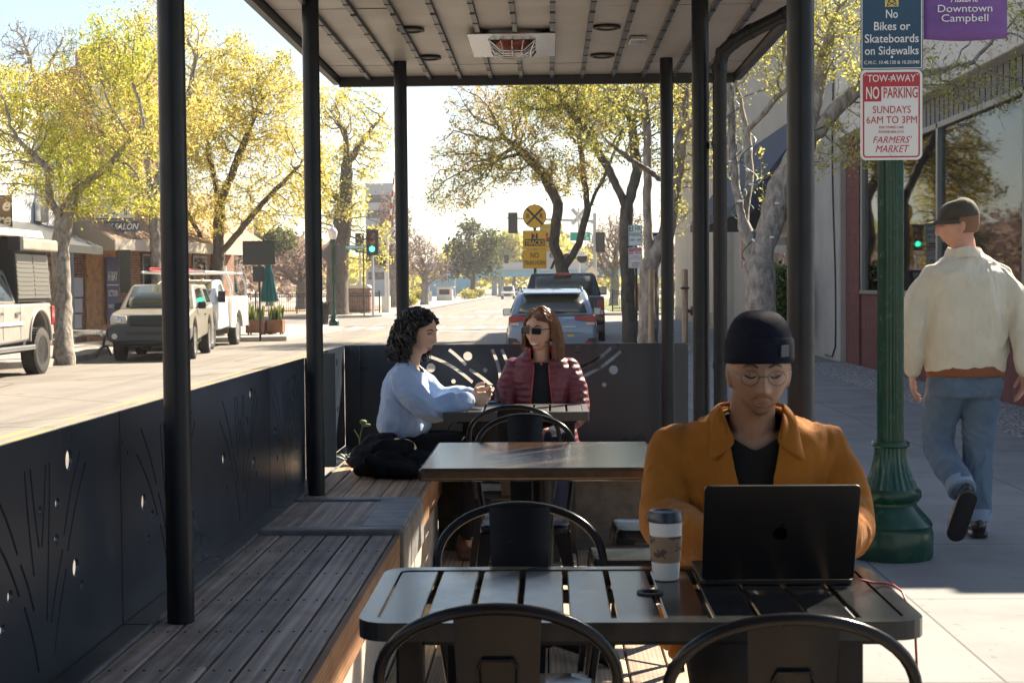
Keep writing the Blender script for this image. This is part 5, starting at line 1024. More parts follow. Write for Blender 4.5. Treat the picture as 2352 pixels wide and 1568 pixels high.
for s_ in (-1, 1):
    mirror(sv, s_ * .98, -.9, 1.55, M['chrome'], (.22, .14, .36)); B().prism([(2.80, .95), (2.985, .95), (2.985, 1.32), (2.82, 1.32)], s_ * .93 if s_ < 0 else .93, -1.025 if s_ < 0 else 1.025, 'x').build('tail_light', TL, sv, bevel=.015)
    for y in (-1.9, 2.12): wheel(sv, s_ * .92, y, .455, .31, RIMD, s_, 8)
    B().box(min(s_ * .95, s_ * 1.12), max(s_ * .95, s_ * 1.12), -1.2, 1.6, .50, .60).build('side_step', M['chrome'], sv, bevel=.03, seg=3); bb = B(); pts = [(2.12 - .60 * math.cos(math.pi * i / 14), .66 + .60 * math.sin(math.pi * i / 14)) for i in range(15)]; bb.tube([(s_ * 1.02, y, z) for y, z in pts], .035, 8); bb.build('fender_flare', sp_m, sv, smooth=60)
B().box(1.027, 1.035, -1.1, 1.2, .98, 1.05).build('trim_strip', mat('pale_trim', (.65, .63, .58), .4), sv); B().box(-.9, .9, -2.7, 2.8, .45, .68).build('chassis', M['dim'], sv); B().box(-.98, .98, 2.95, 3.12, .62, .8).build('rear_bumper', M['chrome'], sv, bevel=.03)
bb = B(); 
for y in (-.85, .16, 1.05): bb.box(1.021, 1.0235, y, y + .012, .72, 1.40)
bb.build('panel_gap', M['dim'], sv); sideglass('door_handle', sv, [(-.05, 1.18), (-.05, 1.23), (.1, 1.23), (.1, 1.18)], W, taps, M['chrome'], .04, .04); sideglass('rear_door_handle', sv, [(.82, 1.18), (.82, 1.23), (.98, 1.23), (.98, 1.18)], W, taps, M['chrome'], .04, .04)
# ---- blue-grey crossover, tail toward the camera (front at -Y, so turned round)
sb_m = paint('blue_grey_paint', (.19, .26, .35), .25, .8, c2=(.21, .28, .37)); cl = mat('grey_cladding', (.035, .036, .038), .65)
sb = T('crossover_car', 'blue-grey crossover parked just beyond the far fence panel, its tail to the camera', 'car', (.06, 31.3, -.25), 180); W = .90
tapc = lambda y, z: (1 - .26 * max(0, z - .98) / .58) * (1 - .10 * max(0, y - 1.7)) * (1 - .06 * max(0, -y - 1.5)) * (1 - .05 * max(0, .55 - z))
pr = [(-2.2, .5), (-2.22, .72), (-2.05, .92), (-1.1, 1.03), (1.75, 1.06), (2.14, 1.04), (2.22, .92), (2.24, .62), (2.18, .38), (1.9, .34)] + arch(1.34, .40, .36)[::-1] + [(-.9, .30)] + arch(-1.35, .40, .36)[::-1] + [(-2.05, .36)]
carbody('body', sb, pr, W, sb_m, tapc, .06); carbody('roof', sb, [(-1.1, 1.02), (-.35, 1.52), (.2, 1.58), (1.3, 1.555), (1.72, 1.47), (2.12, 1.05)], W, sb_m, tapc, .06)
screen('rear_window', sb, 2.085, 1.085, .68, 1.765, 1.425, .585, CGL, .03, .020, -1); screen('windshield', sb, -1.03, 1.04, .70, -.38, 1.50, .60, CG, .05, .012)
sideglass('side_window', sb, [(-.8, 1.07), (-.28, 1.45), (.30, 1.49), (.34, 1.07)], W, tapc, CG); sideglass('rear_side_window', sb, [(.4, 1.07), (.38, 1.49), (1.2, 1.46), (1.65, 1.32), (1.55, 1.12)], W, tapc, CG)
B().prism([(1.62, 1.50), (1.70, 1.555), (1.98, 1.50), (1.99, 1.475)], -.58, .58, 'x').build('spoiler', sb_m, sb, bevel=.012)
for s_ in (-1, 1):
    bb = B(); bb.tube([(s_ * .60, -.2, 1.575), (s_ * .60, -.1, 1.615), (s_ * .60, 1.35, 1.60), (s_ * .60, 1.5, 1.53)], .02, 8); bb.build('roof_rail', cl, sb, smooth=60)
    bb = B(); bb.prism([(s_ * .44, .965), (s_ * .44, 1.03), (s_ * .80, 1.06), (s_ * .86, 1.02), (s_ * .85, .86), (s_ * .72, .85), (s_ * .68, .94)], 2.08, 2.235, 'y'); o = bb.build('tail_light', TL, sb, bevel=.012); B().prism([(s_ * .66, .86), (s_ * .83, .865), (s_ * .83, .91), (s_ * .66, .92)], 2.236, 2.242, 'y').build('reverse_lamp', HL, o)
    B().prism([(s_ * .60, .36), (s_ * .86, .36), (s_ * .88, .62), (s_ * .70, .60)], 2.12, 2.262, 'y').build('bumper_corner', cl, sb, bevel=.02); B().box(min(s_ * .64, s_ * .78), max(s_ * .64, s_ * .78), 2.262, 2.27, .46, .54).build('reflector', TL, sb)
    mirror(sb, s_ * .84, -.62, 1.08, sb_m, (.2, .12, .15))
    for y in (-1.35, 1.34): wheel(sb, s_ * .79, y, .35, .22, RIM, s_); bb = B(); bb.tube([(s_ * .885, y - .41 * math.cos(math.pi * i / 12), .36 + .41 * math.sin(math.pi * i / 12)) for i in range(13)], .035, 8); bb.build('fender_cladding', cl, sb, smooth=60)
B().prism([(2.1, .30), (2.26, .32), (2.26, .44), (2.1, .44)], -.6, .6, 'x').build('lower_bumper', cl, sb, bevel=.02)
o = B().box(-.155, .155, 2.232, 2.242, .76, .92).build('number_plate', mat('plate_white', (.68, .70, .74), .4), sb); B().box(-.155, .155, 2.243, 2.245, .895, .92).build('plate_band', SG['navy'], o); B().cb((0, 2.25, .94), (.42, .03, .025)).build('plate_light_bar', sb_m, sb)
B().tube([(.05, 2.12, 1.075), (-.28, 2.10, 1.115)], .011, 6).cb((.04, 2.125, 1.07), (.08, .05, .04)).build('wiper', M['darkplastic'], sb); B().tube([(-.02, 1.28, 1.57), (-.02, 1.42, 1.78)], .006, 6).build('aerial', M['darkplastic'], sb); B().cb((-.36, 2.249, .655), (.13, .004, .045)).build('bumper_sticker', SG['yellow'], sb); B().cb((-.33, 2.248, .83), (.26, .004, .02)).build('badge', M['galv'], sb)
bb = B(); bb.box(-.62, .62, 2.243, 2.246, .705, .712); bb.build('hatch_gap', M['dim'], sb); B().box(-.7, .7, -1.9, 2.0, .22, .4).build('floor_pan', M['dim'], sb)
# ---- black pickup ahead of it
bk_m = paint('black_paint', (.016, .017, .02), .2, .9); gm = T('pickup_truck', 'black full-size pickup parked ahead of the blue-grey crossover', 'pickup truck', (.36, 39.6, -.25), 180); W = 1.02
tapb = lambda y, z: (1 - .20 * max(0, z - 1.28) / .7)
pr = [(-2.85, .6), (-2.9, 1.1), (-2.7, 1.25), (-1.4, 1.34), (.9, 1.36), (2.9, 1.38), (2.95, 1.3), (2.95, .72), (2.8, .6)] + arch(2.0, .5, .58)[::-1] + [(-1.3, .5)] + arch(-1.75, .5, .58)[::-1] + [(-2.7, .58)]
carbody('body', gm, pr, W, bk_m, tapb, .05); carbody('cab', gm, [(-1.35, 1.33), (-.5, 1.93), (-.1, 1.98), (1.05, 1.97), (1.28, 1.36)], W, bk_m, tapb, .06); screen('rear_window', gm, 1.27, 1.42, .76, 1.10, 1.88, .70, CGL, .02, .02, -1); sideglass('side_window', gm, [(-.8, 1.4), (-.3, 1.88), (.95, 1.88), (1.1, 1.4)], W, tapb, CG)
B().box(-.22, .22, 1.10, 1.16, 1.90, 1.965).build('brake_lamp', TL, gm, bevel=.01)
for s_ in (-1, 1):
    o = B().box(min(s_ * .84, s_ * 1.0), max(s_ * .84, s_ * 1.0), 2.86, 2.975, .86, 1.28).build('tail_light', TL, gm, bevel=.015); B().box(min(s_ * .87, s_ * .97), max(s_ * .87, s_ * .97), 2.976, 2.98, .93, 1.03).build('reverse_lamp', HL, o); mirror(gm, s_ * .98, -.85, 1.5, bk_m, (.22, .13, .22))
    for y in (-1.75, 2.0): wheel(gm, s_ * .9, y, .41, .28, RIM, s_)
B().box(-1.0, 1.0, 2.95, 3.12, .50, .68).build('rear_bumper', M['darkplastic'], gm, bevel=.03); B().box(-.78, .78, 2.952, 2.96, .76, 1.3).build('tailgate', bk_m, gm, bevel=.01); B().box(-.85, .85, -2.6, 2.7, .36, .6).build('chassis', M['dim'], gm)
# ---- tiny far vehicles
def far_car(label, px, d, mt, kind, h, rz=0):
    q = P(px, 670, d); c = T('distant_car', label, kind, (q.x, q.y, -.25), rz); tp_ = lambda y, z: 1 - .15 * max(0, z - .9)
    carbody('body', c, [(-2.3, .4), (-2.3, .9), (-1.2, 1.0), (2.3, 1.0), (2.35, .45)], .92, mt, tp_, .08); carbody('cab', c, [(-1.2, 1.0), (-.5, h), (1.0, h), (1.5, 1.0)], .9, mt, tp_, .06); screen('windshield', c, -1.12, 1.03, .72, -.55, h - .06, .6, CG, .03, .02)
    for s_ in (-1, 1): B().cb((s_ * .66, -2.32, .75), (.3, .06, .16)).build('headlight', HL, c, bevel=.02); [B(TR(s_ * .8, y, .36) @ RY(90)).lathe([(0, -.11), (.36, -.11), (.36, .11), (0, .11)], 16).build('wheel', M['rubber'], c) for y in (-1.4, 1.4)]
    B().box(-.5, .5, -2.34, -2.31, .5, .72).build('grille', M['dim'], c); return c
far_car('tiny white pickup coming from under the far bridge', 1167, 205, wm, 'pickup truck', 1.85); far_car('tiny silver car behind the far white pickup', 1192, 232, sp_m, 'car', 1.5); far_car('tiny dark car parked under the far bridge', 1213, 250, bk_m, 'car', 1.5)
# ================================================================== trees (space colonisation: limbs grow toward points spread through the crown)
def bark(name, c1, c2, sc=9):
    m, t, b = nodes(name); co = coords(t, (1, 1, .45)); n_ = noise(t, co, sc, 6, .65, .4)
    t.links.new(ramp(t, n_, [(.32, c1), (.66, c2)]), b.inputs["Base Color"]); b.inputs["Roughness"].default_value = .9; bumpn(t, b, n_, .9, .03); return m
M['bark_grey'] = bark('grey_bark', (.09, .08, .065), (.38, .34, .29), 12); M['bark_dark'] = bark('dark_bark', (.05, .042, .035), (.15, .125, .10)); M['bark_pale'] = bark('pale_bark', (.12, .105, .09), (.44, .40, .36), 17); M['bark_flake'] = bark('flaking_bark', (.09, .075, .065), (.44, .39, .34), 8)
M['leaf_lime'] = leafm('lime_leaf', (.26, .32, .04), (.50, .52, .09), (.72, .68, .17)); M['leaf_gold'] = leafm('gold_leaf', (.48, .42, .09), (.70, .60, .17), (.84, .73, .27)); M['leaf_olive'] = leafm('olive_leaf', (.20, .21, .04), (.38, .35, .08), (.58, .50, .13)); M['leaf_brown'] = leafm('brown_seed', (.28, .19, .07), (.44, .30, .12), (.58, .43, .19))
M['leaf_dark'] = leafm('dark_leaf', (.035, .055, .02), (.08, .10, .035), (.17, .16, .06)); M['leaf_pink'] = leafm('bare_twig_haze', (.16, .10, .085), (.25, .17, .14), (.36, .27, .23)); M['leaf_bud'] = leafm('spring_bud', (.34, .34, .07), (.52, .50, .13), (.70, .66, .22)); M['leaf_shrub'] = leafm('glossy_shrub_leaf', (.03, .07, .015), (.07, .13, .03), (.16, .22, .06))
def grow(trunks, blobs, natt, seg, infl, kill, seed, steps=90, up=.12):
    g = np.random.default_rng(seed); A = []
    vol = [b[3] * b[4] * b[5] for b in blobs]; tot = sum(vol)
    for b, v in zip(blobs, vol):
        k = max(8, int(natt * v / tot)); d = g.normal(size=(k, 3)); d /= np.linalg.norm(d, axis=1)[:, None]; r_ = g.random(k) ** .42
        A.append(np.array(b[:3]) + d * r_[:, None] * np.array(b[3:6]))
    A = np.vstack(A); pos, par = [], []
    for tr in trunks:
        pts = [np.array(p, float) for p in tr['pts']]; prev = tr.get('from', -1)
        if prev == -2: prev = int(np.argmin([np.sum((q - pts[0]) ** 2) for q in pos]))
        for i, p in enumerate(pts):
            if i == 0:
                if prev >= 0: continue
                pos.append(p); par.append(-1); prev = len(pos) - 1; continue
            a = pos[prev]; n_ = max(1, int(np.linalg.norm(p - a) / seg + .5))
            for j in range(1, n_ + 1): pos.append(a + (p - a) * j / n_ + (g.normal(size=3) * seg * .07 if j < n_ else 0)); par.append(prev); prev = len(pos) - 1
    P0 = np.array(pos); D = ((A[:, None] - P0[None]) ** 2).sum(2); near = D.argmin(1); nd = np.sqrt(D.min(1)); alive = np.ones(len(A), bool)
    for it in range(steps):
        act = alive & (nd < infl * (3 if it < 8 else 1))
        if not act.any(): break
        ids = np.unique(near[act]); new = []
        for i in ids:
            s_ = A[act & (near == i)] - pos[i]; d = (s_ / np.linalg.norm(s_, axis=1)[:, None]).mean(0) + g.normal(size=3) * .16 + np.array([0, 0, up]); l_ = np.linalg.norm(d)
            if l_ < 1e-3: continue
            new.append(pos[i] + d / l_ * seg); par.append(i)
        n0 = len(pos); pos += new; N = np.array(new)
        D = np.sqrt(((A[:, None] - N[None]) ** 2).sum(2)); j = D.argmin(1); m_ = D[np.arange(len(A)), j]; up_ = m_ < nd; nd[up_] = m_[up_]; near[up_] = n0 + j[up_]; alive &= nd > kill
    return np.array(pos), np.array(par), g
def tree(label, base, trunks, blobs, natt=500, seg=.28, infl=1.6, kill=.42, seed=1, rtip=.009, rtrunk=.2, bmat='bark_grey', leaf=(('leaf_lime', 1),), nleaf=14, lsize=.06, spread=.16, leaf_r=.022, name='tree', cat='tree', group=None, up=.12, root=None, twigs=0, flare=1.25):
    natt = int(natt * 2.8); seg *= .72; kill *= .46; q0 = trunks[0]['pts'][0]; trunks[0]['pts'] = [(q0[0], q0[1], q0[2] - .35)] + list(trunks[0]['pts'])
    pos, par, g = grow(trunks, blobs, natt, seg, infl, kill, seed, up=up); n = len(pos)
    ex = 2.35; acc = np.zeros(n); nch = np.zeros(n, int)
    for i in range(n):
        if par[i] >= 0: nch[par[i]] += 1
    for i in range(n - 1, -1, -1):
        if nch[i] == 0: acc[i] = rtip ** ex
        if par[i] >= 0: acc[par[i]] += acc[i]
    rad = acc ** (1 / ex); k_ = np.log(rtrunk / rtip) / max(1e-6, np.log(rad.max() / rtip)); rad = np.maximum(rtip * .8, rtrunk * (rad / rad.max()) ** (k_ * 1.12))
    b0 = np.array(base); rad = rad * (1 + (flare - 1) * np.exp(-np.maximum(0, pos[:, 2] - b0[2]) / .25) * (rad > rtrunk * .5))
    main = {}
    for i in range(n):
        p_ = par[i]
        if p_ >= 0 and (p_ not in main or rad[i] > rad[main[p_]]): main[p_] = i
    bb = B(); done = np.zeros(n, bool)
    # chains of joined rings: follow the thickest child
    starts = [i for i in range(n) if par[i] < 0] + [i for i in range(n) if par[i] >= 0 and main[par[i]] != i]
    for s_ in starts:
        ch = [s_]
        while ch[-1] in main: ch.append(main[ch[-1]])
        if par[s_] >= 0: pts = [pos[par[s_]]] + [pos[c] for c in ch]; rs = [min(rad[par[s_]] * .8, rad[s_] * 1.25)] + [rad[c] for c in ch]
        else: pts = [pos[c] for c in ch]; rs = [rad[c] for c in ch]
        if len(pts) < 2: continue
        sides = 12 if rs[0] > .09 else 7 if rs[0] > .03 else 4
        bb.tube([tuple(p) for p in pts], [float(r_) for r_ in rs], sides)
    if twigs:
        idx = np.where(rad < leaf_r)[0]
        for _ in range(twigs):
            i = int(g.choice(idx)); d = g.normal(size=3); d /= np.linalg.norm(d); d[2] += .25; p1_ = pos[i] + d * g.uniform(.15, .4); bb.tube([tuple(pos[i]), tuple((pos[i] + p1_) / 2 + g.normal(size=3) * .03), tuple(p1_)], [rtip * .7, rtip * .55, rtip * .35], 3)
    t_ = T(name, label, cat, tuple(base), 0, group) if root is None else root
    bb.build('trunk', M[bmat], t_, True, smooth=60, recalc=False)
    if nleaf:
        idx = np.where(rad < leaf_r)[0]; tw = sum(w_ for _, w_ in leaf)
        for lm, w_ in leaf:
            # each kind of leaf favours its own part of the crown
            key = np.sin(pos[idx] @ g.normal(size=3) * 1.1 + g.random() * 6) + g.normal(size=len(idx)) * .6; sel = idx[np.argsort(key)[:max(1, int(len(idx) * w_ / tw))]] if len(leaf) > 1 else idx
            sel = sel[g.random(len(sel)) < .62]; nl_ = max(1, int(nleaf * 1.65)); c = np.repeat(pos[sel], nl_, 0); N = len(c); c = c + g.normal(size=(N, 3)) * spread * .86 * (np.repeat(g.random(len(sel)) ** 2, nl_) * .9 + .45)[:, None]
            a = g.normal(size=(N, 3)); a /= np.linalg.norm(a, axis=1)[:, None]; h = g.normal(size=(N, 3)); b_ = np.cross(a, h); b_ /= np.linalg.norm(b_, axis=1)[:, None]
            s2 = (lsize * (.4 + 1.1 * g.random(N) ** 1.6))[:, None]; V = np.empty((N, 4, 3)); V[:, 0] = c - a * s2; V[:, 1] = c + b_ * s2 * .45; V[:, 2] = c + a * s2; V[:, 3] = c - b_ * s2 * .45
            me = bpy.data.meshes.new('foliage'); me.vertices.add(N * 4); me.vertices.foreach_set('co', V.reshape(-1)); me.loops.add(N * 4); me.loops.foreach_set('vertex_index', np.arange(N * 4, dtype=np.int32)); me.polygons.add(N); me.polygons.foreach_set('loop_start', np.arange(0, N * 4, 4, dtype=np.int32)); me.polygons.foreach_set('loop_total', np.full(N, 4, np.int32)); me.update(); me.validate(); me.materials.append(M[lm]); finish(me, 'crown', t_, True, recalc=False)
    return t_
def pp(*a): return [tuple(P(x, y, d)) for x, y, d in a]
GL = 'trees across the street'; GR = 'trees along the right pavement'
# left tree in the middle of the picture's left third
b0 = G(147, 822, -.1); D0 = 33.0
tree('lime green kerb tree with a forked grey trunk between the silver and tan pickups', b0, [
    {'pts': [tuple(b0)] + pp((144, 700, D0), (138, 560, D0), (146, 512, D0))}, {'from': -2, 'pts': pp((146, 512, D0), (115, 460, D0 - .3), (112, 390, D0 - .6), (50, 330, D0 - 1))}, {'from': -2, 'pts': pp((146, 512, D0), (172, 440, D0), (205, 350, D0 + .4), (262, 270, D0 + .8))}, {'from': -2, 'pts': pp((172, 440, D0), (250, 380, D0 - .6), (330, 290, D0 - .8))}, {'from': -2, 'pts': pp((146, 512, D0), (150, 440, D0 + .8), (120, 300, D0 + 1.2))}],
    [tuple(P(105, 250, D0)) + (1.45, 1.5, 1.2), tuple(P(270, 130, D0)) + (1.15, 1.4, 1.05), tuple(P(250, 330, D0)) + (1.5, 1.6, 1.15), tuple(P(45, 390, D0)) + (1.1, 1.2, .8), tuple(P(330, 420, D0)) + (1.0, 1.2, .75), tuple(P(190, 440, D0)) + (1.1, 1.2, .7), tuple(P(-40, 240, D0)) + (1.0, 1.3, 1.0)],
    natt=760, seg=.22, infl=1.4, kill=.34, seed=5, rtrunk=.20, leaf=(('leaf_lime', .72), ('leaf_gold', .45)), nleaf=24, lsize=.037, spread=.16, group=GL)
# gold tree behind the first post
D1 = 47.0; b1 = P(497, 770, D1); b1.z = -.1
tree('broad golden green tree with several leaning limbs between the first two posts', b1, [
    {'pts': [tuple(b1)] + pp((496, 660, D1), (500, 590, D1))}, {'from': -2, 'pts': pp((500, 590, D1), (470, 560, D1), (420, 470, D1 - .6), (370, 380, D1 - 1))}, {'from': -2, 'pts': pp((500, 590, D1), (505, 470, D1), (560, 330, D1), (595, 240, D1))}, {'from': -2, 'pts': pp((500, 590, D1), (600, 470, D1 - .5), (690, 380, D1 - .8))}, {'from': -2, 'pts': pp((505, 470, D1), (470, 300, D1 + 1), (440, 150, D1 + 1))}],
    [tuple(P(560, 230, D1)) + (2.0, 2.0, 1.7), tuple(P(650, 330, D1)) + (1.5, 1.7, 1.5), tuple(P(440, 330, D1)) + (1.6, 2.0, 1.6), tuple(P(600, 470, D1)) + (1.7, 1.8, 1.0), tuple(P(710, 420, D1)) + (1.0, 1.4, 1.1), tuple(P(470, 480, D1)) + (1.4, 1.6, 1.0), tuple(P(530, 120, D1)) + (.9, 1.1, .7), tuple(P(635, 200, D1)) + (.9, 1.2, 1.0)],
    natt=900, seg=.30, infl=1.9, kill=.45, seed=8, rtrunk=.22, leaf=(('leaf_gold', .95), ('leaf_olive', .3)), nleaf=22, lsize=.050, spread=.22, leaf_r=.022, group=GL, bmat='bark_dark')
D2 = 43.0; b2 = P(357, 790, D2); b2.z = -.1
tree('slim tree with a tall pale gold crown mostly hidden behind the first post', b2, [
    {'pts': [tuple(b2)] + pp((360, 640, D2), (352, 480, D2), (368, 380, D2))}, {'from': -2, 'pts': pp((352, 480, D2), (330, 330, D2), (340, 180, D2))}, {'from': -2, 'pts': pp((368, 380, D2), (430, 240, D2), (450, 130, D2))}],
    [tuple(P(370, 60, D2)) + (1.1, 1.3, 1.0), tuple(P(440, 90, D2)) + (.8, 1.0, .9), tuple(P(330, 200, D2)) + (1.1, 1.3, 1.2), tuple(P(420, 260, D2)) + (1.2, 1.3, 1.2)],
    natt=420, seg=.28, infl=1.7, kill=.42, seed=12, rtrunk=.15, leaf=(('leaf_gold', 1),), nleaf=18, lsize=.048, spread=.2, group=GL)
D3 = 49.0; b3 = P(60, 690, D3); b3.z = -.1
tree('bare leafless tree rising against the brick gable at upper left', b3, [{'pts': [tuple(b3)] + pp((70, 400, D3), (85, 200, D3))}, {'from': -2, 'pts': pp((85, 200, D3), (60, 110, D3))}, {'from': -2, 'pts': pp((85, 200, D3), (130, 120, D3))}],
    [tuple(P(50, 110, D3)) + (.9, .9, .9), tuple(P(140, 110, D3)) + (.7, .8, .8), tuple(P(20, 170, D3)) + (.7, .8, .6)], natt=260, seg=.22, infl=1.3, kill=.3, seed=21, rtip=.012, rtrunk=.12, nleaf=0, twigs=220, group=GL)
# burnt broken trunk at the corner
D4 = 84.0; b4 = P(775, 725, D4); b4.z = -.06
tree('massive dark broken-topped trunk with thin yellow shoots at the corner lot', b4, [{'pts': [tuple(b4)] + pp((775, 640, D4), (780, 560, D4), (792, 470, D4), (796, 380, D4), (795, 312, D4))}, {'from': -2, 'pts': pp((780, 560, D4), (806, 500, D4), (812, 470, D4))}, {'from': -2, 'pts': pp((792, 470, D4), (745, 430, D4), (735, 360, D4))}, {'from': -2, 'pts': pp((796, 380, D4), (850, 300, D4), (890, 250, D4))}],
    [tuple(P(770, 470, D4)) + (2.2, 2.2, 1.8), tuple(P(740, 420, D4)) + (1.6, 1.8, 2.6), tuple(P(840, 330, D4)) + (1.7, 1.9, 2.6), tuple(P(770, 250, D4)) + (1.9, 1.9, 1.6), tuple(P(850, 560, D4)) + (1.3, 1.5, 1.8)],
    natt=520, seg=.42, infl=2.6, kill=.65, seed=31, rtip=.016, rtrunk=.62, bmat='bark_dark', leaf=(('leaf_gold', .33),('leaf_bud', .2)), nleaf=9, lsize=.10, spread=.28, leaf_r=.03, group=GL, twigs=300, flare=1.1)
# right kerb trees seen beyond the far panel
D5 = 47.5; b5 = P(1300, 660, D5); b5.z = 0
tree('spreading olive and russet tree behind the black pickup, its fork framing the red signals', b5, [
    {'pts': [tuple(b5)] + pp((1296, 640, D5), (1292, 625, D5))}, {'from': -2, 'pts': pp((1292, 625, D5), (1272, 560, D5), (1282, 470, D5), (1250, 400, D5), (1180, 330, D5))}, {'from': -2, 'pts': pp((1292, 625, D5), (1330, 560, D5), (1350, 480, D5), (1340, 400, D5), (1330, 300, D5))}, {'from': -2, 'pts': pp((1350, 480, D5), (1400, 380, D5), (1430, 300, D5))}],
    [tuple(P(1110, 260, D5)) + (1.5, 1.9, 1.2), tuple(P(1220, 250, D5)) + (1.7, 2.0, 1.3), tuple(P(1070, 360, D5)) + (1.3, 1.6, .9), tuple(P(1180, 370, D5)) + (1.6, 1.8, .9), tuple(P(1330, 260, D5)) + (1.5, 1.9, 1.3), tuple(P(1050, 450, D5)) + (1.2, 1.4, .6), tuple(P(1320, 400, D5)) + (1.3, 1.6, .8)],
    natt=800, seg=.27, infl=1.9, kill=.38, seed=41, rtrunk=.21, bmat='bark_dark', leaf=(('leaf_brown', .5), ('leaf_olive', .6)), nleaf=16, lsize=.046, spread=.20, group=GR, twigs=300)
D6 = 36.0; b6 = P(1446, 790, D6); b6.z = 0
tree('dark-trunked kerb tree right of the railroad signs with an olive crown under the roof edge', b6, [
    {'pts': [tuple(b6)] + pp((1442, 660, D6), (1438, 540, D6), (1440, 480, D6))}, {'from': -2, 'pts': pp((1440, 480, D6), (1400, 390, D6), (1345, 300, D6), (1290, 230, D6))}, {'from': -2, 'pts': pp((1440, 480, D6), (1465, 390, D6), (1450, 280, D6), (1420, 200, D6))}],
    [tuple(P(1330, 220, D6)) + (1.3, 1.5, .9), tuple(P(1440, 220, D6)) + (1.4, 1.5, 1.0), tuple(P(1540, 240, D6)) + (1.0, 1.3, 1.0), tuple(P(1250, 210, D6)) + (1.0, 1.2, .7), tuple(P(1500, 340, D6)) + (.9, 1.1, .7)],
    natt=620, seg=.22, infl=1.4, kill=.32, seed=43, rtrunk=.17, bmat='bark_dark', leaf=(('leaf_olive', .7), ('leaf_bud', .25)), nleaf=15, lsize=.040, spread=.17, group=GR, twigs=250, flare=1.15)
D7 = 21.0; b7 = P(1490, 840, D7); b7.z = 0
tree('flaky-barked forked kerb tree beside the wooden stakes left of the shelter post', b7, [
    {'pts': [tuple(b7)] + pp((1490, 720, D7), (1492, 610, D7))}, {'from': -2, 'pts': pp((1492, 610, D7), (1486, 480, D7), (1488, 330, D7), (1480, 200, D7))}, {'from': -2, 'pts': pp((1492, 610, D7), (1530, 540, D7), (1548, 430, D7), (1570, 300, D7), (1580, 170, D7))}, {'from': -2, 'pts': pp((1548, 430, D7), (1500, 400, D7 - .7), (1400, 330, D7 - 1.4))}, {'from': -2, 'pts': pp((1570, 300, D7), (1610, 260, D7 - .6))}],
    [tuple(P(1560, 180, D7)) + (.9, 1.0, .7), tuple(P(1450, 200, D7)) + (.8, 1.0, .6), tuple(P(1400, 320, D7 - 1.2)) + (.55, .7, .35), tuple(P(1620, 330, D7)) + (.55, .9, .7), tuple(P(1560, 480, D7)) + (.35, .6, .5)],
    natt=330, seg=.16, infl=1.1, kill=.24, seed=47, rtrunk=.145, rtip=.006, bmat='bark_flake', leaf=(('leaf_bud', .5),('leaf_olive', .3)), nleaf=7, lsize=.026, spread=.10, leaf_r=.014, group=GR, twigs=160)
# nearer tree with fairy lights behind the right posts
D8 = 15.0; b8 = P(1748, 985, D8); b8.z = 0
tr8 = [{'pts': [tuple(b8)] + pp((1748, 800, D8), (1746, 680, D8), (1742, 610, D8))}, {'from': -2, 'pts': pp((1742, 610, D8), (1708, 520, D8), (1688, 420, D8), (1680, 300, D8), (1672, 150, D8))}, {'from': -2, 'pts': pp((1708, 520, D8), (1722, 400, D8 + .2), (1715, 300, D8 + .3), (1690, 190, D8 + .4))}, {'from': -2, 'pts': pp((1742, 610, D8), (1768, 520, D8), (1790, 430, D8), (1850, 330, D8), (1930, 240, D8), (1990, 190, D8))}, {'from': -2, 'pts': pp((1768, 520, D8), (1752, 440, D8), (1745, 330, D8))}, {'from': -2, 'pts': pp((1715, 300, D8 + .3), (1770, 240, D8), (1810, 200, D8))}, {'from': -2, 'pts': pp((1850, 330, D8), (1880, 200, D8), (1910, 60, D8))}]
t8 = tree('pale-barked tree wound with fairy lights between the right shelter posts', b8, tr8,
    [tuple(P(1760, 150, D8)) + (.5, .6, .4), tuple(P(1930, 110, D8)) + (.7, .9, .5), tuple(P(1930, 330, D8)) + (.45, .6, .35), tuple(P(2080, 180, D8)) + (.7, .8, .35), tuple(P(2230, 200, D8)) + (.6, .7, .3), tuple(P(1700, 60, D8)) + (.6, .8, .5), tuple(P(2330, 60, D8)) + (.4, .5, .3), tuple(P(1890, 20, D8)) + (.7, .8, .4)],
    natt=420, seg=.13, infl=.95, kill=.17, seed=51, rtrunk=.160, rtip=.0042, bmat='bark_pale', leaf=(('leaf_bud', 1),), nleaf=13, lsize=.019, spread=.07, leaf_r=.0085, group=GR, twigs=420, flare=1.1)
st_ = T('string_lights', 'string of fairy lights on green wire wound round the pale-barked tree', 'string lights', tuple(b8)); bb = B(); bl = B(); rl = random.Random(2)
for path, r0 in (([(1742, 640), (1708, 520), (1688, 420), (1680, 300), (1672, 200)], .10), ([(1742, 620), (1768, 520), (1790, 430), (1850, 330), (1930, 240)], .10), ([(1712, 480), (1722, 400), (1715, 300)], .085)):
    pts = pp(*[(x, y, D8) for x, y in path]); cv = []
    for i in range(len(pts) - 1):
        for j in range(14):
            u = j / 14; p = Vector(pts[i]).lerp(Vector(pts[i + 1]), u); a = (i + u) * 7.0; cv.append(p + Vector((math.cos(a) * r0, math.sin(a) * r0, 0)))
    bb.tube(cv, .006, 5)
    for k_ in range(4, len(cv), 6): p = cv[k_] + Vector((rl.uniform(-.02, .02), -.02, rl.uniform(-.02, .02))); bl.ell(tuple(p), (.013, .013, .028), RX(rl.uniform(0, 180)) @ RY(rl.uniform(0, 90)), 8, 6)
bb.build('wire', mat('light_wire', (.01, .09, .07), .5), st_, True, smooth=60); bl.build('bulb', mat('clear_bulb', (.75, .76, .78), .12, spec=.9), st_, True, smooth=60)
bd = B(); 
for i in range(11): p = P(1703, 555 + i * 6, D8 - .22); bd.ell(tuple(p), (.012, .012, .013), None, 8, 6)
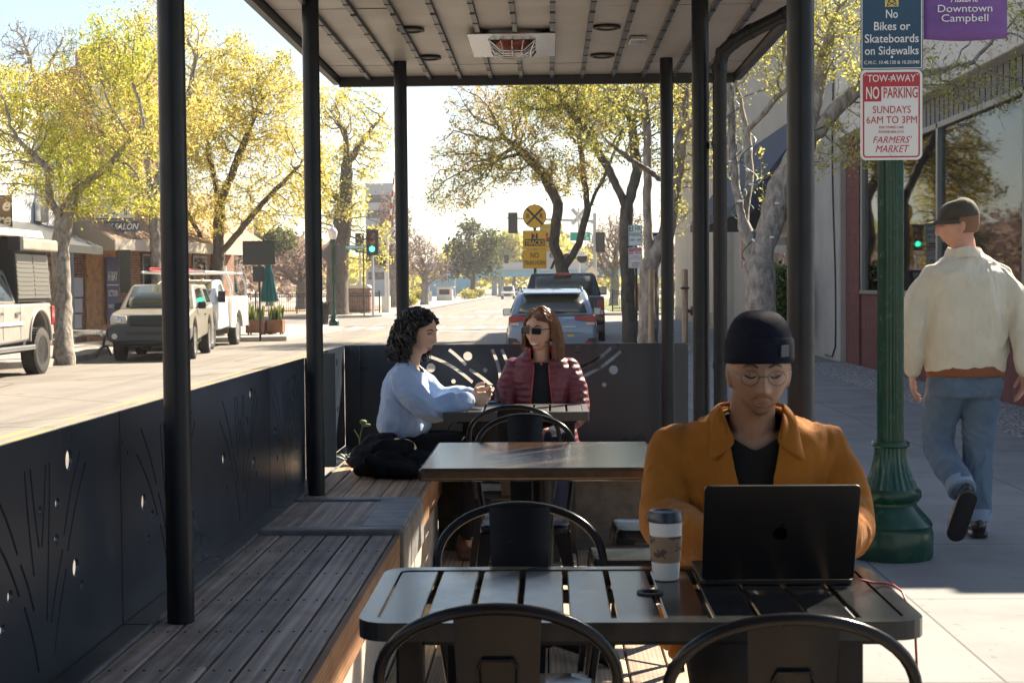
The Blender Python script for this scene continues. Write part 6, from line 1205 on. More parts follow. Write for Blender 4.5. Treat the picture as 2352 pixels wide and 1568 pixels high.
tag(bd.build('bead_string', mat('pink_beads', (.55, .28, .24), .4), smooth=60), 'string of pink beads hanging on the fairy-light tree trunk', 'beads')
# pavement tree just outside the right edge of the picture: its crown dapples the seats
tree('leafy pavement tree just outside the picture on the right', (3.75, 6.9, 0), [{'pts': [(3.75, 6.9, 0), (3.7, 6.85, 1.6), (3.6, 6.8, 2.6)]}, {'from': -2, 'pts': [(3.6, 6.8, 2.6), (3.2, 6.5, 3.6), (2.9, 6.2, 4.3)]}, {'from': -2, 'pts': [(3.6, 6.8, 2.6), (4.1, 7.0, 3.7)]}],
    [(2.9, 6.3, 4.2, .95, .9, .7), (3.6, 6.6, 4.7, .9, .9, .7), (2.6, 5.4, 4.4, .6, .6, .5), (4.3, 7.2, 4.4, .7, .7, .6)], natt=130, seg=.16, infl=1.1, kill=.24, seed=88, rtrunk=.12, rtip=.005, bmat='bark_pale', leaf=(('leaf_bud', 1),), nleaf=5, lsize=.030, spread=.10, leaf_r=.012, group=GR)
# shrub behind
def bush(label, c, r, lm, n, ls, seed, name='shrub', cat='shrub', grp=None):
    g = np.random.default_rng(seed); d = g.normal(size=(n, 3)); d /= np.linalg.norm(d, axis=1)[:, None]; q = np.array(c) + d * (g.random(n) ** .4)[:, None] * np.array(r) * (1 + .18 * np.sin(d @ g.normal(size=3) * 5))[:, None]
    a = g.normal(size=(n, 3)); a /= np.linalg.norm(a, axis=1)[:, None]; b_ = np.cross(a, g.normal(size=(n, 3))); b_ /= np.linalg.norm(b_, axis=1)[:, None]; s2 = (ls * (.5 + g.random(n)))[:, None]
    V = np.stack([q - a * s2, q + b_ * s2 * .45, q + a * s2, q - b_ * s2 * .45], 1); me = bpy.data.meshes.new('foliage'); me.vertices.add(n * 4); me.vertices.foreach_set('co', V.reshape(-1)); me.loops.add(n * 4); me.loops.foreach_set('vertex_index', np.arange(n * 4, dtype=np.int32)); me.polygons.add(n); me.polygons.foreach_set('loop_start', np.arange(0, n * 4, 4, dtype=np.int32)); me.polygons.foreach_set('loop_total', np.full(n, 4, np.int32)); me.update(); me.materials.append(M[lm])
    t_ = T(name, label, cat, (c[0], c[1], c[2] - r[2]), 0, grp); finish(me, 'foliage', t_, True, recalc=False); bb = B()
    for _ in range(9): e = Vector(c) + Vector((g.normal() * r[0] * .5, g.normal() * r[1] * .5, r[2] * .4)); bb.tube([(c[0], c[1], c[2] - r[2]), tuple((e + Vector(c)) / 2 - Vector((0, 0, r[2] * .3))), tuple(e)], [.03 * r[2], .02 * r[2], .008 * r[2]], 4)
    bb.build('stem', M['bark_dark'], t_, True); return t_
bush('glossy green shrub behind the fairy-light tree', tuple(P(1800, 690, 28)), (.35, .4, .75), 'leaf_shrub', 1500, .06, 3)
GFB = 'low shrubs along the far left pavement'
for i, (px, py, d, rx, rz) in enumerate(((965, 676, 150, 1.0, .6), (940, 690, 118, .7, .45), (925, 686, 122, .6, .4), (1075, 676, 190, 1.2, .7), (1100, 672, 200, 1.0, .6))):
    bush(['rounded green shrub left of the far walking person', 'low shrub by the far lamp post', 'second low shrub right beside the far lamp post', 'green shrub under the distant street sign', 'small far shrub before the bridge'][i], tuple(P(px, py, d)), (rx, rx, rz), 'leaf_olive', 700, .13, 60 + i, grp=GFB)
# far trees
GF = 'hazy trees far down the street'
def far_tree(label, px, d, zc, blobs, lm, bm='bark_dark', seed=1, nat=320, nl=14, ls=.25, sp=.5, tw=0, base_z=-.1, rt=.35):
    q = P(px, 660, d); k = d / FPX; bl_ = [tuple(P(x, y, d)) + (rx * k, rx * k, rz * k) for x, y, rx, rz in blobs]; sc = d / 100
    tree(label, (q.x, q.y, base_z), [{'pts': [(q.x, q.y, base_z), (q.x + .1, q.y, zc)]}], bl_, natt=nat, seg=.34 * sc, infl=2.2 * sc, kill=.52 * sc, seed=seed, rtip=.022 * sc, rtrunk=rt, bmat=bm, leaf=((lm, 1),), nleaf=nl, lsize=ls, spread=sp, leaf_r=.06 * sc, group=GF, twigs=tw)
far_tree('tall dark eucalyptus left of the distant bridge', 1085, 200, 3, [(1085, 528, 32, 26), (1050, 575, 34, 28), (1118, 556, 38, 28), (1085, 606, 46, 30), (1030, 622, 28, 24), (1132, 606, 28, 30), (1062, 545, 22, 18)], 'leaf_dark', seed=71, ls=.30, sp=.55, nl=9)
far_tree('second dark tree rising behind the distant bridge', 1150, 285, 3, [(1150, 590, 40, 35), (1165, 560, 35, 28), (1130, 620, 30, 25)], 'leaf_olive', seed=72, ls=.42, sp=.9)
far_tree('green rounded tree behind the far bridge in the haze', 1180, 300, 3, [(1190, 600, 45, 30), (1215, 585, 35, 25)], 'leaf_olive', seed=73, ls=.55, sp=1.1, nat=200)
far_tree('pinkish bare tree beyond the crossing gate', 975, 130, 2, [(965, 590, 45, 50), (1000, 620, 38, 35), (940, 560, 32, 40)], 'leaf_pink', 'bark_grey', 74, nl=7, ls=.10, sp=.4, tw=500)
far_tree('pinkish bare tree behind the traffic light', 905, 112, 2, [(905, 500, 45, 70), (880, 580, 45, 50), (930, 600, 35, 45)], 'leaf_pink', 'bark_grey', 75, nl=6, ls=.10, sp=.4, tw=500)
far_tree('russet leafless tree behind the teal umbrellas', 690, 105, 2, [(680, 610, 45, 38), (640, 620, 40, 30), (730, 600, 35, 35)], 'leaf_pink', 'bark_dark', 76, nl=6, ls=.09, sp=.4, tw=400)
far_tree('bare reddish tree far behind the right signals', 1410, 112, 2, [(1400, 560, 55, 70), (1450, 540, 45, 60), (1380, 600, 40, 45)], 'leaf_pink', 'bark_grey', 77, nl=7, ls=.10, sp=.4, tw=500)
far_tree('dark green conifer-like tree left of the brick pillar', 620, 130, 2, [(640, 560, 45, 35), (590, 570, 45, 30)], 'leaf_dark', 'bark_dark', 78, ls=.2, sp=.6, nat=200)
wd_ = np.random.default_rng(9); 

# the wood at the end of the street, too far to count
def far_wood(name, label, n, xr, yr, zr, lm, ls, seed):
    g = np.random.default_rng(seed); x = g.uniform(*xr, n); y = g.uniform(*yr, n); top = zr[0] + (zr[1] - zr[0]) * (.5 + .28 * np.sin(x * .11 + seed) + .16 * np.sin(x * .31 + 1) + .10 * np.sin(x * .83)); z = top * np.sqrt(g.random(n)); q = np.stack([x, y, z], 1)
    a = g.normal(size=(n, 3)); a /= np.linalg.norm(a, axis=1)[:, None]; b_ = np.cross(a, g.normal(size=(n, 3))); b_ /= np.linalg.norm(b_, axis=1)[:, None]; s2 = (ls * (.5 + g.random(n)))[:, None]
    V = np.stack([q - a * s2, q + b_ * s2 * .6, q + a * s2, q - b_ * s2 * .6], 1); me = bpy.data.meshes.new(name); me.vertices.add(n * 4); me.vertices.foreach_set('co', V.reshape(-1)); me.loops.add(n * 4); me.loops.foreach_set('vertex_index', np.arange(n * 4, dtype=np.int32)); me.polygons.add(n); me.polygons.foreach_set('loop_start', np.arange(0, n * 4, 4, dtype=np.int32)); me.polygons.foreach_set('loop_total', np.full(n, 4, np.int32)); me.update(); me.materials.append(M[lm])
    tag(finish(me, name, recalc=False), label, 'wood', kind='stuff')
far_wood('distant_wood', 'hazy band of distant trees closing the end of the street', 26000, (-190, 170), (300, 380), (3, 15), 'leaf_olive', .9, 2)
far_wood('roadside_wood', 'mass of trees along the left of the far street behind the fence', 20000, (-110, -26), (135, 190), (2, 9.5), 'leaf_pink', .42, 5)
far_wood('right_wood', 'mass of trees along the right of the far street', 16000, (14, 90), (125, 190), (2, 9), 'leaf_pink', .42, 7)
# ================================================================== people
from mathutils.bvhtree import BVHTree
def skinm(n, c, c2):
    m = mat(n, c, .5, c2=c2, ns=14, bump=.08, bs=220); b = m.node_tree.nodes["Principled BSDF"]; b.inputs["Subsurface Weight"].default_value = .12; b.inputs["Subsurface Radius"].default_value = (.012, .005, .003); return m
def cloth(n, c, c2=None, wr=.35, ws=16, rough=.85, sheen=.3, weave=0):
    sheen = 0 if max(c) < .05 else sheen * .6
    m, t, b = nodes(n); co = coords(t); b.inputs["Roughness"].default_value = rough; b.inputs["Specular IOR Level"].default_value = .2; b.inputs["Sheen Weight"].default_value = sheen; b.inputs["Sheen Roughness"].default_value = .5
    t.links.new(ramp(t, noise(t, co, 7, 5), [(.3, c), (.7, c2 or tuple(k * 1.2 for k in c))]), b.inputs["Base Color"])
    h = noise(t, coords(t, (1, 1, .55)), ws, 3, .5, 1.2)
    if weave:
        h2 = noise(t, co, weave, 2); ad = nn(t, "ShaderNodeMath", operation='MULTIPLY_ADD'); ad.inputs[1].default_value = .25; t.links.new(h2, ad.inputs[0]); t.links.new(h, ad.inputs[2]); h = ad.outputs[0]
    bumpn(t, b, h, wr, .02); return m
def limb(bb, pts, rs, n=18):
    # resample with a smooth curve so that the joints bend softly
    pts = [Vector(p) for p in pts]; P_, r_ = [], []
    for i in range(len(pts) - 1):
        a, b = pts[max(0, i - 1)], pts[i]; c, d = pts[i + 1], pts[min(len(pts) - 1, i + 2)]
        for j in range(8):
            u = j / 8; P_.append(.5 * ((2 * b) + (c - a) * u + (2 * a - 5 * b + 4 * c - d) * u * u + (3 * b - a - 3 * c + d) * u ** 3)); r_.append(rs[i] + (rs[i + 1] - rs[i]) * u)
    P_.append(pts[-1]); r_.append(rs[-1]); bb.tube(P_, r_, n); bb.ell(tuple(pts[0]), (rs[0],) * 3, None, 14, 10); bb.ell(tuple(pts[-1]), (rs[-1],) * 3, None, 14, 10)
def torso(bb, secs, side=Vector((1, 0, 0)), pw=2.4, n=36):
    "stack of rounded sections: (centre, half width along side, half depth)"
    rg = []
    for c, rx, ry in secs:
        c = Vector(c); fr = Vector((0, 0, 1)).cross(side).normalized(); ring = []
        for j in range(n):
            a = 2 * math.pi * j / n; ca, sa = math.cos(a), math.sin(a); ring.append(c + side * rx * math.copysign(abs(ca) ** (2 / pw), ca) + fr * ry * math.copysign(abs(sa) ** (2 / pw), sa))
        rg.append(ring)
    return bb.rings(rg)
from mathutils import noise as mnoise
def folds(me, amp, sc=(9, 9, 4.5), seed=0.0, lim=None):
    "creases: sharp ridges with soft valleys, drawn out along the body"
    o = Vector((seed, seed * 1.7, seed * .6))
    nr = [v.normal.copy() for v in me.vertices]
    for v, n_ in zip(me.vertices, nr):
        p = Vector((v.co.x * sc[0], v.co.y * sc[1], v.co.z * sc[2])) + o; w_ = mnoise.noise(p * .6) * 1.3; q = p + Vector((w_, -w_, w_ * 1.6))
        r_ = 1 - abs(mnoise.noise(q)) * 2.6; r2 = 1 - abs(mnoise.noise(q * 2.1 + Vector((5, 3, 1)))) * 2.4
        v.co = v.co + n_ * amp * (max(-.6, r_) * .75 + max(-.4, r2) * .3) * (lim(v.co) if lim else 1)
    me.update(); return me
def melt(bb, vox, smooth=6, disp=0, dsc=.12, fac=.5, seed=0):
    "join overlapping shapes into one continuous skin"
    o = bb.build('tmp', M['dim']); md = o.modifiers.new('r', 'REMESH'); md.mode = 'VOXEL'; md.voxel_size = vox; md.use_smooth_shade = True
    if smooth: s_ = o.modifiers.new('s', 'SMOOTH'); s_.iterations = smooth; s_.factor = fac
    if disp:
        tx = bpy.data.textures.new('folds', 'CLOUDS'); tx.noise_scale = dsc; tx.noise_depth = 2; d_ = o.modifiers.new('d', 'DISPLACE'); d_.texture = tx; d_.strength = disp; d_.mid_level = .5; d_.texture_coords = 'LOCAL'
    me = baked(o); bpy.data.objects.remove(o); return me
def wear(me, name, mt, root, keep=None, thick=0, offset=1):
    if keep:
        bm = bmesh.new(); bm.from_mesh(me); bmesh.ops.delete(bm, geom=[f for f in bm.faces if not keep(f.calc_center_median())], context='FACES')
        for _ in range(14):   # even out the cut edge
            new = {}
            for e in bm.edges:
                if len(e.link_faces) == 1:
                    for a_, b_ in (e.verts, reversed(e.verts)): new.setdefault(a_, []).append(b_.co)
            mv = [(v_, (v_.co + sum(l_, Vector()) / len(l_)) / 2) for v_, l_ in new.items() if len(l_) == 2]
            for v_, c_ in mv: v_.co = c_
        bm.to_mesh(me); bm.free()
    me.materials.clear(); me.materials.append(mt); me.name = name; me.polygons.foreach_set("use_smooth", [True] * len(me.polygons))
    o = finish(me, name, root, True, recalc=False)
    if thick: s_ = o.modifiers.new('solid', 'SOLIDIFY'); s_.thickness = thick; s_.offset = offset
    return o
class Head:
    def __init__(s, c, yaw, pitch=0, roll=0, k=1.0, fem=0):
        s.m = TR(*c) @ RZ(yaw) @ RX(pitch) @ RY(roll) @ Matrix.Scale(k, 4); s.fem = fem
    def tap(s, z):
        t_ = max(0, -z / .115); return 1 - (.36 if s.fem else .29) * t_ ** 1.6
    def disp(s, x, z):
        g = lambda v, w_: math.exp(-(v / w_) ** 2); ax = abs(x)
        nz = 0 if z > .018 or z < -.062 else (.25 + .75 * (.018 - z) / .056 if z > -.038 else max(0, 1 - ((-.038 - z) / .016) ** 2)); f = .82 if s.fem else 1
        d = .026 * f * nz * g(x, .0085 + .006 * max(0, min(1, (-z) / .04))) + .006 * g(ax - .011, .006) * g(z + .042, .008)
        d -= .011 * g(ax - .031, .016) * g(z - .004, .012); d += (.003 if s.fem else .006) * g(ax - .028, .020) * g(z - .024, .008)
        d += .006 * g(x, .022) * (g(z + .066, .0055) + 1.1 * g(z + .078, .006)) - .003 * g(x, .02) * g(z + .072, .0025); d += .007 * g(x, .018) * g(z + .102, .013) + .004 * g(ax - .045, .018) * g(z + .022, .016) - .004 * g(x, .03) * g(z + .088, .006)
        return d
    def y(s, x, z):
        q = 1 - (x / (.074 * s.tap(z))) ** 2 - (z / .115) ** 2
        return -.096 * math.sqrt(max(0, q)) - s.disp(x, z)
    def pt(s, x, z, off=0): return s.m @ Vector((x, s.y(x, z) - off, z))
    def add(s, bb):
        m0 = bb.m; bb.m = s.m; rg = []; nu, nv = 88, 70
        for i in range(1, nv):
            ph = math.pi * i / nv - math.pi / 2; z = .115 * math.sin(ph); cr = math.cos(ph); ring = []
            for j in range(nu):
                a = 2 * math.pi * j / nu; dx, dy = cr * math.cos(a), cr * math.sin(a); x = .074 * s.tap(z) * dx
                if dy < 0: y = .096 * dy - s.disp(x, z) * min(1, -dy * 3)
                else: y = (.100 * dy) * (1 - .38 * max(0, min(1, (-z - .02) / .09)))
                ring.append((x, y, z))
            rg.append(ring)
        bb.rings(rg)
        for sx in (-1, 1): bb.ell((sx * .073, .012, -.012), (.009, .019, .031), RZ(sx * -18) @ RX(-8), 14, 10); bb.ell((sx * .071, .006, -.036), (.007, .01, .012), None, 10, 8)
        bb.m = m0
    def strip(s, pts, r, off=.0015, n=6, flat=1): return B().tube([s.pt(x, z, off) for x, z in pts], r, n, flat=flat)
def face(h, root, skin, brow, lip, smile=False, closed=True, eyes=True):
    for sx in (-1, 1):
        h.strip([(sx * .014, .021), (sx * .026, .0275), (sx * .038, .026), (sx * .048, .019)], [.0022, .0034, .003, .0012], .0005).build('eyebrow', brow, root, True, smooth=60)
        if eyes == 'down':
            h.strip([(sx * .0175, -.001), (sx * .025, -.006), (sx * .034, -.0065), (sx * .045, -.001)], [.0010, .0020, .0022, .0012], .0015).build('eyelash', brow, root, True, smooth=60); B(h.m).ell((sx * .031, h.y(sx * .031, .002) + .006, .001), (.0135, .0095, .0085), None, 14, 10).build('eyelid', skin, root, True, smooth=80)
        elif eyes:
            e = B(h.m).ell((sx * .031, h.y(sx * .031, .003) + .0065, .002), (.0125, .010, .0068), None, 14, 10).build('eye', mat('eye_white', (.55, .53, .50), .25) if 'eyew' not in M else M['eyew'], root, True, smooth=80)
            B(h.m).ell((sx * .031, h.y(sx * .031, .003) - .0017, .0015), (.0055, .0024, .0055), None, 12, 8).build('iris', M['iris'], e, True, smooth=80)
            h.strip([(sx * .0175, .003), (sx * .025, .0095), (sx * .033, .010), (sx * .044, .003)], [.0012, .0022, .0022, .0012], .003).build('eyelash', brow, root, True, smooth=60)
    w_ = .031 if smile else .021; up = .009 if smile else 0
    o = h.strip([(-w_, -.0705 + up), (-w_ * .5, -.0695 + up * .3), (0, -.0705), (w_ * .5, -.0695 + up * .3), (w_, -.0705 + up)], [.0012, .0033, .003, .0033, .0012], -.0005).build('lips', lip, root, True, smooth=60)
    h.strip([(-w_ * .95, -.073 + up), (-w_ * .5, -.0775 - up * .5), (0, -.079 - up * .7), (w_ * .5, -.0775 - up * .5), (w_ * .95, -.073 + up)], [.0012, .0038, .0044, .0038, .0012], -.001).build('lower_lip', lip, o, True, smooth=60)
    if smile: h.strip([(-w_ * .8, -.0715 + up * .6), (-w_ * .4, -.0725), (0, -.0735 - up * .2), (w_ * .4, -.0725), (w_ * .8, -.0715 + up * .6)], [.002, .0056, .0066, .0056, .002], .0016).build('teeth', M['teeth'], o, True, smooth=60)
M['eyew'] = mat('eye_white', (.55, .53, .50), .25); M['iris'] = mat('iris_brown', (.025, .014, .008), .15); M['teeth'] = mat('teeth', (.72, .69, .62), .3)
def hand(bb, w_, d, nrm, th, curl=.6, k=1.0, spread=.12):
    "palm with five bent fingers; d toward the fingertips, nrm out of the back of the hand, th toward the thumb side"
    w_ = Vector(w_); d = Vector(d).normalized(); th = Vector(th); th = (th - d * th.dot(d)).normalized(); nrm = d.cross(th) * (1 if d.cross(th).dot(Vector(nrm)) > 0 else -1)
    rot = Matrix((th, d, nrm)).transposed().to_4x4(); bb.ell(tuple(w_ + d * .045 * k), (.039 * k, .050 * k, .0145 * k), rot, 16, 12); bb.ell(tuple(w_), (.027 * k, .024 * k, .019 * k), rot, 12, 10)
    for i, (o, L, r) in enumerate(((.028, .068, .0088), (.0095, .077, .0092), (-.009, .071, .0088), (-.026, .055, .0078))):
        p = w_ + d * (.084 - .006 * abs(i - 1)) * k + th * o * k; dd = (d + th * (o * spread * 20)).normalized(); pts = [p - d * .02 * k]; a = 0; q = p
        for f in (.46, .30, .24):
            pts.append(q.copy()); a += curl * (.8 + .1 * i); v = dd * math.cos(a) - nrm * math.sin(a); q = q + v * L * f * k
        pts.append(q); bb.tube(pts, [r * k, r * k, r * .95 * k, r * .86 * k, r * .7 * k], 10); bb.ell(tuple(q), (r * .72 * k,) * 3, None, 10, 8)
        for z in pts[1:4]: bb.ell(tuple(z), (r * 1.02 * k,) * 3, None, 10, 8)
    p = w_ + d * .02 * k + th * .028 * k; p1_ = p + (d * .6 + th * .75 - nrm * .25).normalized() * .034 * k; p2_ = p1_ + (d * .92 + th * .2 - nrm * .4).normalized() * .030 * k; p3_ = p2_ + (d * .95 - nrm * .45).normalized() * .022 * k
    bb.tube([p, p1_, p2_, p3_], [.0145 * k, .0115 * k, .0098 * k, .0078 * k], 10); bb.ell(tuple(p3_), (.0078 * k,) * 3, None, 10, 8); bb.ell(tuple(p1_), (.0118 * k,) * 3, None, 10, 8)
def hair(h, root, mt, n=520, length=.30, curl=0, seed=1, part=.0, rad=.0042, name='hair', out=1.09, low=-.145, steps=16, front=.068):
    g = random.Random(seed); bb = B()
    sh_ = B(h.m); rg = []
    for i in range(0, 15):
        ph = math.pi / 2 * (1 - i / 14 * 1.42); ring = []
        for j in range(40): a = 2 * math.pi * j / 40; ring.append((.081 * math.cos(ph) * math.cos(a), .012 + .104 * math.cos(ph) * math.sin(a), .004 + .120 * math.sin(ph)))
        rg.append(ring)
    sh_.rings(rg); me = sh_.mesh('cap'); inv = h.m.inverted()
    def keep(c):
        q = inv @ c; return not (q.y < -.005 and q.z < front - .9 * max(0, q.y + .045) and abs(q.x) < .074 + (.0 if q.z > 0 else .004)) and not (q.y < .012 and q.z < .0)
    o = wear(me, name, mt, root, keep)
    for _ in range(n):
        while True:
            a = g.uniform(0, 2 * math.pi); z = g.uniform(-.03, .115); cr = math.sqrt(max(0, 1 - (z / .115) ** 2)); x, y = .078 * cr * math.cos(a), .008 + .1 * cr * math.sin(a)
            if y < -.02 and z < front: continue
            if y < .01 and z < .02: continue
            break
        p = Vector((x, y, z)); L = length * g.uniform(.72, 1.08); st = L / steps; pts = []; v = Vector(((1 if x > part else -1) * .55, .25 + (.25 if y > 0 else -.05), .25)); ph = g.uniform(0, 6.28); fr = g.uniform(.75, 1.3); amp = curl * g.uniform(.5, 1.3)
        for i in range(steps):
            pts.append(p.copy()); v = v * .72 + Vector((0, .02, -.42)); v.normalize(); p = p + v * st
            e = Vector((p.x / .079, (p.y - .008) / .102, p.z / .118 if p.z > 0 else p.z / .2)); l_ = e.length; lim = out + .05 * g.random() * .2
            if p.z < -.09: lim *= .98
            if l_ < lim: e *= lim / max(l_, 1e-4); q = Vector((e.x * .079, e.y * .102 + .008, e.z * (.118 if p.z > 0 else .2))); v = v + (q - p) * 8; p = q
            fr_ = -.018 - .012 * g.random() if p.z > -.05 else -.010
            if p.z < .055 and p.y < fr_: p.y = fr_; p.x = math.copysign(max(abs(p.x), .070 + .012 * g.random()), p.x if abs(p.x) > .002 else x)
            if p.z < low: break
        if curl:
            pts = [q + Vector((math.cos(ph + i * fr * 1.5), math.sin(ph + i * fr * 1.5), .5 * math.sin(ph * 2 + i * fr * 1.1))) * amp * min(1, i / 5) for i, q in enumerate(pts)]
        if len(pts) > 2: bb.tube([h.m @ q for q in pts], [rad * (1 - .65 * (i / len(pts)) ** 2) for i in range(len(pts))], 4)
    bb.build('strand', mt, o, True, smooth=80, recalc=False); return o
def onto(bvh, x, z, y0=0, dy=1):
    hit = bvh.ray_cast(Vector((x, y0, z)), Vector((0, dy, 0))); return hit[0] if hit[0] else None
def bvh_of(me): return BVHTree.FromPolygons([v.co[:] for v in me.vertices], [p.vertices[:] for p in me.polygons])
def shoe(bb, a, d, k=1.0, up=Vector((0, 0, 1))):
    d = Vector(d).normalized(); up = Vector(up); up = (up - d * up.dot(d)).normalized(); sd_ = d.cross(up); rot = Matrix((sd_, d, up)).transposed().to_4x4(); a = Vector(a)
    bb.ell(tuple(a + d * .06 * k - up * .045), (.045 * k, .125 * k, .040), rot); bb.ell(tuple(a + d * .115 * k - up * .05), (.048 * k, .075 * k, .034), rot); bb.ell(tuple(a - d * .03 * k - up * .03), (.038 * k, .05 * k, .055), rot)
    m0 = bb.m; bb.m = TR(*(a + d * .065 * k - up * .078)) @ rot; bb.prism(rrect(-.045 * k, .045 * k, -.13 * k, .135 * k, .044 * k), -.012, .014, 'z'); bb.m = m0
# ------------------------------------------------------------------ man in the orange jacket at the laptop
mx = .497
SK1 = skinm('tan_skin', (.23, .12, .073), (.29, .155, .097)); DK = mat('dark_hair', (.012, .010, .009), .55)
man = T('person', 'man in an orange jacket, navy beanie and thin glasses looking down at the laptop', 'person', (mx, 3.72, 0)); hm = Head((mx + .010, 3.590, 1.157), -2, 7, 0, .96)
bb = B(); hm.add(bb); limb(bb, [(mx, 3.67, .98), (mx, 3.645, 1.05), (mx, 3.615, 1.10)], [.062, .056, .054]); torso(bb, [((mx, 3.74, .47), .16, .12), ((mx, 3.74, .6), .155, .11), ((mx, 3.71, .82), .175, .115), ((mx, 3.685, .94), .17, .085), ((mx, 3.67, 1.0), .08, .06)])
for s_ in (-1, 1):
    limb(bb, [(mx + s_ * .17, 3.68, .94), (mx + s_ * .222, 3.57, .785), (mx + s_ * .115, 3.27, .785)], [.045, .04, .027]); hand(bb, (mx + s_ * .11, 3.26, .785), (-s_ * .25, -1, -.02), (0, 0, 1), (-s_, 0, 0), .35)
    limb(bb, [(mx + s_ * .09, 3.73, .50), (mx + s_ * .12, 3.33, .52), (mx + s_ * .11, 3.36, .1)], [.075, .05, .036])
wear(melt(bb, .0042, 3, fac=.4), 'body', SK1, man); face(hm, man, SK1, DK, mat('man_lips', (.25, .11, .085), .5), eyes='down')
o = B()
for s_ in (-1, 1): hm.strip([(s_ * .003, -.0585), (s_ * .014, -.0565), (s_ * .025, -.063), (s_ * .030, -.074)], [.0016, .0025, .002, .001], -.0003)
mo = B()
for s_ in (-1, 1): mo.tube([hm.pt(s_ * .003, -.058, -.0012), hm.pt(s_ * .014, -.0565, -.0012), hm.pt(s_ * .022, -.060, -.0012), hm.pt(s_ * .027, -.066, -.0012)], [.0016, .0024, .0020, .0008], 6)
mo.build('moustache', mat('stubble', (.055, .038, .03), .8), man, True, smooth=70); mo = B(); mo.tube([hm.pt(-.022, -.097, -.002), hm.pt(-.010, -.103, -.002), hm.pt(0, -.1045, -.002), hm.pt(.010, -.103, -.002), hm.pt(.022, -.097, -.002)], [.002, .0045, .0055, .0045, .002], 6); mo.build('goatee', mat('chin_stubble', (.085, .055, .042), .8), man, True, smooth=70)
gl = B()
for s_ in (-1, 1):
    cc = [Vector((s_ * .033 + .0215 * math.cos(a), -.104 + .006 * abs(math.cos(a)), -.004 + .0185 * math.sin(a))) for a in [2 * math.pi * i / 22 for i in range(22)]]; gl.tube([hm.m @ p for p in cc], .0009, 5, closed=True); gl.tube([hm.m @ Vector((s_ * .0545, -.098, .002)), hm.m @ Vector((s_ * .073, -.06, .004)), hm.m @ Vector((s_ * .077, .0, .0))], .0011, 5)
gl.tube([hm.m @ Vector((-.012, -.105, -.001)), hm.m @ Vector((0, -.109, .002)), hm.m @ Vector((.012, -.105, -.001))], .0009, 5); gl.build('glasses', mat('wire_frame', (.10, .09, .08), .3, metal=.8), man, True, smooth=70)
KN = cloth('navy_knit', (.004, .0055, .015), (.007, .009, .020), .15, 160, .9, .25); bb = B(hm.m); rg = []
for i in range(17):
    u = i / 16; ph = u * math.pi / 2 * .9997; z = .030 + .117 * math.sin(ph); r_ = math.cos(ph) ** .60; rg.append([((.086 * r_) * math.cos(2 * math.pi * j / 96) * (1 + .008 * (j % 2)), (.012 + .108 * r_ * math.sin(2 * math.pi * j / 96) * (1 + .008 * (j % 2))), z - .010 * math.sin(2 * math.pi * j / 96) * (1 - u)) for j in range(96)])
bb.rings(rg); bn_ = bb.build('beanie', KN, man, True, smooth=70); bb = B(hm.m); rg = []
for r_, z in ((.082, .014), (.0855, .016), (.0868, .031), (.0866, .058), (.0852, .074), (.081, .079)): rg.append([(r_ * math.cos(2 * math.pi * j / 96) * (1 + .01 * (j % 2)), .012 + (r_ + .024) * math.sin(2 * math.pi * j / 96) * (1 + .01 * (j % 2)), z - .016 * math.sin(2 * math.pi * j / 96)) for j in range(96)])
bb.rings(rg, cap=False); bb.build('cuff', KN, bn_, True, smooth=70); B(hm.m @ TR(.052, -.082, .060) @ RZ(34)).box(-.012, .012, -.0035, .0, -.014, .014).build('label', mat('grey_tag', (.07, .09, .10), .7), bn_, True)
SHT = cloth('black_shirt', (.006, .006, .007), (.010, .010, .011), .3, 18); bb = B(); torso(bb, [((mx, 3.74, .47), .175, .130), ((mx, 3.74, .62), .170, .120), ((mx, 3.705, .82), .185, .124), ((mx, 3.68, .94), .175, .095), ((mx, 3.665, 1.015), .095, .075), ((mx, 3.655, 1.045), .068, .066)])
wear(melt(bb, .007, 5), 'shirt', SHT, man, lambda c: not (c.y < 3.665 and c.z > .955 + .65 * abs(c.x - mx)) and c.z < 1.05)
JK = cloth('orange_cotton', (.25, .085, .006), (.33, .12, .010), .45, 11, .85, .15, weave=350)
bb = B(); torso(bb, [((mx, 3.76, .44), .215, .165), ((mx, 3.755, .55), .205, .155), ((mx, 3.735, .68), .198, .145), ((mx, 3.70, .84), .205, .138), ((mx, 3.685, .94), .215, .112), ((mx, 3.68, .995), .175, .088), ((mx, 3.67, 1.03), .088, .08), ((mx, 3.665, 1.05), .075, .075)])
for s_ in (-1, 1): limb(bb, [(mx + s_ * .178, 3.685, .948), (mx + s_ * .208, 3.65, .87), (mx + s_ * .218, 3.58, .79), (mx + s_ * .175, 3.43, .782), (mx + s_ * .125, 3.30, .785)], [.058, .059, .056, .050, .042])
jm = folds(melt(bb, .0070, 6, .010, .14), .013, (9, 9, 6), 1.3); jb = bvh_of(jm)
def jk_keep(c):
    if c.y > 3.66: return c.z < 1.047 or c.y > 3.70
    hw_ = .034 + .16 * max(0, c.z - .84) ** 1.0 * 1.2 if c.z > .84 else .034 + .05 * max(0, .84 - c.z)
    return abs(c.x - mx + .004) > hw_ or c.y > 3.645
jo = wear(jm, 'jacket', JK, man, jk_keep, .005)
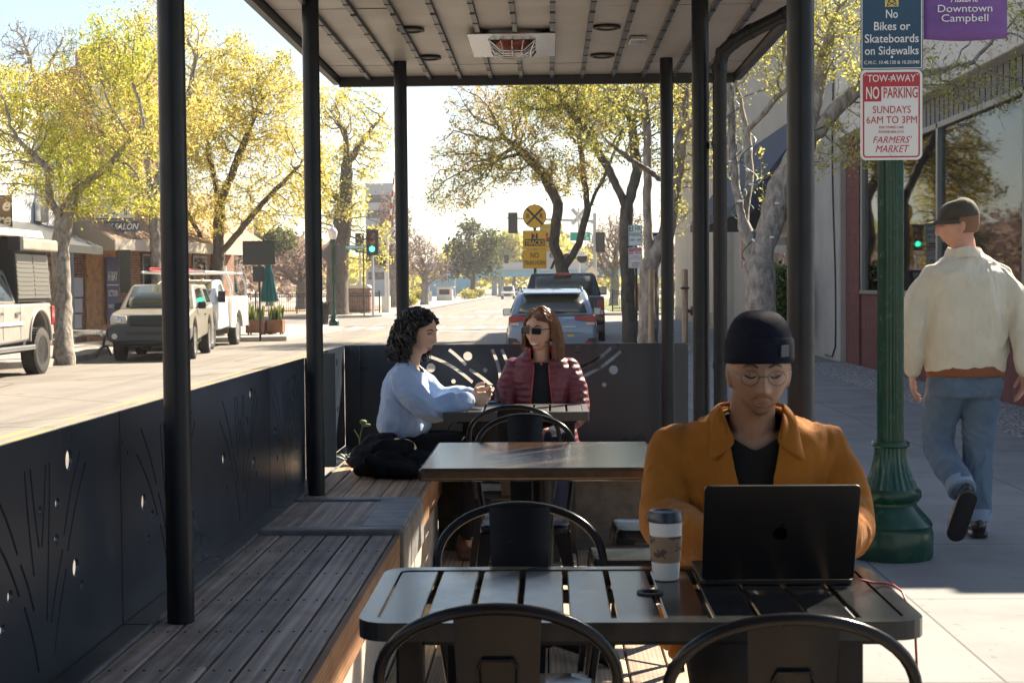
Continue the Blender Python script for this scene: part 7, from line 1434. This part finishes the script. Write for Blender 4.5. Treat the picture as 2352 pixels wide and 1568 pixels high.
for s_ in (-1, 1):
    tp_, ot = [], []
    for u in range(11):
        t_ = u / 10
        if t_ < .5: a = math.pi / 2 - (math.pi * .62) * t_ / .5; c = Vector((mx + s_ * .083 * math.cos(a), 3.662 + .080 * math.sin(a), 1.072 - .006 * t_)); od = Vector((s_ * math.cos(a), math.sin(a), 0)); tp_.append(c); ot.append(c + od * .030 + Vector((0, 0, -.048)))
        else: w2 = (t_ - .5) / .5; c = Vector((mx + s_ * (.077 - .030 * w2), 3.632 - .060 * w2, 1.069 - .090 * w2)); tp_.append(c); e = Vector((mx + s_ * (.108 + .010 * w2), 3.605 - .052 * w2, 1.015 - .080 * w2)); ot.append(e)
    md_ = [a.lerp(b, .5) + (Vector((a.x - mx, a.y - 3.66, 0)).normalized() * .010) for a, b in zip(tp_, ot)]; vs = tp_ + md_ + ot; k_ = 11; o = B().add(vs, [(j * k_ + i, j * k_ + i + 1, (j + 1) * k_ + i + 1, (j + 1) * k_ + i) for j in range(2) for i in range(k_ - 1)]).build('collar', JK, jo, True, smooth=70); s2 = o.modifiers.new('solid', 'SOLIDIFY'); s2.thickness = .006; sb2 = o.modifiers.new('sub', 'SUBSURF'); sb2.levels = 1; sb2.render_levels = 2
for x_, z_ in ((mx - .062, .835), (mx - .068, .72), (mx + .066, .833)):
    p = onto(jb, x_, z_, 3.0)
    if p: B(TR(p.x, p.y - .003, p.z) @ RX(90)).lathe([(0, .004), (.007, .004), (.0095, .001), (.0095, -.002), (0, -.002)], 16).build('button', mat('dark_button', (.03, .022, .018), .35), jo, True, smooth=50)
TR1 = cloth('dark_trousers', (.02, .018, .018), (.028, .025, .024), .4, 12); bb = B()
for s_ in (-1, 1): limb(bb, [(mx + s_ * .085, 3.76, .50), (mx + s_ * .12, 3.33, .525), (mx + s_ * .11, 3.37, .12)], [.098, .072, .058])
bb.ell((mx, 3.77, .50), (.18, .14, .10)); wear(melt(bb, .010, 5, .012, .1), 'trousers', TR1, man); 
for s_ in (-1, 1): bb = B(); shoe(bb, (mx + s_ * .11, 3.38, .09), (s_ * .1, -1, 0)); wear(melt(bb, .007, 3), 'shoe', M['darkplastic'], man)
# ------------------------------------------------------------------ dark-haired woman on the bench
SK2 = skinm('light_skin', (.50, .31, .215), (.56, .36, .255)); c0 = Vector((-.735, 7.47, 0)); sideY = Vector((0, -1, 0))
w1 = T('person', 'dark curly-haired woman in a light blue sweater sitting on the bench, facing right', 'person', (-.74, 7.47, .45)); hw = Head((-.655, 7.46, 1.138), 62, 9, 0, .96, 1)
bb = B(); hw.add(bb); limb(bb, [(-.715, 7.47, .95), (-.695, 7.468, 1.02), (-.675, 7.465, 1.07)], [.052, .046, .045]); torso(bb, [((-.75, 7.47, .50), .15, .11), ((-.74, 7.47, .65), .12, .09), ((-.725, 7.47, .82), .145, .10), ((-.725, 7.47, .92), .145, .075), ((-.715, 7.47, .97), .06, .05)], sideY)
L1, E1, W1 = (-.735, 7.33, .915), (-.585, 7.255, .760), (-.395, 7.36, .800); L2, E2, W2 = (-.72, 7.61, .915), (-.56, 7.65, .785), (-.385, 7.47, .812)
limb(bb, [L1, E1, W1], [.04, .034, .025]); limb(bb, [L2, E2, W2], [.04, .034, .025]); hand(bb, W1, (1, .28, .12), (-.1, -.9, .5), (.1, .1, 1), .75, .93); hand(bb, W2, (1, -.35, .22), (.1, .9, .5), (.1, -.1, 1), .55, .93)
for s_ in (-1, 1): limb(bb, [(-.74, 7.47 + s_ * .08, .53), (-.41, 7.46 + s_ * .09, .52), (-.40, 7.46 + s_ * .09, .08)], [.07, .048, .034])
wear(melt(bb, .0040, 3, fac=.4), 'body', SK2, w1); face(hw, w1, SK2, DK, mat('rose_lips', (.42, .12, .11), .4)); hair(hw, w1, mat('black_curls', (.006, .005, .005), .38), 620, .27, .016, 4, .01, .0050, low=-.165, out=1.13)
SW = cloth('blue_knit', (.33, .44, .66), (.38, .50, .72), .55, 13, .95, .5, weave=260)
bb = B(); torso(bb, [((-.742, 7.47, .625), .150, .105), ((-.742, 7.47, .645), .163, .125), ((-.738, 7.47, .70), .172, .132), ((-.733, 7.47, .80), .172, .122), ((-.733, 7.47, .88), .172, .108), ((-.728, 7.47, .935), .150, .090), ((-.715, 7.47, .975), .085, .068), ((-.71, 7.47, .99), .072, .062)], sideY)
limb(bb, [L1, (-.675, 7.275, .835), E1, (-.49, 7.29, .785), (-.415, 7.345, .797)], [.062, .062, .057, .050, .037]); limb(bb, [L2, (-.65, 7.65, .85), E2, (-.47, 7.56, .80), (-.41, 7.495, .808)], [.070, .070, .066, .055, .040])
wear(folds(melt(bb, .007, 6, .012, .12), .013, (7, 7, 8), 2.1, lambda c: .25 + .75 * max(0, min(1, (.93 - c.z) / .12))), 'sweater', SW, w1, lambda c: c.z < .992 - (.9 * max(0, c.x + .70) if abs(c.y - 7.47) < .10 and c.x < -.60 else 0)); BK = cloth('black_cloth', (.006, .006, .008), (.011, .011, .013), .5, 14)
bb = B(); torso(bb, [((-.755, 7.47, .45), .17, .135), ((-.75, 7.47, .52), .175, .13), ((-.742, 7.47, .60), .145, .11), ((-.74, 7.47, .66), .130, .10)], sideY)
for s_ in (-1, 1): limb(bb, [(-.74, 7.47 + s_ * .085, .535), (-.41, 7.46 + s_ * .095, .525), (-.40, 7.46 + s_ * .09, .16)], [.098, .075, .070])
wear(melt(bb, .009, 5, .016, .09), 'trousers', BK, w1); BSH = mat('brown_shoe', (.10, .045, .03), .4)
for s_ in (-1, 1): bb = B(); shoe(bb, (-.41, 7.46 + s_ * .09, .09), (1, -.1, 0), .9); wear(melt(bb, .007, 3), 'shoe', BSH, w1)
o = B(); o.tube([(-.655 + .0 - .045 * math.cos(a), 7.47 - .052 * math.sin(a), .975 - .03 * (1 - math.cos(a)) * .5) for a in [math.pi * (.15 + .7 * i / 14) for i in range(15)]], .0016, 5); o.build('necklace', mat('gold_chain', (.6, .4, .15), .3, metal=1), w1, True)
# coat heap beside her
g_ = random.Random(5); bb = B()
for (x, y, z, a, b_, c) in ((-.80, 7.16, .50, .20, .13, .055), (-.70, 7.10, .49, .16, .11, .045), (-.86, 7.22, .53, .13, .13, .075), (-.66, 7.2, .51, .15, .1, .06), (-.78, 7.2, .58, .13, .10, .055), (-.84, 7.24, .60, .10, .09, .05)): bb.ell((x, y, z), (a, b_, c), RZ(g_.uniform(-30, 30)) @ RY(g_.uniform(-12, 12)))
for _ in range(9): x, y = g_.uniform(-.92, -.58), g_.uniform(7.03, 7.26); limb(bb, [(x, y, .48), (x + g_.uniform(-.1, .1), y + g_.uniform(-.05, .05), .55), (x + g_.uniform(-.16, .16), y + g_.uniform(-.06, .06), .49)], [.03, .025, .03])
co_ = T('coat', 'black coat heaped on the bench beside the dark-haired woman with a white tag', 'coat', (-.77, 7.15, .45)); wear(melt(bb, .008, 4, .03, .07), 'cloth', BK, co_, lambda c: c.z > .452); B(TR(-.585, 7.03, .505) @ RZ(-20) @ RX(60)).box(-.022, .022, -.001, .001, -.028, .028).build('care_label', M['white'], co_, True)
# black bag beyond
bg_ = T('bag', 'black leather bag standing on the far bench between the two women', 'bag', (-.33, 7.82, .45)); bb = B(); bb.prism([(-.47, .455), (-.19, .455), (-.215, .72), (-.27, .76), (-.39, .76), (-.445, .72)], 7.76, 7.88, 'y'); bb.build('bag_body', mat('black_leather', (.012, .012, .013), .35, bump=.3, bs=60), bg_, True, bevel=.025, seg=3); B().tube([(-.42, 7.82, .74), (-.50, 7.74, .68), (-.58, 7.70, .56), (-.60, 7.69, .46)], .008, 8).tube([(-.40, 7.82, .75), (-.37, 7.82, .84), (-.29, 7.82, .84), (-.26, 7.82, .75)], .008, 8).build('strap', M['darkplastic'], bg_, True, smooth=60)
# ------------------------------------------------------------------ smiling woman in the maroon jacket
SK3 = skinm('warm_skin', (.52, .29, .20), (.58, .34, .245)); wx = -.045
w2 = T('person', 'smiling woman with brown hair, sunglasses and a maroon quilted jacket facing the camera', 'person', (wx, 8.05, .45)); h2 = Head((wx - .005, 7.965, 1.132), -27, 2, 2, .97, 1)
bb = B(); h2.add(bb); limb(bb, [(wx, 8.02, .95), (wx, 8.005, 1.02), (wx, 7.99, 1.07)], [.052, .047, .046]); torso(bb, [((wx, 8.06, .48), .15, .11), ((wx, 8.06, .65), .125, .095), ((wx, 8.04, .82), .15, .10), ((wx, 8.03, .92), .15, .075), ((wx, 8.02, .97), .06, .05)])
for s_ in (-1, 1):
    limb(bb, [(wx + s_ * .155, 8.03, .915), (wx + s_ * .188, 7.97, .70), (wx + s_ * .07, 7.80, .615)], [.04, .034, .025]); hand(bb, (wx + s_ * .065, 7.79, .613), (-s_ * .7, -.7, -.05), (0, 0, 1), (-s_ * .4, .5, 0), .5, .93); limb(bb, [(wx + s_ * .08, 8.05, .52), (wx + s_ * .09, 7.63, .52), (wx + s_ * .09, 7.57, .08)], [.07, .05, .035])
wear(melt(bb, .0040, 3, fac=.4), 'body', SK3, w2); face(h2, w2, SK3, mat('brown_brow', (.06, .03, .015), .7), mat('pink_lips', (.45, .15, .13), .4), smile=True, eyes=False); hair(h2, w2, mat('chestnut_hair', (.13, .048, .018), .36, spec=.6), 700, .27, .0035, 9, -.012, .0042, low=-.185, out=1.12)
gl = B(h2.m); ln = B(h2.m)
for s_ in (-1, 1):
    pts = [(s_ * .034 + x, z + .000) for x, z in rrect(-.025, .025, -.017, .017, .009, 4)]; gl.tube([(x, -.112 + .35 * (abs(x) - .008) ** 1.0 * .35, z) for x, z in pts], .0026, 6, closed=True); ln.add([(x, -.111 + .35 * (abs(x) - .008) * .35, z) for x, z in pts], [tuple(range(len(pts)))]); gl.tube([(s_ * .060, -.100, .008), (s_ * .073, -.06, .010), (s_ * .078, .01, .006)], .0024, 6)
gl.tube([(-.010, -.113, .004), (0, -.114, .007), (.010, -.113, .004)], .0024, 6); sg = gl.build('sunglasses', mat('black_acetate', (.008, .008, .009), .15, coat=.5), w2, True, smooth=60); ln.build('dark_lens', mat('mirror_dark_lens', (.02, .017, .016), .05, spec=.4), sg, True)
TE = cloth('black_tee', (.010, .014, .017), (.015, .020, .024), .4, 16); bb = B(); torso(bb, [((wx, 8.06, .48), .165, .125), ((wx, 8.06, .65), .15, .112), ((wx, 8.04, .82), .17, .118), ((wx, 8.03, .92), .165, .09), ((wx, 8.02, .985), .08, .066), ((wx, 8.02, 1.0), .07, .062)]); wear(melt(bb, .007, 5), 'shirt', TE, w2, lambda c: c.z < 1.0 and not (c.y < 8.0 and c.z > .955))
# quilted shell: horizontal channels as real relief in the bump
m, t, b = nodes('maroon_quilt'); co = coords(t); wv = nn(t, "ShaderNodeTexWave", wave_type='BANDS', bands_direction='Z'); wv.inputs["Scale"].default_value = 9; wv.inputs["Distortion"].default_value = 1.6; wv.inputs["Detail"].default_value = 2; wv.inputs["Detail Scale"].default_value = 2.2; t.links.new(co, wv.inputs["Vector"])
t.links.new(ramp(t, noise(t, co, 9, 5), [(.3, (.10, .014, .026)), (.7, (.145, .024, .040))]), b.inputs["Base Color"]); b.inputs["Roughness"].default_value = .5; ad = nn(t, "ShaderNodeMath", operation='ADD'); t.links.new(wv.outputs["Fac"], ad.inputs[0]); t.links.new(noise(t, co, 22, 3, .5, 1.0), ad.inputs[1]); bumpn(t, b, ad.outputs[0], .35, .012); MQ = m
bb = B(); torso(bb, [((wx, 8.06, .46), .215, .165), ((wx, 8.06, .56), .185, .150), ((wx, 8.05, .70), .152, .138), ((wx, 8.04, .84), .158, .132), ((wx, 8.03, .925), .172, .104), ((wx, 8.025, .968), .135, .088), ((wx, 8.02, 1.005), .088, .078), ((wx, 8.015, 1.045), .080, .074)])
for s_ in (-1, 1): limb(bb, [(wx + s_ * .146, 8.03, .915), (wx + s_ * .186, 8.00, .82), (wx + s_ * .204, 7.95, .70), (wx + s_ * .15, 7.86, .645), (wx + s_ * .085, 7.80, .615)], [.058, .053, .050, .046, .040])
jm = melt(bb, .0075, 5, .018, .07); jb2 = bvh_of(jm); op = lambda z: .040 + .020 * max(0, min(1, (.92 - z) / .2)) + (.02 if z > .96 else 0)
jo = wear(jm, 'jacket', MQ, w2, lambda c: (abs(c.x - wx + .0) > op(c.z) or c.y > 7.985) and (c.z < 1.04), .006)
for s_ in (-1, 1):
    pts = []
    for i in range(18):
        z = 1.035 - i * .032; p = onto(jb2, wx + s_ * op(z), z, 7.3)
        if p and p.y < 8.0: pts.append((p.x, p.y - .003, p.z))
    if len(pts) > 3: B().tube(pts, .0035, 6).build('zip_edge', mat('red_zip', (.50, .035, .03), .4) if 'rz' not in M else M['rz'], jo, True, smooth=70)
p = onto(jb2, wx + .115, .845, 7.3)
if p: B().cb((p.x, p.y - .003, p.z), (.026, .003, .016)).build('label', SG['purple'], jo, True)
nk = B(); nk.tube([(wx + .055 * math.sin(a), 8.0 - .055 * math.cos(a), 1.0 - .045 * math.cos(a)) for a in [R(-80 + 16 * i) for i in range(11)]], .001, 4); nk.build('necklace', M['chrome'], w2, True); B().cb((wx + .0, 7.925, .950), (.013, .004, .014)).build('pendant', SG['red'], w2, True); 
bb = B()
for s_ in (-1, 1): limb(bb, [(wx + s_ * .085, 8.06, .525), (wx + s_ * .09, 7.63, .535), (wx + s_ * .09, 7.57, .14)], [.095, .074, .060])
bb.ell((wx, 8.07, .52), (.18, .14, .085)); wear(melt(bb, .009, 5, .012, .1), 'trousers', cloth('dark_denim', (.014, .020, .045), (.022, .03, .06), .4, 14), w2); 
for s_ in (-1, 1): bb = B(); shoe(bb, (wx + s_ * .09, 7.57, .09), (s_ * .1, -1, 0), .9); wear(melt(bb, .007, 3), 'shoe', M['darkplastic'], w2)
# ------------------------------------------------------------------ man walking away on the pavement
px_ = 2.215; SK4 = skinm('pink_skin', (.50, .25, .18), (.56, .30, .22)); wk = T('person', 'man in a cream jacket, jeans and a dark cap walking away on the right pavement', 'person', (px_, 7.95, 0)); h4 = Head((px_ - .035, 7.97, 1.672), -98, 3, 0, 1.03)
bb = B(); h4.add(bb); limb(bb, [(px_, 7.95, 1.44), (px_ - .005, 7.955, 1.54), (px_ - .012, 7.965, 1.60)], [.075, .064, .062]); torso(bb, [((px_, 7.95, .88), .165, .115), ((px_, 7.95, 1.05), .16, .11), ((px_, 7.94, 1.30), .175, .115), ((px_, 7.94, 1.41), .165, .085), ((px_, 7.95, 1.50), .08, .06)])
for sx, E, W_ in ((-1, (px_ - .275, 7.93, 1.15), (px_ - .268, 7.98, .885)), (1, (px_ + .275, 7.86, 1.15), (px_ + .27, 7.78, .90))):
    limb(bb, [(px_ + sx * .16, 7.94, 1.395), (px_ + sx * .235, (7.94 + E[1]) / 2, 1.28), E, W_], [.044, .044, .040, .028]); hand(bb, (W_[0], W_[1] + .005, W_[2] - .005), (.05 * -sx, .12, -1), (sx, -.2, 0), (0, 1, 0), .32, 1.05)
RH, RK, RA = (px_ + .085, 7.95, .90), (px_ + .082, 7.99, .49), (px_ + .075, 7.97, .10); LH, LK, LA = (px_ - .085, 7.95, .90), (px_ - .115, 8.04, .50), (px_ - .085, 7.70, .285)
limb(bb, [RH, RK, RA], [.085, .055, .038]); limb(bb, [LH, LK, LA], [.085, .055, .038]); wear(melt(bb, .0048, 3, fac=.4), 'body', SK4, wk); face(h4, wk, SK4, mat('sandy_brow', (.14, .07, .03), .7), mat('man_lip2', (.36, .15, .12), .5))
CP = cloth('olive_cap', (.050, .044, .030), (.066, .058, .040), .3, 30, .8, .25); bb = B(h4.m); rg = []
for i in range(13):
    ph = i / 12 * math.pi / 2; r_ = math.cos(ph) ** .75; rg.append([(.083 * r_ * math.cos(2 * math.pi * j / 40), .006 + .107 * r_ * math.sin(2 * math.pi * j / 40), .034 + .100 * math.sin(ph) + .008 * math.sin(2 * math.pi * j / 40)) for j in range(40)])
bb.rings(rg); cp_ = bb.build('cap', CP, wk, True, smooth=60); bb = B(h4.m); vs = []; N = 14
for j in range(5):
    for i in range(N + 1): a = math.pi * (1 + i / N); k_ = 1 + .72 * j / 4 * math.sin(math.pi * i / N) ** .6; vs.append((.078 * math.cos(a) * (1 + .02 * j), .0 + .098 * math.sin(a) * k_, .032 - .012 * (math.cos(a) ** 2) * (j / 4) - .004 * j))
bb.add(vs, [(j * (N + 1) + i, j * (N + 1) + i + 1, (j + 1) * (N + 1) + i + 1, (j + 1) * (N + 1) + i) for j in range(4) for i in range(N)]); o = bb.build('brim', CP, cp_, True, smooth=60); s2 = o.modifiers.new('solid', 'SOLIDIFY'); s2.thickness = .004
hb = B(h4.m); hb.rings([[(.0795 * math.cos(a) * k_, .008 + .104 * math.sin(a) * k_, z) for a in [math.pi * (-.02 + 1.04 * i / 20) for i in range(21)]] + [(.074 * math.cos(a) * k_, .008 + .098 * math.sin(a) * k_, z) for a in [math.pi * (1.02 - 1.04 * i / 20) for i in range(21)]] for z, k_ in ((.05, 1), (.0, .985), (-.03, .93), (-.045, .86))]); hb.build('cropped_hair', mat('ginger_hair', (.20, .10, .05), .8), wk, True, smooth=60)
CJ = cloth('cream_nylon', (.60, .545, .42), (.68, .62, .49), .7, 8, .55, .1); bb = B(); torso(bb, [((px_, 7.95, .865), .192, .135), ((px_, 7.95, .90), .205, .148), ((px_, 7.945, 1.0), .212, .158), ((px_, 7.94, 1.2), .222, .158), ((px_, 7.94, 1.36), .225, .140), ((px_, 7.94, 1.415), .215, .120), ((px_, 7.945, 1.46), .165, .10), ((px_, 7.95, 1.50), .105, .088), ((px_ - .003, 7.955, 1.535), .080, .082)])
limb(bb, [(px_ - .168, 7.94, 1.395), (px_ - .238, 7.935, 1.28), (px_ - .278, 7.93, 1.14), (px_ - .275, 7.96, 1.0), (px_ - .268, 7.98, .90)], [.066, .072, .070, .063, .047]); limb(bb, [(px_ + .168, 7.94, 1.395), (px_ + .238, 7.90, 1.28), (px_ + .278, 7.86, 1.14), (px_ + .278, 7.81, 1.02), (px_ + .27, 7.785, .915)], [.066, .072, .070, .063, .047])
jo = wear(folds(melt(bb, .0075, 5, .014, .16), .012, (8, 8, 3), 7.7, lambda c: max(.1, min(1, (c.z - .88) / .12))), 'jacket', CJ, wk, lambda c: not (c.z > 1.526 and (c.x - px_) ** 2 + (c.y - 7.955) ** 2 < .074 ** 2)); cl_ = B(); rg = []
for r_, z in ((.080, 1.50), (.083, 1.545), (.085, 1.55), (.098, 1.525), (.106, 1.495)): rg.append([(px_ - .003 + r_ * math.cos(2 * math.pi * j / 40), 7.955 + r_ * 1.02 * math.sin(2 * math.pi * j / 40), z + .006 * math.sin(2 * math.pi * j / 40 * 3)) for j in range(40)])
cl_.rings(rg, cap=False).build('collar', CJ, jo, True, smooth=70); bb = B(); torso(bb, [((px_, 7.945, .866), .203, .150), ((px_, 7.945, .94), .20, .146)]); wear(melt(bb, .01, 2), 'shirt_hem', mat('rust_shirt', (.22, .07, .025), .8), wk)
JN = cloth('blue_denim', (.085, .135, .20), (.135, .19, .26), .6, 9, .85, .1, weave=300); bb = B(); torso(bb, [((px_, 7.95, .76), .182, .125), ((px_, 7.95, .82), .196, .140), ((px_, 7.95, .93), .182, .128)]); limb(bb, [(px_ + .088, 7.95, .83), RK, (px_ + .075, 7.97, .125)], [.108, .078, .068]); limb(bb, [(px_ - .088, 7.955, .83), LK, (px_ - .086, 7.72, .315)], [.108, .080, .068])
jn_ = wear(folds(melt(bb, .008, 5, .010, .12), .008, (9, 9, 9), 3.3), 'jeans', JN, wk); LJ = mat('pale_denim_cuff', (.24, .31, .40), .85, bump=.3, bs=200); B().lathe([(.066, .095), (.074, .095), (.074, .155), (.068, .158)], 28, (px_ + .075, 7.97, 0)).build('cuff', LJ, jn_, True, smooth=50)
d_ = (Vector(LA) - Vector(LK)).normalized(); B(TR(px_ - .086, 7.71, .305) @ d_.to_track_quat('Z', 'Y').to_matrix().to_4x4()).lathe([(.064, -.03), (.074, -.03), (.074, .025), (.068, .028)], 28).build('cuff', LJ, jn_, True, smooth=50)
LSH = mat('black_leather_shoe', (.008, .008, .009), .25); bb = B(); shoe(bb, (px_ + .075, 7.965, .095), (.12, 1, 0), 1.08); wear(melt(bb, .006, 3), 'shoe', LSH, wk); bb = B(); shoe(bb, (px_ - .083, 7.675, .255), (-.22, .18, -.85), 1.08, Vector((.1, 1, .3))); wear(melt(bb, .006, 3), 'shoe', LSH, wk)
# tiny walker far away
q = P(960, 686, 186); fp = T('person', 'tiny person in dark clothes walking on the far left pavement', 'person', (q.x, q.y, -.1)); fx, fy, fz = q.x, q.y, -.1
bb = B(); bb.ell((fx, fy, fz + 1.6), (.085, .1, .12)); limb(bb, [(fx, fy, fz + .9), (fx, fy, fz + 1.2), (fx, fy, fz + 1.42)], [.15, .16, .1])
for s_ in (-1, 1): limb(bb, [(fx + s_ * .09, fy, fz + .85), (fx + s_ * .1, fy + s_ * .1, fz + .45), (fx + s_ * .1, fy + s_ * .2, fz + .05)], [.09, .06, .05]); limb(bb, [(fx + s_ * .2, fy, fz + 1.38), (fx + s_ * .25, fy - s_ * .05, fz + 1.1), (fx + s_ * .24, fy - .1, fz + .85)], [.06, .05, .04])
wear(melt(bb, .02, 2), 'body', SK1, fp); bb = B(); limb(bb, [(fx, fy, fz + .95), (fx, fy, fz + 1.2), (fx, fy, fz + 1.4)], [.17, .18, .13]); wear(melt(bb, .025, 2), 'coat', BK, fp); bb = B()
for s_ in (-1, 1): limb(bb, [(fx + s_ * .09, fy, fz + .88), (fx + s_ * .1, fy + s_ * .1, fz + .45), (fx + s_ * .1, fy + s_ * .2, fz + .08)], [.11, .08, .07])
wear(melt(bb, .025, 2), 'trousers', JN, fp)
# small succulent in the far corner of the bench
sc = T('succulent', 'small pale succulent with a thin flower stalk in the far left corner of the bench', 'plant', (-1.03, 7.66, .45)); bb = B(); g_ = random.Random(4)
for k_ in range(3):
    cx_, cy_ = -1.03 + .06 * k_, 7.66 + g_.uniform(-.05, .05)
    for i in range(16):
        a = i * 2.4; l_ = .025 + .0022 * i; e = R(70 - i * 4); bb.ell((cx_ + l_ * math.cos(a) * math.cos(e) * 1.3, cy_ + l_ * math.sin(a) * math.cos(e) * 1.3, .475 + l_ * math.sin(e) * .6), (l_ * .55, l_ * .32, .006), RZ(math.degrees(a)) @ RY(-math.degrees(e)), 8, 6)
bb.build('rosette', mat('succulent_green', (.20, .25, .20), .6), sc, True, smooth=70); bb = B().tube([(-1.0, 7.66, .48), (-.99, 7.65, .58), (-.97, 7.64, .66)], .004, 5).tube([(-.99, 7.65, .58), (-1.02, 7.65, .63)], .003, 5); bb.ell((-.97, 7.64, .67), (.02, .02, .012)); bb.ell((-.955, 7.635, .655), (.025, .012, .008)); bb.build('stalk', mat('stalk_green', (.09, .14, .05), .7), sc, True, smooth=60)
# ------------------------------------------------------------------ the air down the street
hz = B().box(-610, 610, -90, 910, -1.9, 62).build('haze', M['dim']); hm_ = bpy.data.materials.new('haze_air'); hm_.use_nodes = True; t = hm_.node_tree; t.nodes.remove(t.nodes["Principled BSDF"])
pv = nn(t, "ShaderNodeVolumePrincipled"); pv.inputs["Color"].default_value = (.93, .95, 1.0, 1); pv.inputs["Density"].default_value = 0.00038; pv.inputs["Anisotropy"].default_value = .15
t.links.new(pv.outputs[0], t.nodes["Material Output"].inputs["Volume"]); hz.data.materials.clear(); hz.data.materials.append(hm_); tag(hz, 'thin bright haze in the air down the street', 'haze', kind='stuff')
